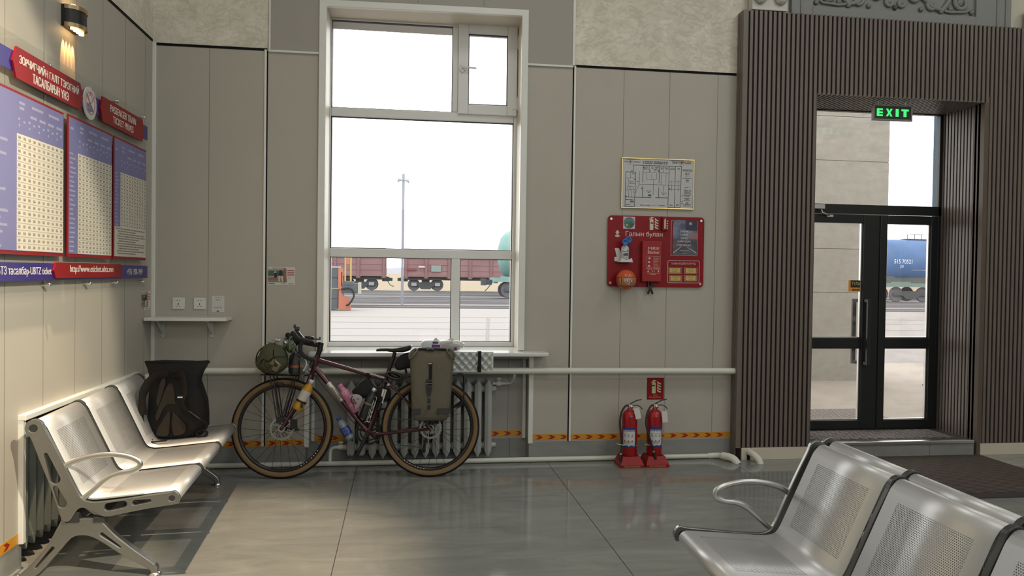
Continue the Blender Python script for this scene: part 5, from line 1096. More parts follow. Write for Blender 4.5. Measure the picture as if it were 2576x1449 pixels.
    for k in range(3): q.fdisc(fr, cu-.030+R0.uniform(-.006, .006), by1-.018-.030*k, .010, n-.0003, n, 0, 9, .008)
    q.ftext(fr, 'PULL TAPES', cu, by0-.010, .108, .011, n, 0, .03)
    for s in (-1, 1): z = by0-.030; q.fpoly(fr, [(cu+s*.042-.003, z+.012), (cu+s*.042+.003, z+.012), (cu+s*.042+.003, z), (cu+s*.042+.009, z), (cu+s*.042, z-.010), (cu+s*.042-.009, z), (cu+s*.042-.003, z)], n-.0003, n)
    for s in (-1, 1): q.fquad(fr, cu+s*.008-.003, cu+s*.008+.003, by0-.034, by0-.024, n)
    q.fquad(fr, cu-.050, cu+.050, by0-.046, by0-.044, n); q.fquad(fr, cu-.026, cu+.020, by0-.056, by0-.053, n); q.build('case_print', mat('case_print', (.60, .46, .43), .5), w2)
    for s in (-1, 1):
        q = MB(); um = U(485); q.tube(bez([fr(um+s*.012, v0+.004, d0+.02), fr(um+s*.014, v0-.03, d0+.022), fr(um+s*.004, v0-.055, d0+.026), fr(um+s*.020, v0-.098, d0+.024)], 5), .0085, 6, flat=.2, up=(0, 1, 0)); q.build('pull_strap', M['black_plastic'], w2)
    # air horn in its white bracket
    w3 = thing('air_horn', 'white canister with blue horn in a white bracket on the red board', 'air horn', (0, 0, 0)); u, d = U(246), n0+.045; Mx = Matrix.Translation(fr(u, V(990, 246), d))
    q = MB(); q.lathe([(0, 0), (.026, 0), (.030, .004), (.031, .085), (.027, .100), (.013, .112), (.012, .118), (0, .118)], 24, Mx); q.build('canister', mat('can_white', (.60, .62, .62), .3), w3)
    q = MB(); fl = lambda a, c, e, g_, m=0: [q.add([(Mx @ Vector((.0315*math.sin(math.radians(aa)), -.0315*math.cos(math.radians(aa)), zz))) for aa in (a+(c-a)*i/6 for i in range(7)) for zz in (e, g_)], [(2*i, 2*i+2, 2*i+3, 2*i+1) for i in range(6)], m)]
    fl(-38, 30, .030, .044); fl(-20, 34, .030, .050, 0); fl(-45, -5, .060, .066); fl(5, 45, .058, .076, 1); q.build('canister_print', [mat('can_ink', (.08, .08, .09), .5), mat('can_grey', (.32, .33, .34), .5)], w3)
    q = MB(); Mh = Matrix.Translation(fr(u+.005, V(820, 246), d-.005)) @ Matrix.Rotation(PI/2, 4, 'X'); q.lathe([(0, -.012), (.016, -.012), (.026, .018), (.028, .022), (.020, .022), (0, .012)], 24, Matrix.Translation((.018, -.0, .012)) @ Mh); q.lathe([(0, 0), (.014, .002), (.026, .030), (.027, .034), (.018, .033), (0, .02)], 24, Matrix.Translation((-.016, -.02, -.006)) @ Mh); q.tube([fr(u, V(862, 246), d), fr(u+.002, V(835, 246), d)], .010, 10); q.build('horn', mat('horn_blue', (.03, .15, .42), .35), w3)
    q = MB(); q.fpoly(fr, [(U(168), V(882, 168)), (U(205), V(882, 205)), (U(250), V(980, 250)), (U(306), V(1012, 306)), (U(196), V(1006, 196)), (U(180), V(930, 180))], n0, n0+.003); q.fpoly(F(fr(0, 0, .0)-Vector((0, n0+.05, 0))*0, (1, 0, 0), (0, 0, 1), (0, -1, 0)), [(U(196), V(1008, 196)), (U(306), V(1014, 306)), (U(296), V(975, 296)), (U(280), V(985, 280)), (U(250), V(992, 250)), (U(222), V(985, 222)), (U(206), V(970, 206))], n0+.078, n0+.081); q.fbox(fr, U(190), U(306), V(1014, 250), V(1008, 250), n0, n0+.08); q.fbox(fr, U(165), U(197), V(1005, 180), V(965, 180), n0, n0+.012); q.build('bracket', mat('bracket_bright', (.66, .66, .66), .4), w3)
    # extinguishing ball on a wire holder
    w4 = thing('extinguishing_ball', 'round orange extinguishing ball in a black wire holder on the red board', 'fire ball', (0, 0, 0)); u, v, r = U(248), V(1177, 248), .079; c = fr(u, v, n0+.082)
    q = MB(); q.lathe([(r*math.sin(PI*i/20), -r*math.cos(PI*i/20)) for i in range(21)], 36, Matrix.Translation(c)); q.build('ball', mat('ball_orange', (.55, .10, .03), .25, 0, .5, .05), w4)
    q = MB()
    def patch(a0, a1, b0, b1, m, k=8, rr=r+.0006):
        vs = []
        for i in range(k+1):
            for j in range(k+1):
                a = math.radians(a0+(a1-a0)*i/k); e = math.radians(b0+(b1-b0)*j/k); vs.append(c+Vector((rr*math.cos(e)*math.sin(a), -rr*math.cos(e)*math.cos(a), rr*math.sin(e))))
        q.add(vs, [(i*(k+1)+j, (i+1)*(k+1)+j, (i+1)*(k+1)+j+1, i*(k+1)+j+1) for i in range(k) for j in range(k)], m, True)
    patch(-55, 55, -32, 14, 0); patch(-48, -8, -28, 8, 1, rr=r+.001); patch(8, 48, -28, 8, 1, rr=r+.001); patch(-26, 28, -18, 6, 2, rr=r+.0014); q.build('ball_label', [mat('ball_cream', (.60, .42, .20), .4), mat('ball_flame', (.50, .16, .05), .4), mat('ball_pale', (.55, .48, .42), .4)], w4)
    q = MB(); fw = F(c-Vector((0, 0, 0)), (1, 0, 0), (0, 0, 1), (0, -1, 0)); q.ftext(fw, 'AFO', 0, -.010, .070, .030, r+.0016, 0, .02); o = q.build('ball_lettering', mat('ball_maroon', (.22, .02, .03), .4), w4)
    for vv in o.data.vertices:
        dx, dz = vv.co.x-c.x, vv.co.z-c.z; vv.co.y = c.y-math.sqrt(max(1e-6, (r+.0018)**2-dx*dx-dz*dz))
    q = MB(); hw = .083
    for z in (-.048, .018): q.tube([fr(u-hw, v+z, n0), fr(u-hw, v+z, n0+.13), fr(u-hw+.02, v+z, n0+.165), fr(u+hw-.02, v+z, n0+.165), fr(u+hw, v+z, n0+.13), fr(u+hw, v+z, n0)], .0022, 6)
    for s in (-1, 1): q.tube([fr(u+s*(hw-.02), v-.048, n0+.165), fr(u+s*(hw-.02), v+.018, n0+.165)], .0022, 6); q.tube([fr(u+s*(hw), v-.048, n0+.12), fr(u+s*(hw), v+.018, n0+.12)], .0022, 6)
    q.build('wire_holder', M['black_plastic'], w4)
fire_board()
def exit_sign():
    w = thing('exit_sign', 'illuminated green EXIT sign hanging under the slatted soffit', 'sign', (5.795, -.035, 2.832), (0, 0, math.radians(-1.0))); fr = F((0, 0, 0), (1, 0, 0), (0, 0, 1), (0, -1, 0)); W, H = .350, .132
    b = MB(); t = .014
    for a in ((-W/2, W/2, -H/2, -H/2+t), (-W/2, W/2, H/2-t, H/2), (-W/2, -W/2+t, -H/2+t, H/2-t), (W/2-t, W/2, -H/2+t, H/2-t)): b.fbox(fr, *a, -.013, .013)
    b.build('housing', mat('sign_grey', (.20, .195, .18), .4, .3), w, bevel=.002); q = MB(); q.fbox(fr, -W/2+t, W/2-t, -H/2+t, H/2-t, -.010, .010); q.build('face', mat('exit_black', (.012, .018, .014), .4), w)
    g = mat('exit_green', (.05, .9, .2), .5, emit=(.03, .90, .14), estr=1.0); q = MB(); H2 = .062
    bk = F((0, 0, 0), (-1, 0, 0), (0, 0, 1), (0, 1, 0))
    def poly(f_, pts, u): q.fpoly(f_, [(u+a*.052, c*H2) for a, c in pts], .010, .0108)
    for f_ in (fr, bk):
        poly(f_, [(-.5, -.5), (.5, -.5), (.5, -.28), (-.1, -.28), (-.1, -.10), (.5, -.10), (.5, .10), (-.1, .10), (-.1, .28), (.5, .28), (.5, .5), (-.5, .5)], -.115)
        poly(f_, [(-.55, -.5), (-.20, -.5), (0, -.15), (.20, -.5), (.55, -.5), (.18, 0), (.55, .5), (.20, .5), (0, .15), (-.20, .5), (-.55, .5), (-.18, 0)], -.032)
        poly(f_, [(-.25, -.5), (.25, -.5), (.25, .5), (-.25, .5)], .038)
        poly(f_, [(-.25, -.5), (.25, -.5), (.25, .26), (.62, .26), (.62, .5), (-.62, .5), (-.62, .26), (-.25, .26)], .108)
    q.build('lettering', g, w)
    for x in (-.125, .115): q = MB(); q.tube([(x, 0, H/2), (x, 0, H/2+.034)], .004, 6); q.build('hanger', M['steel'], w)
exit_sign()
def emergency():
    w = thing('emergency_light', 'white twin-lamp emergency light standing above the left end of the slats', 'lamp', (4.68, -.06, 3.585)); b = MB(); b.box(-.150, .150, -.035, .035, .0, .26); b.build('housing', mat('lamp_body', (.60, .58, .53), .4), w, bevel=.006)
    for x in (-.085, .085):
        q = MB(); q.lathe([(0, 0), (.05, .004), (.052, .02), (.050, .03), (.030, .052), (0, .060)], 24, Matrix.Translation((x, -.035, .095)) @ Matrix.Rotation(PI/2, 4, 'X')); q.build('lamp_head', mat('lamp_clear', (.55, .55, .50), .12, 0, .6, .25, 30, .6, 60), w)
    b = MB(); b.box(6.98, 7.25, -.10, -.02, 3.575, 3.75); tag(b.build('camera_box', mat('lamp_body', (.6, .58, .53)), bevel=.03, seg=3), 'pale box above the slats at the right edge of the photo', 'box')
emergency()
# ---------------------------------------------------------------- the bicycle; local x backwards from the front axle, y away from the camera, z up
BX = Matrix.Translation((.980, -.372, 0)) @ Matrix.Rotation(-.040, 4, 'Z') @ Matrix.Rotation(math.radians(-6), 4, 'X')
def K(x, z, d):
    """a point seen on the bicycle plane, moved sideways by d along the line of sight (local metres)"""
    k = 1+d/5.53; return Vector((.83+(x-.83)*k, d, 1.458+(z-1.458)*k))
def on_bike(name, label, cat, group=None):
    w = thing(name, label, cat, group=group); w.matrix_world = BX; return w
def bicycle():
    w = on_bike('bicycle', 'dark burgundy touring bicycle leaning on the pipe below the window', 'bicycle')
    bur = mat('burgundy', (.060, .010, .016), .18, .2, .5, .1, 8, coat=.6); blk = M['black_plastic']; met = mat('bike_black', (.018, .018, .020), .3, .3, .5, .1); sil = M['steel']
    tyre = mat('tyre_black', (.016, .015, .014), .75, 0, .3, .2, 40, .5, 260); tan = mat('tyre_tan', (.205, .135, .068), .65, 0, .3, .08); spk = mat('spoke', (.035, .035, .035), .35, .5)
    R, RZ = .352, .352
    for wx, nm, sp0 in ((0, 'front_wheel', 0), (1.038, 'rear_wheel', 5)):
        o = bpy.data.objects.new('wheel', None); C.objects.link(o); o.parent = w; o.location = (wx, 0, RZ); o.rotation_euler = (0, math.radians(sp0*3.1), 0)
        b = MB(); n, k = 96, 16; vs = []; ms = []
        for i in range(n):
            a = 2*PI*i/n
            for j in range(k):
                t = 2*PI*j/k; rr = .3275+.0245*math.cos(t); yy = .0235*math.sin(t); vs.append((rr*math.cos(a), yy, rr*math.sin(a)))
        for i in range(n):
            for j in range(k):
                t = 2*PI*(j+.5)/k; b.f.append((i*k+j, ((i+1) % n)*k+j, ((i+1) % n)*k+(j+1) % k, i*k+(j+1) % k)); b.m.append(0 if math.cos(t) > .22 else 1); b.sm.append(True)
        b.v = [Vector(v) for v in vs]
        # tread knobs
        for i in range(150):
            a = 2*PI*i/150; 
            for s in (-1, 0, 1):
                t = s*.62; rr = .3275+.0250*math.cos(t); yy = .0240*math.sin(t); c, d = math.cos(a), math.sin(a); h = .0016; q = []
                for da, dy in ((-.008, -.004), (.008, -.004), (.008, .004), (-.008, .004)): q.append(((rr+h)*math.cos(a+da), yy+dy, (rr+h)*math.sin(a+da)))
                b.add(q, [(0, 1, 2, 3)], 0)
        b.build('tyre', [tyre, tan], o)
        b = MB(); vs = []; pr = [(.3045, -.014), (.3045, .014), (.300, .0155), (.288, .010), (.284, 0), (.288, -.010), (.300, -.0155)]; k = len(pr)
        for i in range(n):
            a = 2*PI*i/n; vs += [(r*math.cos(a), y, r*math.sin(a)) for r, y in pr]
        b.add(vs, [(i*k+j, ((i+1) % n)*k+j, ((i+1) % n)*k+(j+1) % k, i*k+(j+1) % k) for i in range(n) for j in range(k)], 0, True)
        rim = b.build('rim', met, o)
        q = MB(); MX = Matrix.Rotation(PI/2, 4, 'X'); q.lathe([(.0, -.056), (.009, -.056), (.010, -.036), (.028, -.034), (.028, -.029), (.014, -.025), (.014, .022), (.026, .026), (.026, .031), (.010, .036), (.009, .056), (0, .056)], 20, MX); q.build('hub', met, o)
        first = None
        for i in range(28):
            a = 2*PI*i/28; s = 1 if i % 2 else -1; cr = 1 if (i//2) % 2 else -1; ah = a+cr*1.15
            sb = MB(); sb.tube([(.027*math.cos(ah), s*.030, .027*math.sin(ah)), (.290*math.cos(a), s*.003, .290*math.sin(a))], .0014, 5, caps=False); sb.build('spoke', spk, o)
        # disc rotor on the camera side
        rr = .080 if wx == 0 else .078; fr = F((0, -.040, 0), (1, 0, 0), (0, 0, 1), (0, -1, 0)); q = MB(); q.fring(fr, 0, 0, rr, rr-.013, 0, .002, 0, 48); q.fring(fr, 0, 0, .026, .014, 0, .002, 0, 24)
        for i in range(6):
            a = 2*PI*i/6; a2 = a+.55; q.fpoly(fr, [(.024*math.cos(a), .024*math.sin(a)), (.024*math.cos(a+.25), .024*math.sin(a+.25)), ((rr-.010)*math.cos(a2+.09), (rr-.010)*math.sin(a2+.09)), ((rr-.010)*math.cos(a2), (rr-.010)*math.sin(a2))], 0, .002)
        for i in range(24):
            a = 2*PI*i/24; q.fdisc(fr, (rr+.0012)*math.cos(a), (rr+.0012)*math.sin(a), .0045, 0, .002, 0, 6)
        q.build('disc_rotor', mat('rotor_steel', (.34, .34, .33), .35, .8), o)
        # small white maker letters on the rim
        q = MB(); 
        for i in range(8):
            a = math.radians((-62 if wx == 0 else -128)+i*4.2-sp0*3.1*0); a += math.radians(sp0*3.1); c, d = math.cos(a), math.sin(a); r0, r1 = .2895, .2975; wdt = .006 if i not in (3,) else .002
            t = Vector((-d, 0, c)); p0 = Vector((c*r0, -.0165, d*r0)); p1 = Vector((c*r1, -.0165, d*r1)); q.add([p0-t*wdt/2, p0+t*wdt/2, p1+t*wdt/2, p1-t*wdt/2], [(0, 1, 2, 3)], 0)
        q.build('rim_lettering', M['print_white'], o)
    T = lambda q, a, c, r, r2=None, **k: q.tube([a, c], [r, r if r2 is None else r2], 14, **k)
    BBx, BBz = .598, .318; bb = (BBx, 0, BBz); hb, ht = (.206, 0, .762), (.229, 0, .858); st = (.716, 0, .700)
    q = MB(); T(q, (.222, 0, .832), (.716, 0, .692), .0165, .0145); T(q, (.214, 0, .778), bb, .0195); T(q, st, bb, .016); T(q, hb, ht, .021); q.tube([(BBx, -.036, BBz), (BBx, .036, BBz)], .022, 16)
    for s in (-1, 1):
        q.tube([(.716, s*.012, .684), (.78, s*.026, .625), (1.030, s*.060, .362)], [.008, .0085, .0075], 10)
        q.tube(bez([(BBx+.02, s*.022, BBz-.012), (.70, s*.038, .312), (1.030, s*.062, .345)], 6), .0105, 10); q.tube([(1.02, s*.062, .37), (1.045, s*.062, .335)], .013, 8)
    q.tube([(.775, -.026, .632), (.775, .026, .632)], .007, 8); q.build('frame', bur, w)
    d = Vector((BBx-.214, 0, BBz-.778)).normalized(); p0 = Vector((.298, 0, .660)); p1 = Vector((.398, 0, .530)); base = Vector((.214, 0, .778))
    t0 = (p0-base).dot(d); t1 = (p1-base).dot(d); q = MB(); q.tube([base+d*t0, base+d*t1], .0199, 18, caps=False); q.build('silver_panel', mat('decal_silver', (.50, .48, .44), .3, .5), w)
    up = Vector((d.z, 0, -d.x)); up = up if up.z > 0 else -up; fr = F(base+d*(t0+.030), d, up, (0, -1, 0)); q = MB(); q.ftext(fr, 'BREEZER', .062, 0, .100, .016, .0206, 0, .015); q.build('frame_lettering', mat('decal_dark', (.03, .02, .02), .4), w)
    q = MB(); cr = (.190, 0, .732); q.tube([hb, cr], .019, 12)
    for s in (-1, 1): q.tube(bez([(.192, s*.012, .735), (.186, s*.048, .705), (.150, s*.054, .610), (.070, s*.057, .470), (.012, s*.056, .368), (.0, s*.056, .352)], 5), [.014]*6+[.0135]*10+[.011]*10, 10)
    q.build('fork', bur, w)
    q = MB(); q.tube([ht, (.246, 0, .905)], .0175, 14); q.tube([(.244, 0, .895), (.250, 0, .945)], .0205, 12); q.tube([(.248, 0, .935), (.192, 0, .942)], .0175, 12); q.lathe([(0, 0), (.022, 0), (.020, .012), (0, .014)], 14, axis_M((.2495, 0, .943), (.252, 0, .96))); q.build('stem', met, w)
    # drop bar: tops, ramps, hoods, hooks
    q = MB(); L = lambda s: bez([(.190, 0, .942), (.186, s*.10, .945), (.172, s*.185, .951), (.150, s*.208, .957), (.116, s*.213, .957), (.092, s*.216, .940), (.088, s*.219, .905), (.100, s*.222, .873), (.133, s*.226, .848), (.165, s*.230, .836), (.188, s*.232, .831)], 6)
    for s in (-1, 1): q.tube(L(s), .0155, 12)
    piv = Vector((.245, 0, .90)); cs, sn = math.cos(.26), math.sin(.26)
    def steer(o):
        for v in o.data.vertices: dx, dy = v.co.x-piv.x, v.co.y; v.co.x = piv.x+dx*cs-dy*sn; v.co.y = dx*sn+dy*cs
        return o
    bars = q.build('handlebar', mat('bar_tape', (.014, .014, .015), .65, 0, .35, .15, 30, .3, 150), w); steer(bars)
    for s in (-1, 1):
        q = MB(); q.tube(bez([(.130, s*.213, .957), (.095, s*.214, .966), (.062, s*.214, .982), (.042, s*.213, 1.004), (.032, s*.212, 1.026)], 5), [.019, .020, .021, .021, .020, .019, .0185, .018, .0175, .0175, .018, .019, .020, .021, .021, .0215, .021, .019, .017, .013, .008], 12); h = steer(q.build('brake_hood', M['rubber'], w))
        q = MB(); q.tube(bez([(.040, s*.213, 1.000), (.018, s*.213, .975), (.014, s*.215, .940), (.022, s*.218, .900)], 5), [.010]*6+[.009]*5+[.008]*5, 8, flat=1.6, up=(0, 1, 0)); q.build('brake_lever', mat('lever_grey', (.10, .11, .11), .35, .4), h).data.update(); steer(h.children[0])
    # cables
    q = MB(); q.tube(bez([(.02, -.20, .955), (.10, -.15, .90), (.17, -.06, .82), (.205, -.03, .74)], 7), .0025, 6); q.tube(bez([(.09, -.19, .95), (.13, -.12, .84), (.175, -.05, .76), (.25, -.02, .68), (.50, -.016, .38)], 7), .0028, 6); q.tube(bez([(.186, -.05, .70), (.14, -.065, .60), (.09, -.065, .50), (.07, -.062, .40)], 7), .0025, 6); q.build('cables', met, w)
    # phone mount and lamp on the bar
    q = MB(); q.tube([(.150, -.06, .948), (.095, -.06, 1.010)], .012, 8); q.tube([(.100, -.06, 1.005), (.068, -.06, 1.048)], .010, 8, flat=1.4); q.box(.062, .092, -.085, -.035, 1.040, 1.062); q.box(.054, .068, -.08, -.04, 1.052, 1.078); o = steer(q.build('phone_mount', met, w, bevel=.002))
    q = MB(); q.fbox(F((.105, -.073, 1.000), (.64, 0, -.77), (.77, 0, .64), (0, -1, 0)), -.035, .045, .004, .009, -.012, .012); steer(q.build('mount_arm', M['steel'], o))
    q = MB(); q.lathe([(0, 0), (.030, 0), (.034, .006), (.034, .020), (.028, .026), (0, .028)], 20, Matrix.Translation((.165, -.02, .972))); q.box(.185, .240, -.035, -.005, .972, .982); q.box(.236, .244, -.035, -.005, .972, .994); q.tube([(.165, -.02, .972), (.178, -.02, .955)], .009, 8); steer(q.build('computer_mount', met, w, bevel=.001))
    # seatpost, saddle
    q = MB(); q.tube([(.700, 0, .660), (.716, 0, .698)], .019, 14); q.tube([(.714, 0, .690), (.776, 0, .888)], .0137, 14); q.tube([(.770, -.02, .893), (.770, .02, .893)], .013, 10); q.build('seatpost', met, w)
    q = MB()
    SL = [(0, .006, .905, .893), (.03, .016, .912, .892), (.12, .021, .917, .893), (.30, .024, .918, .893), (.48, .034, .917, .890), (.62, .052, .920, .886), (.76, .068, .928, .886), (.88, .073, .936, .893), (.96, .066, .940, .902), (1.0, .050, .938, .910)]
    q = MB(); kk = 20; vs = []
    for u, wd, zt, zb in SL:
        x = .642+.250*u
        for j in range(kk):
            a = 2*PI*j/kk; c, s = math.cos(a), math.sin(a); vs.append((x, wd*math.copysign(abs(c)**.7, c), (zt+zb)/2+(zt-zb)/2*math.copysign(abs(s)**.6, s)))
    nn = len(SL); q.add(vs, [(i*kk+j, i*kk+(j+1) % kk, (i+1)*kk+(j+1) % kk, (i+1)*kk+j) for i in range(nn-1) for j in range(kk)]+[tuple(range(kk)), tuple((nn-1)*kk+j for j in range(kk))], 0, True); so = q.build('saddle', mat('saddle_black', (.016, .016, .017), .45, 0, .4), w)
    q = MB(); q.tube([(.642+.250*u, -wd*.90, zt-.0035) for u, wd, zt, zb in SL[1:]], .0028, 6); q.tube([(.892, -.045, .928), (.894, 0, .934), (.892, .045, .928)], .008, 8); q.build('saddle_edge', mat('saddle_white', (.50, .50, .46), .4), so)
    for s in (-1, 1):
        q = MB(); q.tube(bez([(.70, s*.010, .905), (.735, s*.020, .893), (.775, s*.022, .890), (.82, s*.022, .893), (.85, s*.03, .908)], 4), .0035, 8); q.build('saddle_rail', met, so)
    # cranks, rings, chain on the far side
    frf = F((BBx, .045, BBz), (1, 0, 0), (0, 0, 1), (0, -1, 0)); q = MB(); q.fring(frf, 0, 0, .092, .078, -.002, .002, 0, 46); q.fring(frf, 0, 0, .066, .056, -.010, -.006, 0, 32)
    for i in range(46): a = 2*PI*i/46; q.fdisc(frf, .0935*math.cos(a), .0935*math.sin(a), .0035, -.0018, .0018, 0, 5)
    for i in range(5): a = 2*PI*i/5+.4; q.fpoly(frf, [(.018*math.cos(a-.5), .018*math.sin(a-.5)), (.018*math.cos(a+.5), .018*math.sin(a+.5)), (.082*math.cos(a+.08), .082*math.sin(a+.08)), (.082*math.cos(a-.08), .082*math.sin(a-.08))], -.004, .004)
    ck = q.build('chainring', met, w)
    for s, ax, az in ((-1, -.070, -.155), (1, .070, .155)):
        q = MB(); q.tube([(BBx, s*.070, BBz), (BBx+ax, s*.078, BBz+az)], [.015, .011], 10, flat=.6, up=(0, 1, 0)); q.tube([(BBx, s*.036, BBz), (BBx, s*.075, BBz)], .013, 12); q.build('crank_arm', met, w)
        q = MB(); px, pz = BBx+ax, BBz+az; y0, y1 = sorted((s*.095, s*.175)); q.tube([(px, s*.078, pz), (px, s*.178, pz)], .006, 8); q.box(px-.048, px+.048, y0, y1, pz-.004, pz+.004)
        for xx in (-.048, .042): q.box(px+xx, px+xx+.006, y0, y1, pz-.010, pz+.010)
        q.build('pedal', met, w, bevel=.002)
    q = MB(); y = .045; pa = []
    for i in range(13): a = PI/2+PI*i/12; pa.append((BBx+.094*math.cos(a), y, BBz+.094*math.sin(a)))
    q.tube(pa+[(.80, y, .222), (.955, y, .205), (.985, y, .172), (1.0, y, .18), (1.005, y, .235), (1.02, y, .27), (1.06, y, .315), (1.05, y, .39), (1.02, y, .398), (.80, y, .405), (BBx, y, BBz+.094)], .0035, 6); q.build('chain', mat('chain_grey', (.10, .10, .10), .4, .7), w)
    q = MB(); frc = F((1.038, .038, .352), (1, 0, 0), (0, 0, 1), (0, -1, 0))
    for i, r in enumerate((.030, .035, .040, .045, .051)):
        q.fring(frc, 0, 0, r, r-.008, -.004+.005*i-.010, -.002+.005*i-.010, 0, 24)
    q.build('cassette', sil, w)
    q = MB(); q.tube([(1.045, .05, .325), (1.005, .055, .262)], .010, 8); q.tube([(1.005, .055, .255), (.985, .055, .172)], .008, 8, flat=1.6); 
    for p in ((1.003, .05, .245), (.988, .05, .178)): q.tube([(p[0], p[1]-.006, p[2]), (p[0], p[1]+.006, p[2])], .017, 12)
    q.build('derailleur', met, w, bevel=.001)
    for x, z, r in ((.085, .385, 0), (1.060, .430, 1)):
        q = MB(); q.box(x-.022, x+.022, -.070, -.030, z-.034, z+.030); q.box(x+.010, x+.036, -.066, -.045, z-.05, z-.03); q.tube([(x-.01, -.055, z-.04), (x-.045, -.055, z-.02)], .008, 8); q.build('brake_caliper', met, w, bevel=.004)
    # racks
    q = MB()
    for s in (-1, 1):
        q.tube([(-.085, s*.060, .724), (-.030, s*.068, .420)], .0048, 8); q.tube([(-.062, s*.060, .724), (-.016, s*.068, .425)], .0048, 8); q.tube([(.094, s*.060, .712), (.016, s*.068, .425)], .0048, 8); q.tube([(.074, s*.060, .712), (.004, s*.068, .425)], .0040, 8)
        q.tube([(-.150, s*.055, .726), (.150, s*.055, .718)], .0048, 8); q.box(-.032, .020, s*.068-.003, s*.068+.003, .395, .432)
    for x in (-.15, -.06, .03, .11): q.tube([(x, -.055, .7255+(-.004 if x > 0 else 0)), (x, .055, .7255+(-.004 if x > 0 else 0))], .0048, 8)
    q.box(-.06, .0, -.03, .03, .655, .672); q.tube([(.150, 0, .718), (.19, 0, .730)], .006, 8); q.build('front_rack', met, w, bevel=.001)
    q = MB()
    for s in (-1, 1):
        q.tube(bez([(.780, s*.030, .655), (.830, s*.050, .690), (.875, s*.058, .715), (.93, s*.058, .720), (1.20, s*.058, .728), (1.255, s*.058, .735), (1.275, s*.060, .715)], 4)+[Vector((1.272, s*.062, .545)), Vector((1.245, s*.066, .500)), Vector((1.220, s*.068, .490))], .0050, 8)
        for x in (.93, 1.03, 1.15): q.tube([(x, s*.058, .722), (1.045, s*.068, .375)], .0048, 8)
        q.tube([(1.272, s*.062, .545), (1.05, s*.068, .375)], .0048, 8)
    for x in (.90, 1.0, 1.1, 1.2): q.tube([(x, -.058, .722), (x, .058, .722)], .0050, 8)
    q.build('rear_rack', met, w)
    # bottle cages
    for (a, c, off) in (((.395, .615), (.505, .470), 1), ((.388, .395), (.482, .268), -1)):
        q = MB(); A, B_ = Vector((a[0], 0, a[1])), Vector((c[0], 0, c[1])); dd = (B_-A).normalized(); nn = Vector((-dd.z, 0, dd.x))*off*0
        for s in (-1, 1): q.tube([A+Vector((0, s*.030, 0)), B_+Vector((0, s*.032, 0)), B_+dd*.012+Vector((0, s*.012, 0))], .003, 6)
        q.tube([B_+Vector((0, -.032, 0)), B_+dd*.012, B_+Vector((0, .032, 0))], .003, 6); q.build('bottle_cage', met, w)
bicycle()
def bottle(name, label, cat, p0, p1, d, prof, mats, parts=(), group=None):
    """p0 foot and p1 top of the bottle as seen on the bicycle plane; d the sideways offset"""
    w = on_bike(name, label, cat, group); A, B_ = K(*p0, d), K(*p1, d); L = (B_-A).length; Mx = axis_M(A, B_)
    q = MB(); q.lathe([(r, z*L) for r, z in prof], 28, Mx); q.build('bottle', mats[0], w); return w, Mx, L
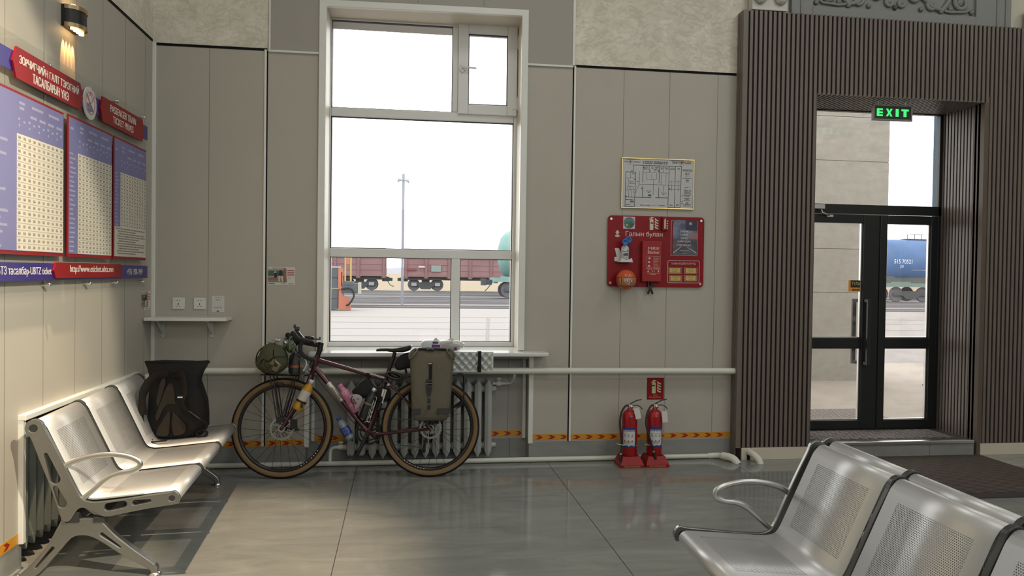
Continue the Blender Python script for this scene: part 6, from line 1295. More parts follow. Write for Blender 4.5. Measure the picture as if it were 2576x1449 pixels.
def cargo():
    blk = M['black_plastic']; strap = mat('webbing', (.010, .010, .011), .7, 0, .2, .1, 60, .2, 300)
    # juice bottle on the fork
    w, Mx, L = bottle('juice_bottle', 'orange juice bottle with white cap strapped to the front fork', 'bottle', (.100, .470), (.189, .658), -.085, [(0, 0), (.030, 0), (.0345, .02), (.0350, .17), (.0325, .20), (.0350, .24), (.0355, .62), (.034, .78), (.026, .89), (.014, .96), (.0135, 1)], [mat('juice', (.50, .27, .018), .18, 0, .5, .04)])
    q = MB(); q.lathe([(0, L*.985), (.0165, L*.985), (.0165, L+.020), (.014, L+.023), (0, L+.023)], 24, Mx); q.build('cap', mat('cap_white', (.60, .60, .58), .4), w)
    q = MB(); q.lathe([(.0360, L*.36), (.0362, L*.37), (.0362, L*.70), (.0360, L*.71)], 28, Mx, smooth=True); lb = q.build('label', mat('label_cream', (.52, .50, .49), .4), w)
    q = MB()
    for k in range(5):
        for j in range(4):
            a0 = -PI/2+.30; vs = []
            for t in (0, 1): 
                for z in (L*(.42+.045*k), L*(.42+.045*k)+.004): a = a0+.10*j+.07*t; vs.append(Mx @ Vector((.0366*math.cos(a), .0366*math.sin(a), z)))
            q.add(vs, [(0, 2, 3, 1)], 0)
    q.build('label_print', mat('label_print', (.22, .17, .18), .5), lb)
    q = MB(); q.lathe([(.0367, L*.28), (.0375, L*.285), (.0375, L*.34), (.0367, L*.345)], 28, Mx); q.box(.142, .156, -.135, -.118, .500, .530); q.build('hose_clamp', blk, w)
    # pink drink bottle on the down tube
    w, Mx, L = bottle('drink_bottle', 'pink plastic drink bottle in the cage on the down tube', 'bottle', (.518, .462), (.400, .636), -.030, [(0, 0), (.031, 0), (.034, .02), (.034, .44), (.030, .50), (.0315, .56), (.034, .68), (.031, .80), (.020, .90), (.0175, 1)], [mat('pink_plastic', (.52, .16, .30), .3, 0, .5, .08)])
    q = MB(); q.lathe([(0, L*.99), (.0190, L*.99), (.0190, L+.016), (.016, L+.020), (0, L+.020)], 20, Mx); q.build('cap', mat('pink_cap', (.55, .22, .36), .4), w)
    def sleeve(a0, a1, z0, z1, r, m, bb, rr=None):
        k = 8; vs = []
        for i in range(k+1):
            a = a0+(a1-a0)*i/k; vs += [Mx @ Vector((r*math.cos(a), r*math.sin(a), z0)), Mx @ Vector((r*math.cos(a), r*math.sin(a), z1))]
        bb.add(vs, [(2*i, 2*i+2, 2*i+3, 2*i+1) for i in range(k)], m, True)
    ax = (Mx.to_3x3() @ Vector((0, 0, 1))); xr = Vector((ax.z, 0, -ax.x)); xr = xr if xr.x > 0 else -xr; O = Mx.to_translation(); fr = F(O, xr, ax, (0, -1, 0)); q = MB(); n = .0350
    q.ftext(fr, 'TOP', -.0, L*.76, .042, .026, n, 0, .03); q.fring(fr, .004, L*.20, .030, .022, n, n+.0003, 1, 20, .1, 2.6); q.fring(fr, .004, L*.20, .021, .015, n, n+.0003, 2, 20, .1, 2.6)
    for u, v in ((-.018, .44), (.012, .10), (-.018, .10), (.015, .52)): q.fdisc(fr, u, v*L, .006, n, n+.0004, 3, 12)
    o = q.build('bottle_print', [mat('pk_white', (.60, .52, .55), .4), mat('pk_cream', (.60, .45, .42), .4), mat('pk_rose', (.50, .20, .28), .4), mat('pk_violet', (.30, .22, .42), .4)], w)
    for v in o.data.vertices:
        rel = v.co-O; u = rel.dot(xr); v.co.y = O.y+rel.dot(ax)*ax.y-math.sqrt(max(1e-6, .0347**2-min(u*u, .0345**2)))
    # blue-capped water bottle under the down tube
    w, Mx, L = bottle('water_bottle', 'clear water bottle with blue cap and blue label under the down tube', 'bottle', (.478, .268), (.392, .405), -.020, [(0, .03), (.020, 0), (.030, .03), (.033, .10), (.031, .16), (.033, .22), (.033, .62), (.031, .70), (.033, .76), (.027, .90), (.013, .97), (.013, 1)], [mat('clear_pet', (.17, .22, .24), .10, 0, .6, .2, 30)])
    q = MB(); q.lathe([(0, L*.99), (.0160, L*.99), (.0160, L+.017), (.014, L+.020), (0, L+.020)], 20, Mx); q.build('cap', mat('cap_blue', (.03, .06, .34), .4), w)
    q = MB(); q.lathe([(.0336, L*.22), (.0338, L*.23), (.0338, L*.61), (.0336, L*.62)], 24, Mx); lb = q.build('label', mat('label_royal', (.015, .04, .22), .35), w)
    ax = (Mx.to_3x3() @ Vector((0, 0, 1))); xr = Vector((ax.z, 0, -ax.x)); xr = xr if xr.x > 0 else -xr; O = Mx.to_translation(); fr = F(O, ax, -xr, (0, -1, 0)); q = MB(); [q.fpoly(fr, [(L*.30+.011*k, -.002+.004*(k % 2)), (L*.30+.011*k+.004, .0+.004*(k % 2)), (L*.30+.011*k+.008, .018), (L*.30+.011*k+.003, .016)], .034, .0342) for k in range(4)]; q.fring(fr, L*.42, -.012, .022, .019, .034, .0342, 0, 16, 3.4, 5.8, .5); o = q.build('label_lettering', M['print_white'], lb)
    for v in o.data.vertices:
        rel = v.co-O; u = rel.dot(xr); v.co.y = O.y+rel.dot(ax)*ax.y-math.sqrt(max(1e-6, .0341**2-min(u*u, .0340**2)))
    # flask
    w, Mx, L = bottle('vacuum_flask', 'black vacuum flask with a silver lid beside the seat tube', 'flask', (.562, .412), (.630, .600), -.052, [(0, 0), (.034, 0), (.036, .02), (.036, .80), (.030, .90), (.020, .97), (.019, 1)], [mat('flask_black', (.012, .016, .018), .3, 0, .5, .2, 12)])
    q = MB(); q.lathe([(0, L*.985), (.0205, L*.985), (.0210, L+.016), (.019, L+.026), (0, L+.027)], 24, Mx); q.build('lid', M['steel'], w); q = MB(); q.lathe([(.0368, L*.50), (.0375, L*.505), (.0375, L*.575), (.0368, L*.58)], 28, Mx); q.build('olive_strap', mat('olive_webbing', (.16, .14, .085), .8), w)
    # folding wire tool rack beside it
    w = on_bike('wire_chain', 'silver wire chain links hanging between flask and seat tube', 'chain'); q = MB(); A, B_ = K(.648, .556, -.075), K(.600, .386, -.090)
    for k in range(5):
        a, c = A.lerp(B_, k/5), A.lerp(B_, (k+1)/5+.02); t = (c-a).normalized(); s = Vector((t.z, 0, -t.x)); r = .008; q.tube([a+s*r, a-s*r*.2-t*.004, a-s*r, c-s*r, c+t*.004, c+s*r], .0016, 6, closed=True)
    q.tube([A+Vector((-.020, 0, -.002)), B_+Vector((-.014, 0, .004))], .0014, 6); q.tube([B_+Vector((-.02, 0, .0)), B_+Vector((.010, 0, -.006))], .002, 6); q.build('links', M['chrome'], w)
    # mini pump and white rod
    w = on_bike('mini_pump', 'short silver and black hand pump strapped to the seat tube', 'pump'); q = MB(); q.tube([K(.706, .618, -.045), K(.694, .566, -.045)], .0155, 14, m=0); q.tube([K(.694, .566, -.045), K(.668, .470, -.045)], .0130, 12, m=1); q.build('pump_body', [M['steel'], blk], w)
    q = MB(); q.box(K(.668, .55, -.05)[0], K(.72, .55, -.05)[0], -.075, -.030, .535, .560); q.build('mount_strap', strap, w)
    w = on_bike('white_rod', 'thin white rod with a round end strapped beside the hand pump', 'rod'); q = MB(); q.tube([K(.720, .612, -.070), K(.694, .516, -.070)], .0065, 12); q.lathe([(0, -.010), (.010, -.006), (.010, .006), (0, .010)], 14, Matrix.Translation(K(.736, .648, -.06))); q.build('rod', mat('rod_white', (.55, .56, .54), .4), w)
    # frame bag
    w = on_bike('frame_bag', 'black bag with grey piping strapped under the top tube', 'bag'); O = [(.478, .612), (.486, .580), (.505, .562), (.560, .560), (.610, .545), (.690, .530), (.742, .552), (.752, .600), (.735, .628), (.690, .640), (.640, .640), (.600, .690), (.585, .700), (.560, .690), (.515, .650)]
    sm = [(p.x, p.z) for p in bez([(a, 0, c) for a, c in O]+[(O[0][0], 0, O[0][1])], 4)[:-1]]; fr = F((0, 0, 0), (1, 0, 0), (0, 0, 1), (0, -1, 0))
    def pillow(q, outline, y0, y1, m=0, infl=.012, rings=4):
        cx = sum(p[0] for p in outline)/len(outline); cz = sum(p[1] for p in outline)/len(outline); k = len(outline); layers = []
        for s, yy, sgn in ((1, y0, -1), (-1, y1, 1)):
            pass
        seq = [(.25, y0-infl), (.6, y0-infl*.85), (.88, y0-infl*.35), (1.0, y0+.006), (1.0, y1-.006), (.88, y1+infl*.35), (.6, y1+infl*.85), (.25, y1+infl)]
        vs = []
        for f_, yy in seq: vs += [(cx+(p[0]-cx)*f_, yy, cz+(p[1]-cz)*f_) for p in outline]
        vs += [(cx, y0-infl*1.02, cz), (cx, y1+infl*1.02, cz)]; nf = len(seq); fs = [(i*k+j, i*k+(j+1) % k, (i+1)*k+(j+1) % k, (i+1)*k+j) for i in range(nf-1) for j in range(k)]
        fs += [(nf*k, (j+1) % k, j) for j in range(k)]+[(nf*k+1, (nf-1)*k+j, (nf-1)*k+(j+1) % k) for j in range(k)]
        q.add(vs, fs, m, True)
    fab = mat('black_fabric', (.013, .014, .016), .75, 0, .3, .25, 12, .35, 60); pip = mat('piping_grey', (.16, .16, .16), .5)
    q = MB(); pillow(q, sm, -.028, .028); q.build('bag_body', fab, w); q = MB(); q.tube([(a, -.024, c) for a, c in sm[:14]]+[], .0018, 6); q.tube([(a, -.024, c) for a, c in sm[-12:]], .0018, 6); q.build('piping', pip, w)
    q = MB(); q.tube([(.588, -.022, .70), (.588, -.026, .735), (.588, .026, .735), (.588, .022, .70)], .006, 6, flat=2.2, up=(1, 0, 0)); q.build('strap', strap, w)
    # pinkish grey case hanging at the bottle
    w = on_bike('small_pouch', 'pale lilac pouch with a red and black carabiner between bottle and flask', 'pouch'); O = [(.462, .570), (.480, .588), (.525, .590), (.552, .575), (.560, .553), (.548, .520), (.530, .492), (.512, .480), (.505, .505), (.490, .545)]
    sm = [(p.x, p.z) for p in bez([(a, 0, c) for a, c in O]+[(O[0][0], 0, O[0][1])], 4)[:-1]]; q = MB(); pillow(q, sm, -.095, -.075, infl=.008); q.build('pouch_body', mat('lilac', (.36, .31, .34), .55, 0, .4, .1), w); q = MB(); q.fdisc(fr, .530, .560, .004, .103, .107, 0, 10); q.tube(bez([(.490, -.105, .582), (.482, -.108, .545), (.498, -.110, .530), (.505, -.108, .548), (.497, -.106, .560)], 4), .003, 6); q.build('carabiner', blk, w); q = MB(); q.tube([(.500, -.106, .540), (.520, -.106, .528)], .008, 8); q.build('red_tab', mat('tab_red', (.30, .06, .03), .5), w)
    # saddle bag
    w = on_bike('saddle_bag', 'black wedge bag with grey reflective line under the saddle', 'bag'); O = [(.772, .800), (.785, .768), (.815, .758), (.862, .772), (.905, .785), (.915, .86), (.900, .886), (.860, .884), (.815, .862), (.785, .830)]
    sm = [(p.x, p.z) for p in bez([(a, 0, c) for a, c in O]+[(O[0][0], 0, O[0][1])], 4)[:-1]]; q = MB(); pillow(q, sm, -.040, .040); q.build('bag_body', fab, w); q = MB(); q.tube([(a, -.037, c) for a, c in sm[:12]], .0018, 6); q.tube([(a, -.037, c) for a, c in sm[-10:]], .0018, 6); q.build('piping', pip, w); q = MB(); q.tube([(.852, -.03, .775), (.862, -.03, .735)], .008, 6, flat=.5); q.build('strap', strap, w)
    # coiled spare tube strapped at the seat clamp
    w = on_bike('spare_tube', 'dark rolled spare inner tube strapped behind the seat clamp', 'tube'); q = MB()
    for k in range(4): q.tube([(.775+(.046-.003*k)*math.cos(t)*1.15+.008*math.sin(t), -.024+.016*k, .720+(.020-.002*k)*math.sin(t)-.40*(.040*math.cos(t))) for t in (2*PI*i/22 for i in range(22))], .010, 8, closed=True)
    q.build('rolled_tube', mat('tube_black', (.014, .015, .016), .4, 0, .5, .2, 30), w)
    # pannier
    w = on_bike('pannier', 'tall olive roll-top pannier with black buckle strap on the rear rack', 'pannier'); y0, y1 = -.215, -.078; k_ = 1+y0/5.53
    oliv = NT('olive_tarp', .62, 0, .35); n1 = oliv.noise(oliv.mapv((6, 6, 14)), 1.3, 6, .6, .5); oliv.col(oliv.mix(n1, (.105, .094, .066), (.135, .122, .090))); n2 = oliv.noise(oliv.mapv((9, 9, 5), (0, .5, .3)), 1.2, 5, .6, 1.2); oliv.bump(n2, .9, .012)
    oliv = oliv.m; rows = [(.370, 1.150, .945, .62), (.378, 1.163, .928, .80), (.405, 1.178, .914, .95), (.450, 1.189, .908, 1), (.55, 1.195, .902, 1.02), (.65, 1.200, .898, 1.02), (.75, 1.207, .893, 1), (.82, 1.212, .889, .96), (.845, 1.210, .892, .85), (.872, 1.198, .905, .55), (.886, 1.186, .918, .22)]
    q = MB(); k = 32; vs = []
    for (z, xr_, xl_, dp) in rows:
        z -= 0; a_ = K(xl_, z, y0); c_ = K(xr_, z, y0); cx = (a_.x+c_.x)/2; hx = (c_.x-a_.x)/2; zz = a_.z; cy = (y0+y1)/2; hy = (y1-y0)/2*dp
        for i in range(k):
            t = 2*PI*i/k; c, s = math.cos(t), math.sin(t); e = .45; px = math.copysign(abs(c)**e, c); py = math.copysign(abs(s)**e, s); wob = .004*math.sin(3*t+z*17)+.003*math.sin(7*t-z*29); vs.append((cx+hx*px, cy+hy*py+wob*(1 if abs(py) > .8 else 0), zz+(.006*math.sin(t*2+1) if z > .86 else 0)))
    n = len(rows); fs = [(i*k+j, i*k+(j+1) % k, (i+1)*k+(j+1) % k, (i+1)*k+j) for i in range(n-1) for j in range(k)]+[tuple(range(k-1, -1, -1)), tuple((n-1)*k+j for j in range(k))]; q.add(vs, fs, 0, True); q.build('bag_body', oliv, w)
    q = MB(); P = lambda x, z, e=0: K(x, z, y0-.006-e)
    q.tube([K(.915, .880, -.15), K(.96, .893, -.17), K(1.05, .895, -.17), K(1.14, .893, -.17), K(1.188, .882, -.15)], .013, 10, flat=.7); q.build('rolled_top', mat('roll_dark', (.035, .03, .025), .6), w)
    q = MB()
    for s, xa in ((-1, .893), (1, 1.208)): q.tube(bez([K(xa, .815, -.20), K(xa+s*.004, .852, -.185), K(xa-s*.03, .888, -.17), K(xa-s*.05, .880, -.20), K(xa-s*.035, .850, -.222), K(xa-s*.008, .822, -.218)], 5), [.010]*26, 8, flat=.5); 
    q.build('fold', oliv, w)
    q = MB()
    q.fbox(fr, *sorted((P(1.032, 0).x, P(1.052, 0).x)), P(1.04, .60).z, P(1.04, .785).z, -P(0, 0).y, -P(0, 0).y+.004); q.build('centre_strap', strap, w)
    q = MB(); yy = -P(0, 0).y
    def pb(x0, x1, z0, z1, n0, n1, m): q.fbox(fr, P(x0, z0).x, P(x1, z0).x, P(x0, z0).z, P(x0, z1).z, yy+n0, yy+n1, m)
    pb(1.022, 1.054, .775, .788, 0, .008, 0); pb(1.026, 1.050, .778, .785, .008, .009, 1); pb(1.012, 1.054, .648, .668, 0, .010, 0); pb(1.014, 1.054, .636, .640, 0, .008, 2); pb(1.013, 1.053, .605, .630, 0, .012, 0); pb(1.022, 1.044, .500, .532, 0, .003, 0); pb(1.022, 1.044, .452, .484, 0, .003, 0)
    q.fpoly(fr, [(P(1.012, 0).x, P(0, .605).z), (P(1.054, 0).x, P(0, .605).z), (P(1.046, 0).x, P(0, .560).z), (P(1.040, 0).x, P(0, .548).z), (P(1.026, 0).x, P(0, .548).z), (P(1.020, 0).x, P(0, .560).z)], yy, yy+.010, 0); q.build('buckle', [blk, mat('label_bright', (.45, .45, .38), .4), mat('buckle_grey', (.2, .19, .15), .4)], w, bevel=.0015)
    q = MB(); pb(.915, .975, .418, .458, -.003, .0005, 0); pb(1.090, 1.190, .420, .460, -.003, .0005, 0); 
    for x in (.930, .950, 1.115, 1.150, 1.172): q.fring(fr, P(x, 0).x, P(0, .438).z, .013, .0118, yy+.0005, yy+.0009, 1, 16)
    q.build('reflective_patch', [mat('patch_dark', (.022, .026, .028), .4), mat('patch_line', (.09, .10, .11), .4)], w)
    q = MB()
    for x in (1.018, 1.055): q.box(K(x, .89, -.17).x-.010, K(x, .89, -.17).x+.010, -.20, -.15, K(x, .885, -.17).z, K(x, .905, -.17).z); q.build
    q.box(K(1.018, .89, -.17).x, K(1.055, .89, -.17).x, -.19, -.165, K(1.0, .888, -.17).z, K(1.0, .898, -.17).z); q.build('roll_buckle', mat('buckle_clear', (.09, .10, .13), .15, 0, .6), w, bevel=.003)
    # folded egg-crate sleeping pad standing on the rack
    w = on_bike('sleeping_pad', 'folded silver egg-crate foam pad with black strap, sticking out behind the pannier', 'pad'); foil = mat('foam_silver', (.47, .50, .48), .38, .25, .5, .08); x0, x1, z0, z1 = .98, 1.484, .750, .892; yf = -.052
    q = MB(); pit = .0475; nx, nz = int((x1-x0)/.0034), int((z1-z0)/.0034)
    def hgt(x, z):
        m = min(x-x0, x1-x, z-z0, z1-z)
        if m < .008: return 0
        j = round((z-z0-.022)/.0315); zc = z0+.022+.0315*j; off = .0285*(j % 2); i = round((x-x0-.02-off)/.057); xc = x0+.02+off+.057*i
        d = math.hypot(x-xc, z-zc); xb = x0+.02+off+.0285+.057*round((x-x0-.02-off-.0285)/.057); db = math.hypot(x-xb, z-zc)
        h = .0142*math.exp(-(d/.0125)**4)
        return h-.007*math.exp(-(db/.012)**2)
    q.surf(lambda u, v: (x0+(x1-x0)*u, yf+hgt(x0+(x1-x0)*u, z0+(z1-z0)*v), z0+(z1-z0)*v), nx, nz)
    q.box(x0, x1, yf+.0145, .055, z0, z1); q.add([(x0, yf, z0), (x1, yf, z0), (x1, yf, z1), (x0, yf, z1), (x0, yf+.0145, z0), (x1, yf+.0145, z0), (x1, yf+.0145, z1), (x0, yf+.0145, z1)], [(0, 1, 5, 4), (1, 2, 6, 5), (2, 3, 7, 6), (3, 0, 4, 7)], 0)
    q.build('foam_block', foil, w); q = MB(); xs = 1.372; q.box(xs, xs+.024, yf-.012, yf-.006, z0-.004, z1+.004); q.box(xs, xs+.024, yf-.012, .058, z1+.001, z1+.005); q.box(xs, xs+.024, yf-.012, .058, z0-.005, z0-.001); q.box(xs-.006, xs+.004, yf-.018, yf-.006, z0+.01, z0+.04); q.build('strap', strap, w)
    # green stuff sack lying across the front rack
    w = on_bike('stuff_sack', 'olive green drawstring stuff sack strapped across the front rack', 'sack'); sg = NT('sack_green', .6, 0, .3); n1 = sg.noise(scale=6, detail=6); sg.col(sg.mix(n1, (.060, .062, .032), (.092, .093, .050))); sg.bump(sg.noise(sg.mapv((1, 1, 1)), 14, 6, .6, .8), .5, .01); sg = sg.m
    q = MB(); n, k = 16, 40; vs = []; cz = .834; yA, yB = -.235, .165
    for i in range(n+1):
        t = i/n; yy = yA+(yB-yA)*t; e = (1-abs(2*t-1)**4.5)**.42 if 0 < i < n else .06; cinch = 1-.055*math.exp(-((t-.33)/.05)**2)-.055*math.exp(-((t-.68)/.05)**2)
        cx = -.034-.095*t
        for j in range(k):
            a = 2*PI*j/k; lob = 1+.04*math.cos(3*a+1.1+t*.6)+.02*math.cos(5*a+t*4)-.10*max(0, math.cos(a-2.75))**18-.09*max(0, math.cos(a-.15))**22-.08*max(0, math.cos(a-4.3))**20; r = .108*e*cinch*lob; vs.append((cx+r*1.03*math.cos(a), yy, cz+r*math.sin(a)))
    q.add(vs, [(i*k+j, i*k+(j+1) % k, (i+1)*k+(j+1) % k, (i+1)*k+j) for i in range(n) for j in range(k)]+[tuple(range(k)), tuple(n*k+j for j in range(k))], 0, True); q.build('sack_body', sg, w)
    q = MB(); 
    for t in (.33, .68):
        yy = yA+(yB-yA)*t; cx = -.034-.095*t; q.tube([(cx+.106*1.02*math.cos(a), yy, cz+.104*math.sin(a)) for a in (2*PI*i/36 for i in range(36))], .0028, 6, closed=True)
    q.tube(bez([(-.125, -.20, .80), (-.10, -.232, .835), (-.065, -.240, .822), (-.02, -.240, .850), (.05, -.225, .852)], 6), .003, 6); q.tube(bez([(-.075, -.238, .826), (-.085, -.245, .80), (-.062, -.247, .775), (-.045, -.243, .80)], 6), .002, 6); q.tube(bez([(-.055, -.05, .942), (-.045, -.15, .938), (-.035, -.215, .90), (-.03, -.238, .855)], 6), .003, 6); q.build('drawcord', strap, w)
    q = MB(); f2 = F((-.012, -.2392, .800), (1, 0, 0), (0, 0, 1), (0, -1, 0)); q.fpoly(f2, [(-.044, .004), (-.016, .040), (-.008, .018), (-.018, -.006)], 0, .0008); q.fpoly(f2, [(-.008, .038), (.036, -.002), (.004, -.050), (-.026, -.034), (-.018, -.010), (.004, -.018), (.016, .000), (-.004, .018)], 0, .0008); o = q.build('sack_emblem', mat('sack_tan', (.26, .23, .14), .6), w)
    for v in o.data.vertices:
        dx, dz = v.co.x+.034, v.co.z-cz; v.co.y = -.238+.55*(max(0, math.hypot(dx, dz)-.052))**1.6-.004
    # dark dry bags in a clear wrap behind the sack
    w = on_bike('dry_bag', 'grey dry bag with an orange stripe in clear wrap behind the green sack', 'bag'); q = MB(); gy = mat('bag_grey', (.045, .048, .048), .5, 0, .4, .3, 14, .4, 40)
    q.lathe([(.02, 0), (.052, .004), (.057, .03), (.056, .09), (.050, .135), (.030, .16), (0, .165)], 20, Matrix.Translation((.098, -.06, .726)), sy=1.5); q.build('bag_body', gy, w); q = MB(); q.lathe([(.0578, .052), (.0582, .053), (.0580, .066), (.0576, .067)], 20, Matrix.Translation((.098, -.06, .726)), sy=1.5); q.build('orange_stripe', mat('stripe_orange', (.38, .10, .04), .5), w)
    q = MB(); q.tube([(.075, -.150, .732), (.066, -.158, .80), (.09, -.12, .885)], .004, 6, flat=2); q.tube([(.125, -.140, .732), (.130, -.138, .80), (.10, -.10, .885)], .004, 6, flat=2); q.build('strap', strap, w)
    w = on_bike('plastic_wrap', 'crumpled clear plastic wrap with a green edge over the front load', 'wrap'); R = random.Random(9); q = MB()
    def cr(cx, cz, cy, rx, rz, ry, m, nn=18):
        vs = []
        def fn(u, v):
            a = 2*PI*u; e = PI*(v-.5); r = 1+R.uniform(-.16, .16); return (cx+rx*r*math.cos(a)*math.cos(e), cy+ry*r*math.sin(a)*math.cos(e), cz+rz*r*math.sin(e))
        q.surf(fn, nn, 9, m, closeu=True, smooth=False)
    cr(-.010, .948, -.09, .075, .026, .09, 0); cr(-.035, .966, -.10, .022, .012, .03, 2); cr(-.065, .952, -.12, .026, .010, .03, 3); cr(.052, .925, -.07, .034, .040, .05, 1); cr(.140, .795, -.09, .035, .075, .05, 0); cr(.105, .895, -.08, .040, .035, .05, 0)
    q.tube(bez([(.160, -.13, .85), (.175, -.14, .80), (.155, -.135, .755)], 5), [.004]*5+[.008]*6, 6, m=2); q.build('wrap_film', [M['thin_plastic'], mat('wrap_green', (.11, .20, .05), .4, 0, .5, .3, 30), mat('wrap_glint', (.50, .50, .47), .15, .2, .6), mat('wrap_pale', (.30, .30, .27), .2, .1, .6)], w)
cargo()
def sill_bag():
    w = thing('plastic_bag', 'clear tied plastic bag with a purple and white packet on the sill', 'bag', (2.105, -.085, .864)); R = random.Random(4)
    q = MB(); fr = F((0, 0, 0), (1, 0, 0), (0, 0, 1), (0, -1, 0)); wp = mat('packet_white', (.60, .62, .66), .3, 0, .5, .05)
    def blob(cx, cz, rx, rz, ry, m, e=.6, wob=.03, nn=26):
        def fn(u, v):
            a = 2*PI*u; b_ = PI*(v-.5); c, s = math.cos(a), math.sin(a); px = math.copysign(abs(c)**e, c); py = math.copysign(abs(s)**e, s); ce = math.cos(b_)**e if abs(math.cos(b_)) > 1e-5 else 0; sz = math.copysign(abs(math.sin(b_))**e, math.sin(b_)); r = 1+wob*math.sin(5*a+3*v)+R.uniform(-wob, wob)*.5; return (cx+rx*r*px*ce, ry*r*py*ce, max(0.001, cz+rz*sz))
        q.surf(fn, nn, 13, m, closeu=True)
    blob(-.075, .046, .082, .044, .045, 0); q.build('packet', wp, w); q = MB(); n = .0462
    q.fpoly(fr, [(-.078, .008), (-.012, .005), (-.014, .056), (-.075, .058)], n, n+.0008, 0); q.fpoly(fr, [(-.078, .010), (-.070, .010), (-.068, .036), (-.076, .036)], n+.0008, n+.0012, 1); q.fpoly(fr, [(-.070, .064), (-.028, .064), (-.026, .080), (-.069, .080)], n-.006, n, 2)
    for k in range(3): q.fpoly(fr, [(-.062, .012+.009*k), (-.026, .012+.009*k), (-.026, .015+.009*k), (-.062, .015+.009*k)], n+.0008, n+.0011, 3)
    q.build('packet_print', [mat('packet_purple', (.12, .025, .15), .4), mat('packet_pale', (.40, .38, .42), .4), mat('packet_ink', (.05, .05, .06), .5), mat('packet_lilac', (.26, .14, .30), .4)], w)
    q = MB(); blob(.060, .044, .104, .044, .050, 0, .8, .10, 20); o = q.build('bag_film', M['thin_plastic'], w); q = MB(); blob(.055, .036, .084, .032, .035, 0, .7, .06, 20); q.build('bag_contents', mat('bag_inside', (.40, .37, .36), .4, 0, .5, .15, 30), w); q = MB(); q.box(.092, .112, -.054, -.050, .014, .038); q.build('purple_tab', mat('packet_purple', (.12, .025, .15)), w)
    ff = mat('bag_film_pale', (.62, .60, .52), .35, 0, .5, .1, 30); q = MB()
    for pts in ([(-.005, -.01, .055), (-.020, -.015, .075), (-.045, -.02, .092), (-.052, -.02, .100)], [(-.005, -.01, .055), (.015, 0, .070), (.045, .01, .078), (.075, .01, .092), (.082, .01, .100)], [(.0, -.01, .055), (.025, -.02, .062), (.055, -.02, .074), (.08, -.01, .082)]):
        P = bez(pts, 4); q.tube(P, [.006+.009*(i/len(P)) for i in range(len(P))], 6, flat=.35, up=(0, 1, 0))
    q.build('tied_handles', ff, w)
sill_bag()
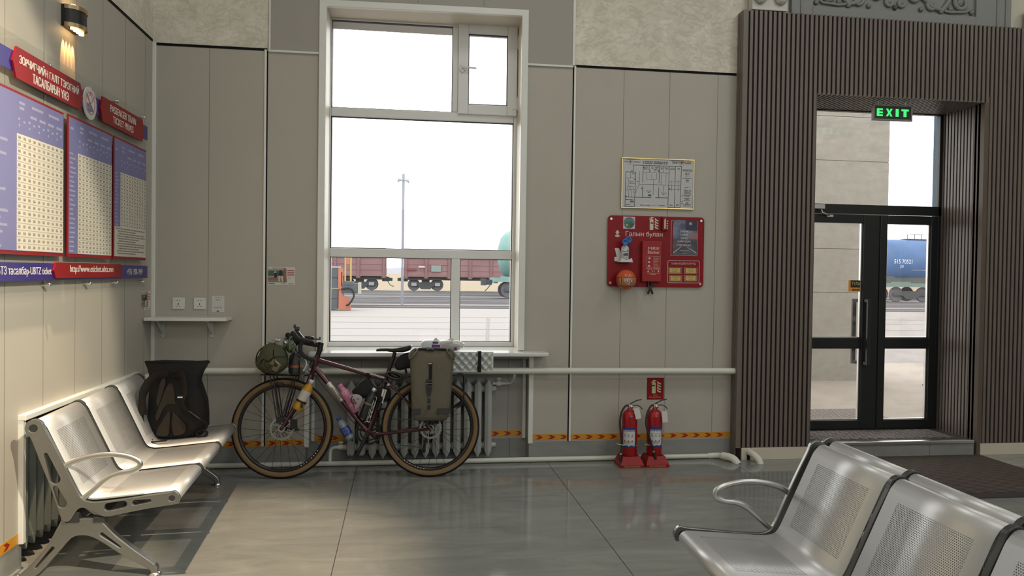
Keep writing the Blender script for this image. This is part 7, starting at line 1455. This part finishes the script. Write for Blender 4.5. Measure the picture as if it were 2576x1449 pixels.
def backpack():
    w = thing('backpack', 'black roll-top backpack standing on the far seat of the left bench', 'backpack', (.405, -.745, .392), (0, 0, math.radians(3)))
    blk = NT('pack_black', .7, 0, .3); n1 = blk.noise(scale=9, detail=6); blk.col(blk.mix(n1, (.006, .0055, .0055), (.011, .010, .010))); blk.bump(blk.noise(blk.mapv((1, 1, 1)), 9, 6, .6, .7), .8, .012); blk = blk.m
    brn = mat('pack_brown', (.036, .029, .022), .75, 0, .25, .12, 20, .2, 120); pad = mat('pack_pad', (.016, .012, .011), .8, 0, .2, .15, 20, .3, 60); st = MATS.get('webbing')
    # rows: z, x-left, x-right, y-front(-), y-back
    rows = [(.0, -.150, .120, -.070, .085), (.012, -.165, .140, -.085, .100), (.06, -.185, .165, -.092, .115), (.14, -.190, .172, -.095, .120), (.22, -.185, .165, -.094, .112), (.30, -.180, .135, -.088, .100), (.35, -.178, .120, -.080, .085), (.40, -.185, .135, -.062, .062), (.44, -.200, .158, -.040, .040), (.470, -.215, .178, -.018, .018), (.478, -.214, .180, -.010, .010)]
    q = MB(); k = 36; vs = []; R = random.Random(8)
    for (z, a_, c_, yf, yb) in rows:
        cx, hx, cy, hy = (a_+c_)/2, (c_-a_)/2, (yf+yb)/2, (yb-yf)/2
        for i in range(k):
            t = 2*PI*i/k; c, s = math.cos(t), math.sin(t); e = .55; wob = .005*math.sin(4*t+z*22)*(1 if z > .02 else 0)
            vs.append((cx+(hx+wob)*math.copysign(abs(c)**e, c), cy+hy*math.copysign(abs(s)**e, s)+wob, z+.004*math.sin(3*t)*(z > .3)))
    n = len(rows); q.add(vs, [(i*k+j, i*k+(j+1) % k, (i+1)*k+(j+1) % k, (i+1)*k+j) for i in range(n-1) for j in range(k)]+[tuple(range(k-1, -1, -1)), tuple((n-1)*k+j for j in range(k))], 0, True); q.build('pack_body', blk, w)
    fr = F((0, -.094, 0), (1, 0, 0), (0, 0, 1), (0, -1, 0)); q = MB()
    def panel(pts): q.fpoly(fr, [(p.x, p.z) for p in bez([(a, 0, c) for a, c in pts]+[(pts[0][0], 0, pts[0][1])], 3)[:-1]], -.02, .008)
    panel([(-.125, .145), (-.060, .330), (-.022, .332), (-.010, .235), (.002, .215), (-.030, .222), (-.070, .205), (-.112, .115)]); panel([(-.110, .070), (-.055, .165), (-.040, .165), (-.042, .075), (-.052, .022), (-.110, .022), (-.118, .04)]); panel([(-.020, .170), (.052, .085), (.045, .035), (-.010, .022), (-.020, .04), (-.028, .10)]); panel([(-.108, .200), (-.066, .360), (-.092, .372), (-.120, .24)]); o = q.build('back_panel', brn, w, bevel=.004, seg=2)
    q = MB()
    q.tube(bez([(-.06, -.085, .40), (-.11, -.115, .405), (-.165, -.135, .35), (-.192, -.140, .26), (-.190, -.135, .16)], 5), [.026]*14+[.022]*7, 10, flat=.4, up=(0, -1, 0)); q.build('shoulder_strap', pad, w)
    q = MB(); q.tube(bez([(-.01, -.085, .405), (.035, -.120, .400), (.055, -.140, .30), (.040, -.150, .23), (.075, -.140, .165), (.115, -.125, .115)], 5), [.028]*14+[.024]*7+[.016]*5, 10, flat=.4, up=(0, -1, 0)); q.build('shoulder_strap', pad, w)
    q = MB(); q.box(.018, .048, -.164, -.159, .268, .275); q.build('strap_label', M['print_white'], w)
    q = MB(); q.tube(bez([(-.190, -.135, .17), (-.178, -.14, .09), (-.150, -.13, .04)], 5), .006, 6, flat=.4); q.tube(bez([(.02, -.152, .24), (.07, -.155, .19), (.13, -.135, .135), (.172, -.11, .10)], 5), [.009]*16, 6, flat=.35); q.tube(bez([(.172, -.10, .105), (.180, -.10, .08), (.178, -.10, .06)], 4), .006, 6); q.tube([(.150+.032*math.cos(t), -.10, .030+.022*math.sin(t)) for t in (2*PI*i/14 for i in range(14))], .008, 6, closed=True)
    q.tube(bez([(-.168, -.10, .06), (-.175, -.13, .02), (-.165, -.17, .006), (-.13, -.20, .005), (-.07, -.195, .008), (-.035, -.19, .010)], 5), [.008]*10+[.009]*16, 6, flat=.35, up=(0, 0, 1)); q.tube(bez([(-.178, -.09, .09), (-.160, -.14, .03), (-.125, -.165, .008)], 5), .006, 6, flat=.4); q.build('webbing_strap', st, w)
    q = MB(); q.tube([(.045, -.150, .215), (.150, -.118, .120)], .0012, 5); q.build('reflective_cord', M['steel'], w)
    q = MB(); q.tube(bez([(-.04, -.075, .415), (-.015, -.10, .425), (.01, -.075, .42)], 5), .007, 8); q.box(-.035, .005, -.085, -.075, .388, .402); q.build('grab_handle', blk, w)
    q = MB(); q.tube([(-.212, 0, .474), (-.10, -.012, .478), (.05, -.010, .474), (.178, 0, .470)], [.008, .014, .013, .007], 8, flat=.8); q.build('rolled_top', blk, w)
backpack()
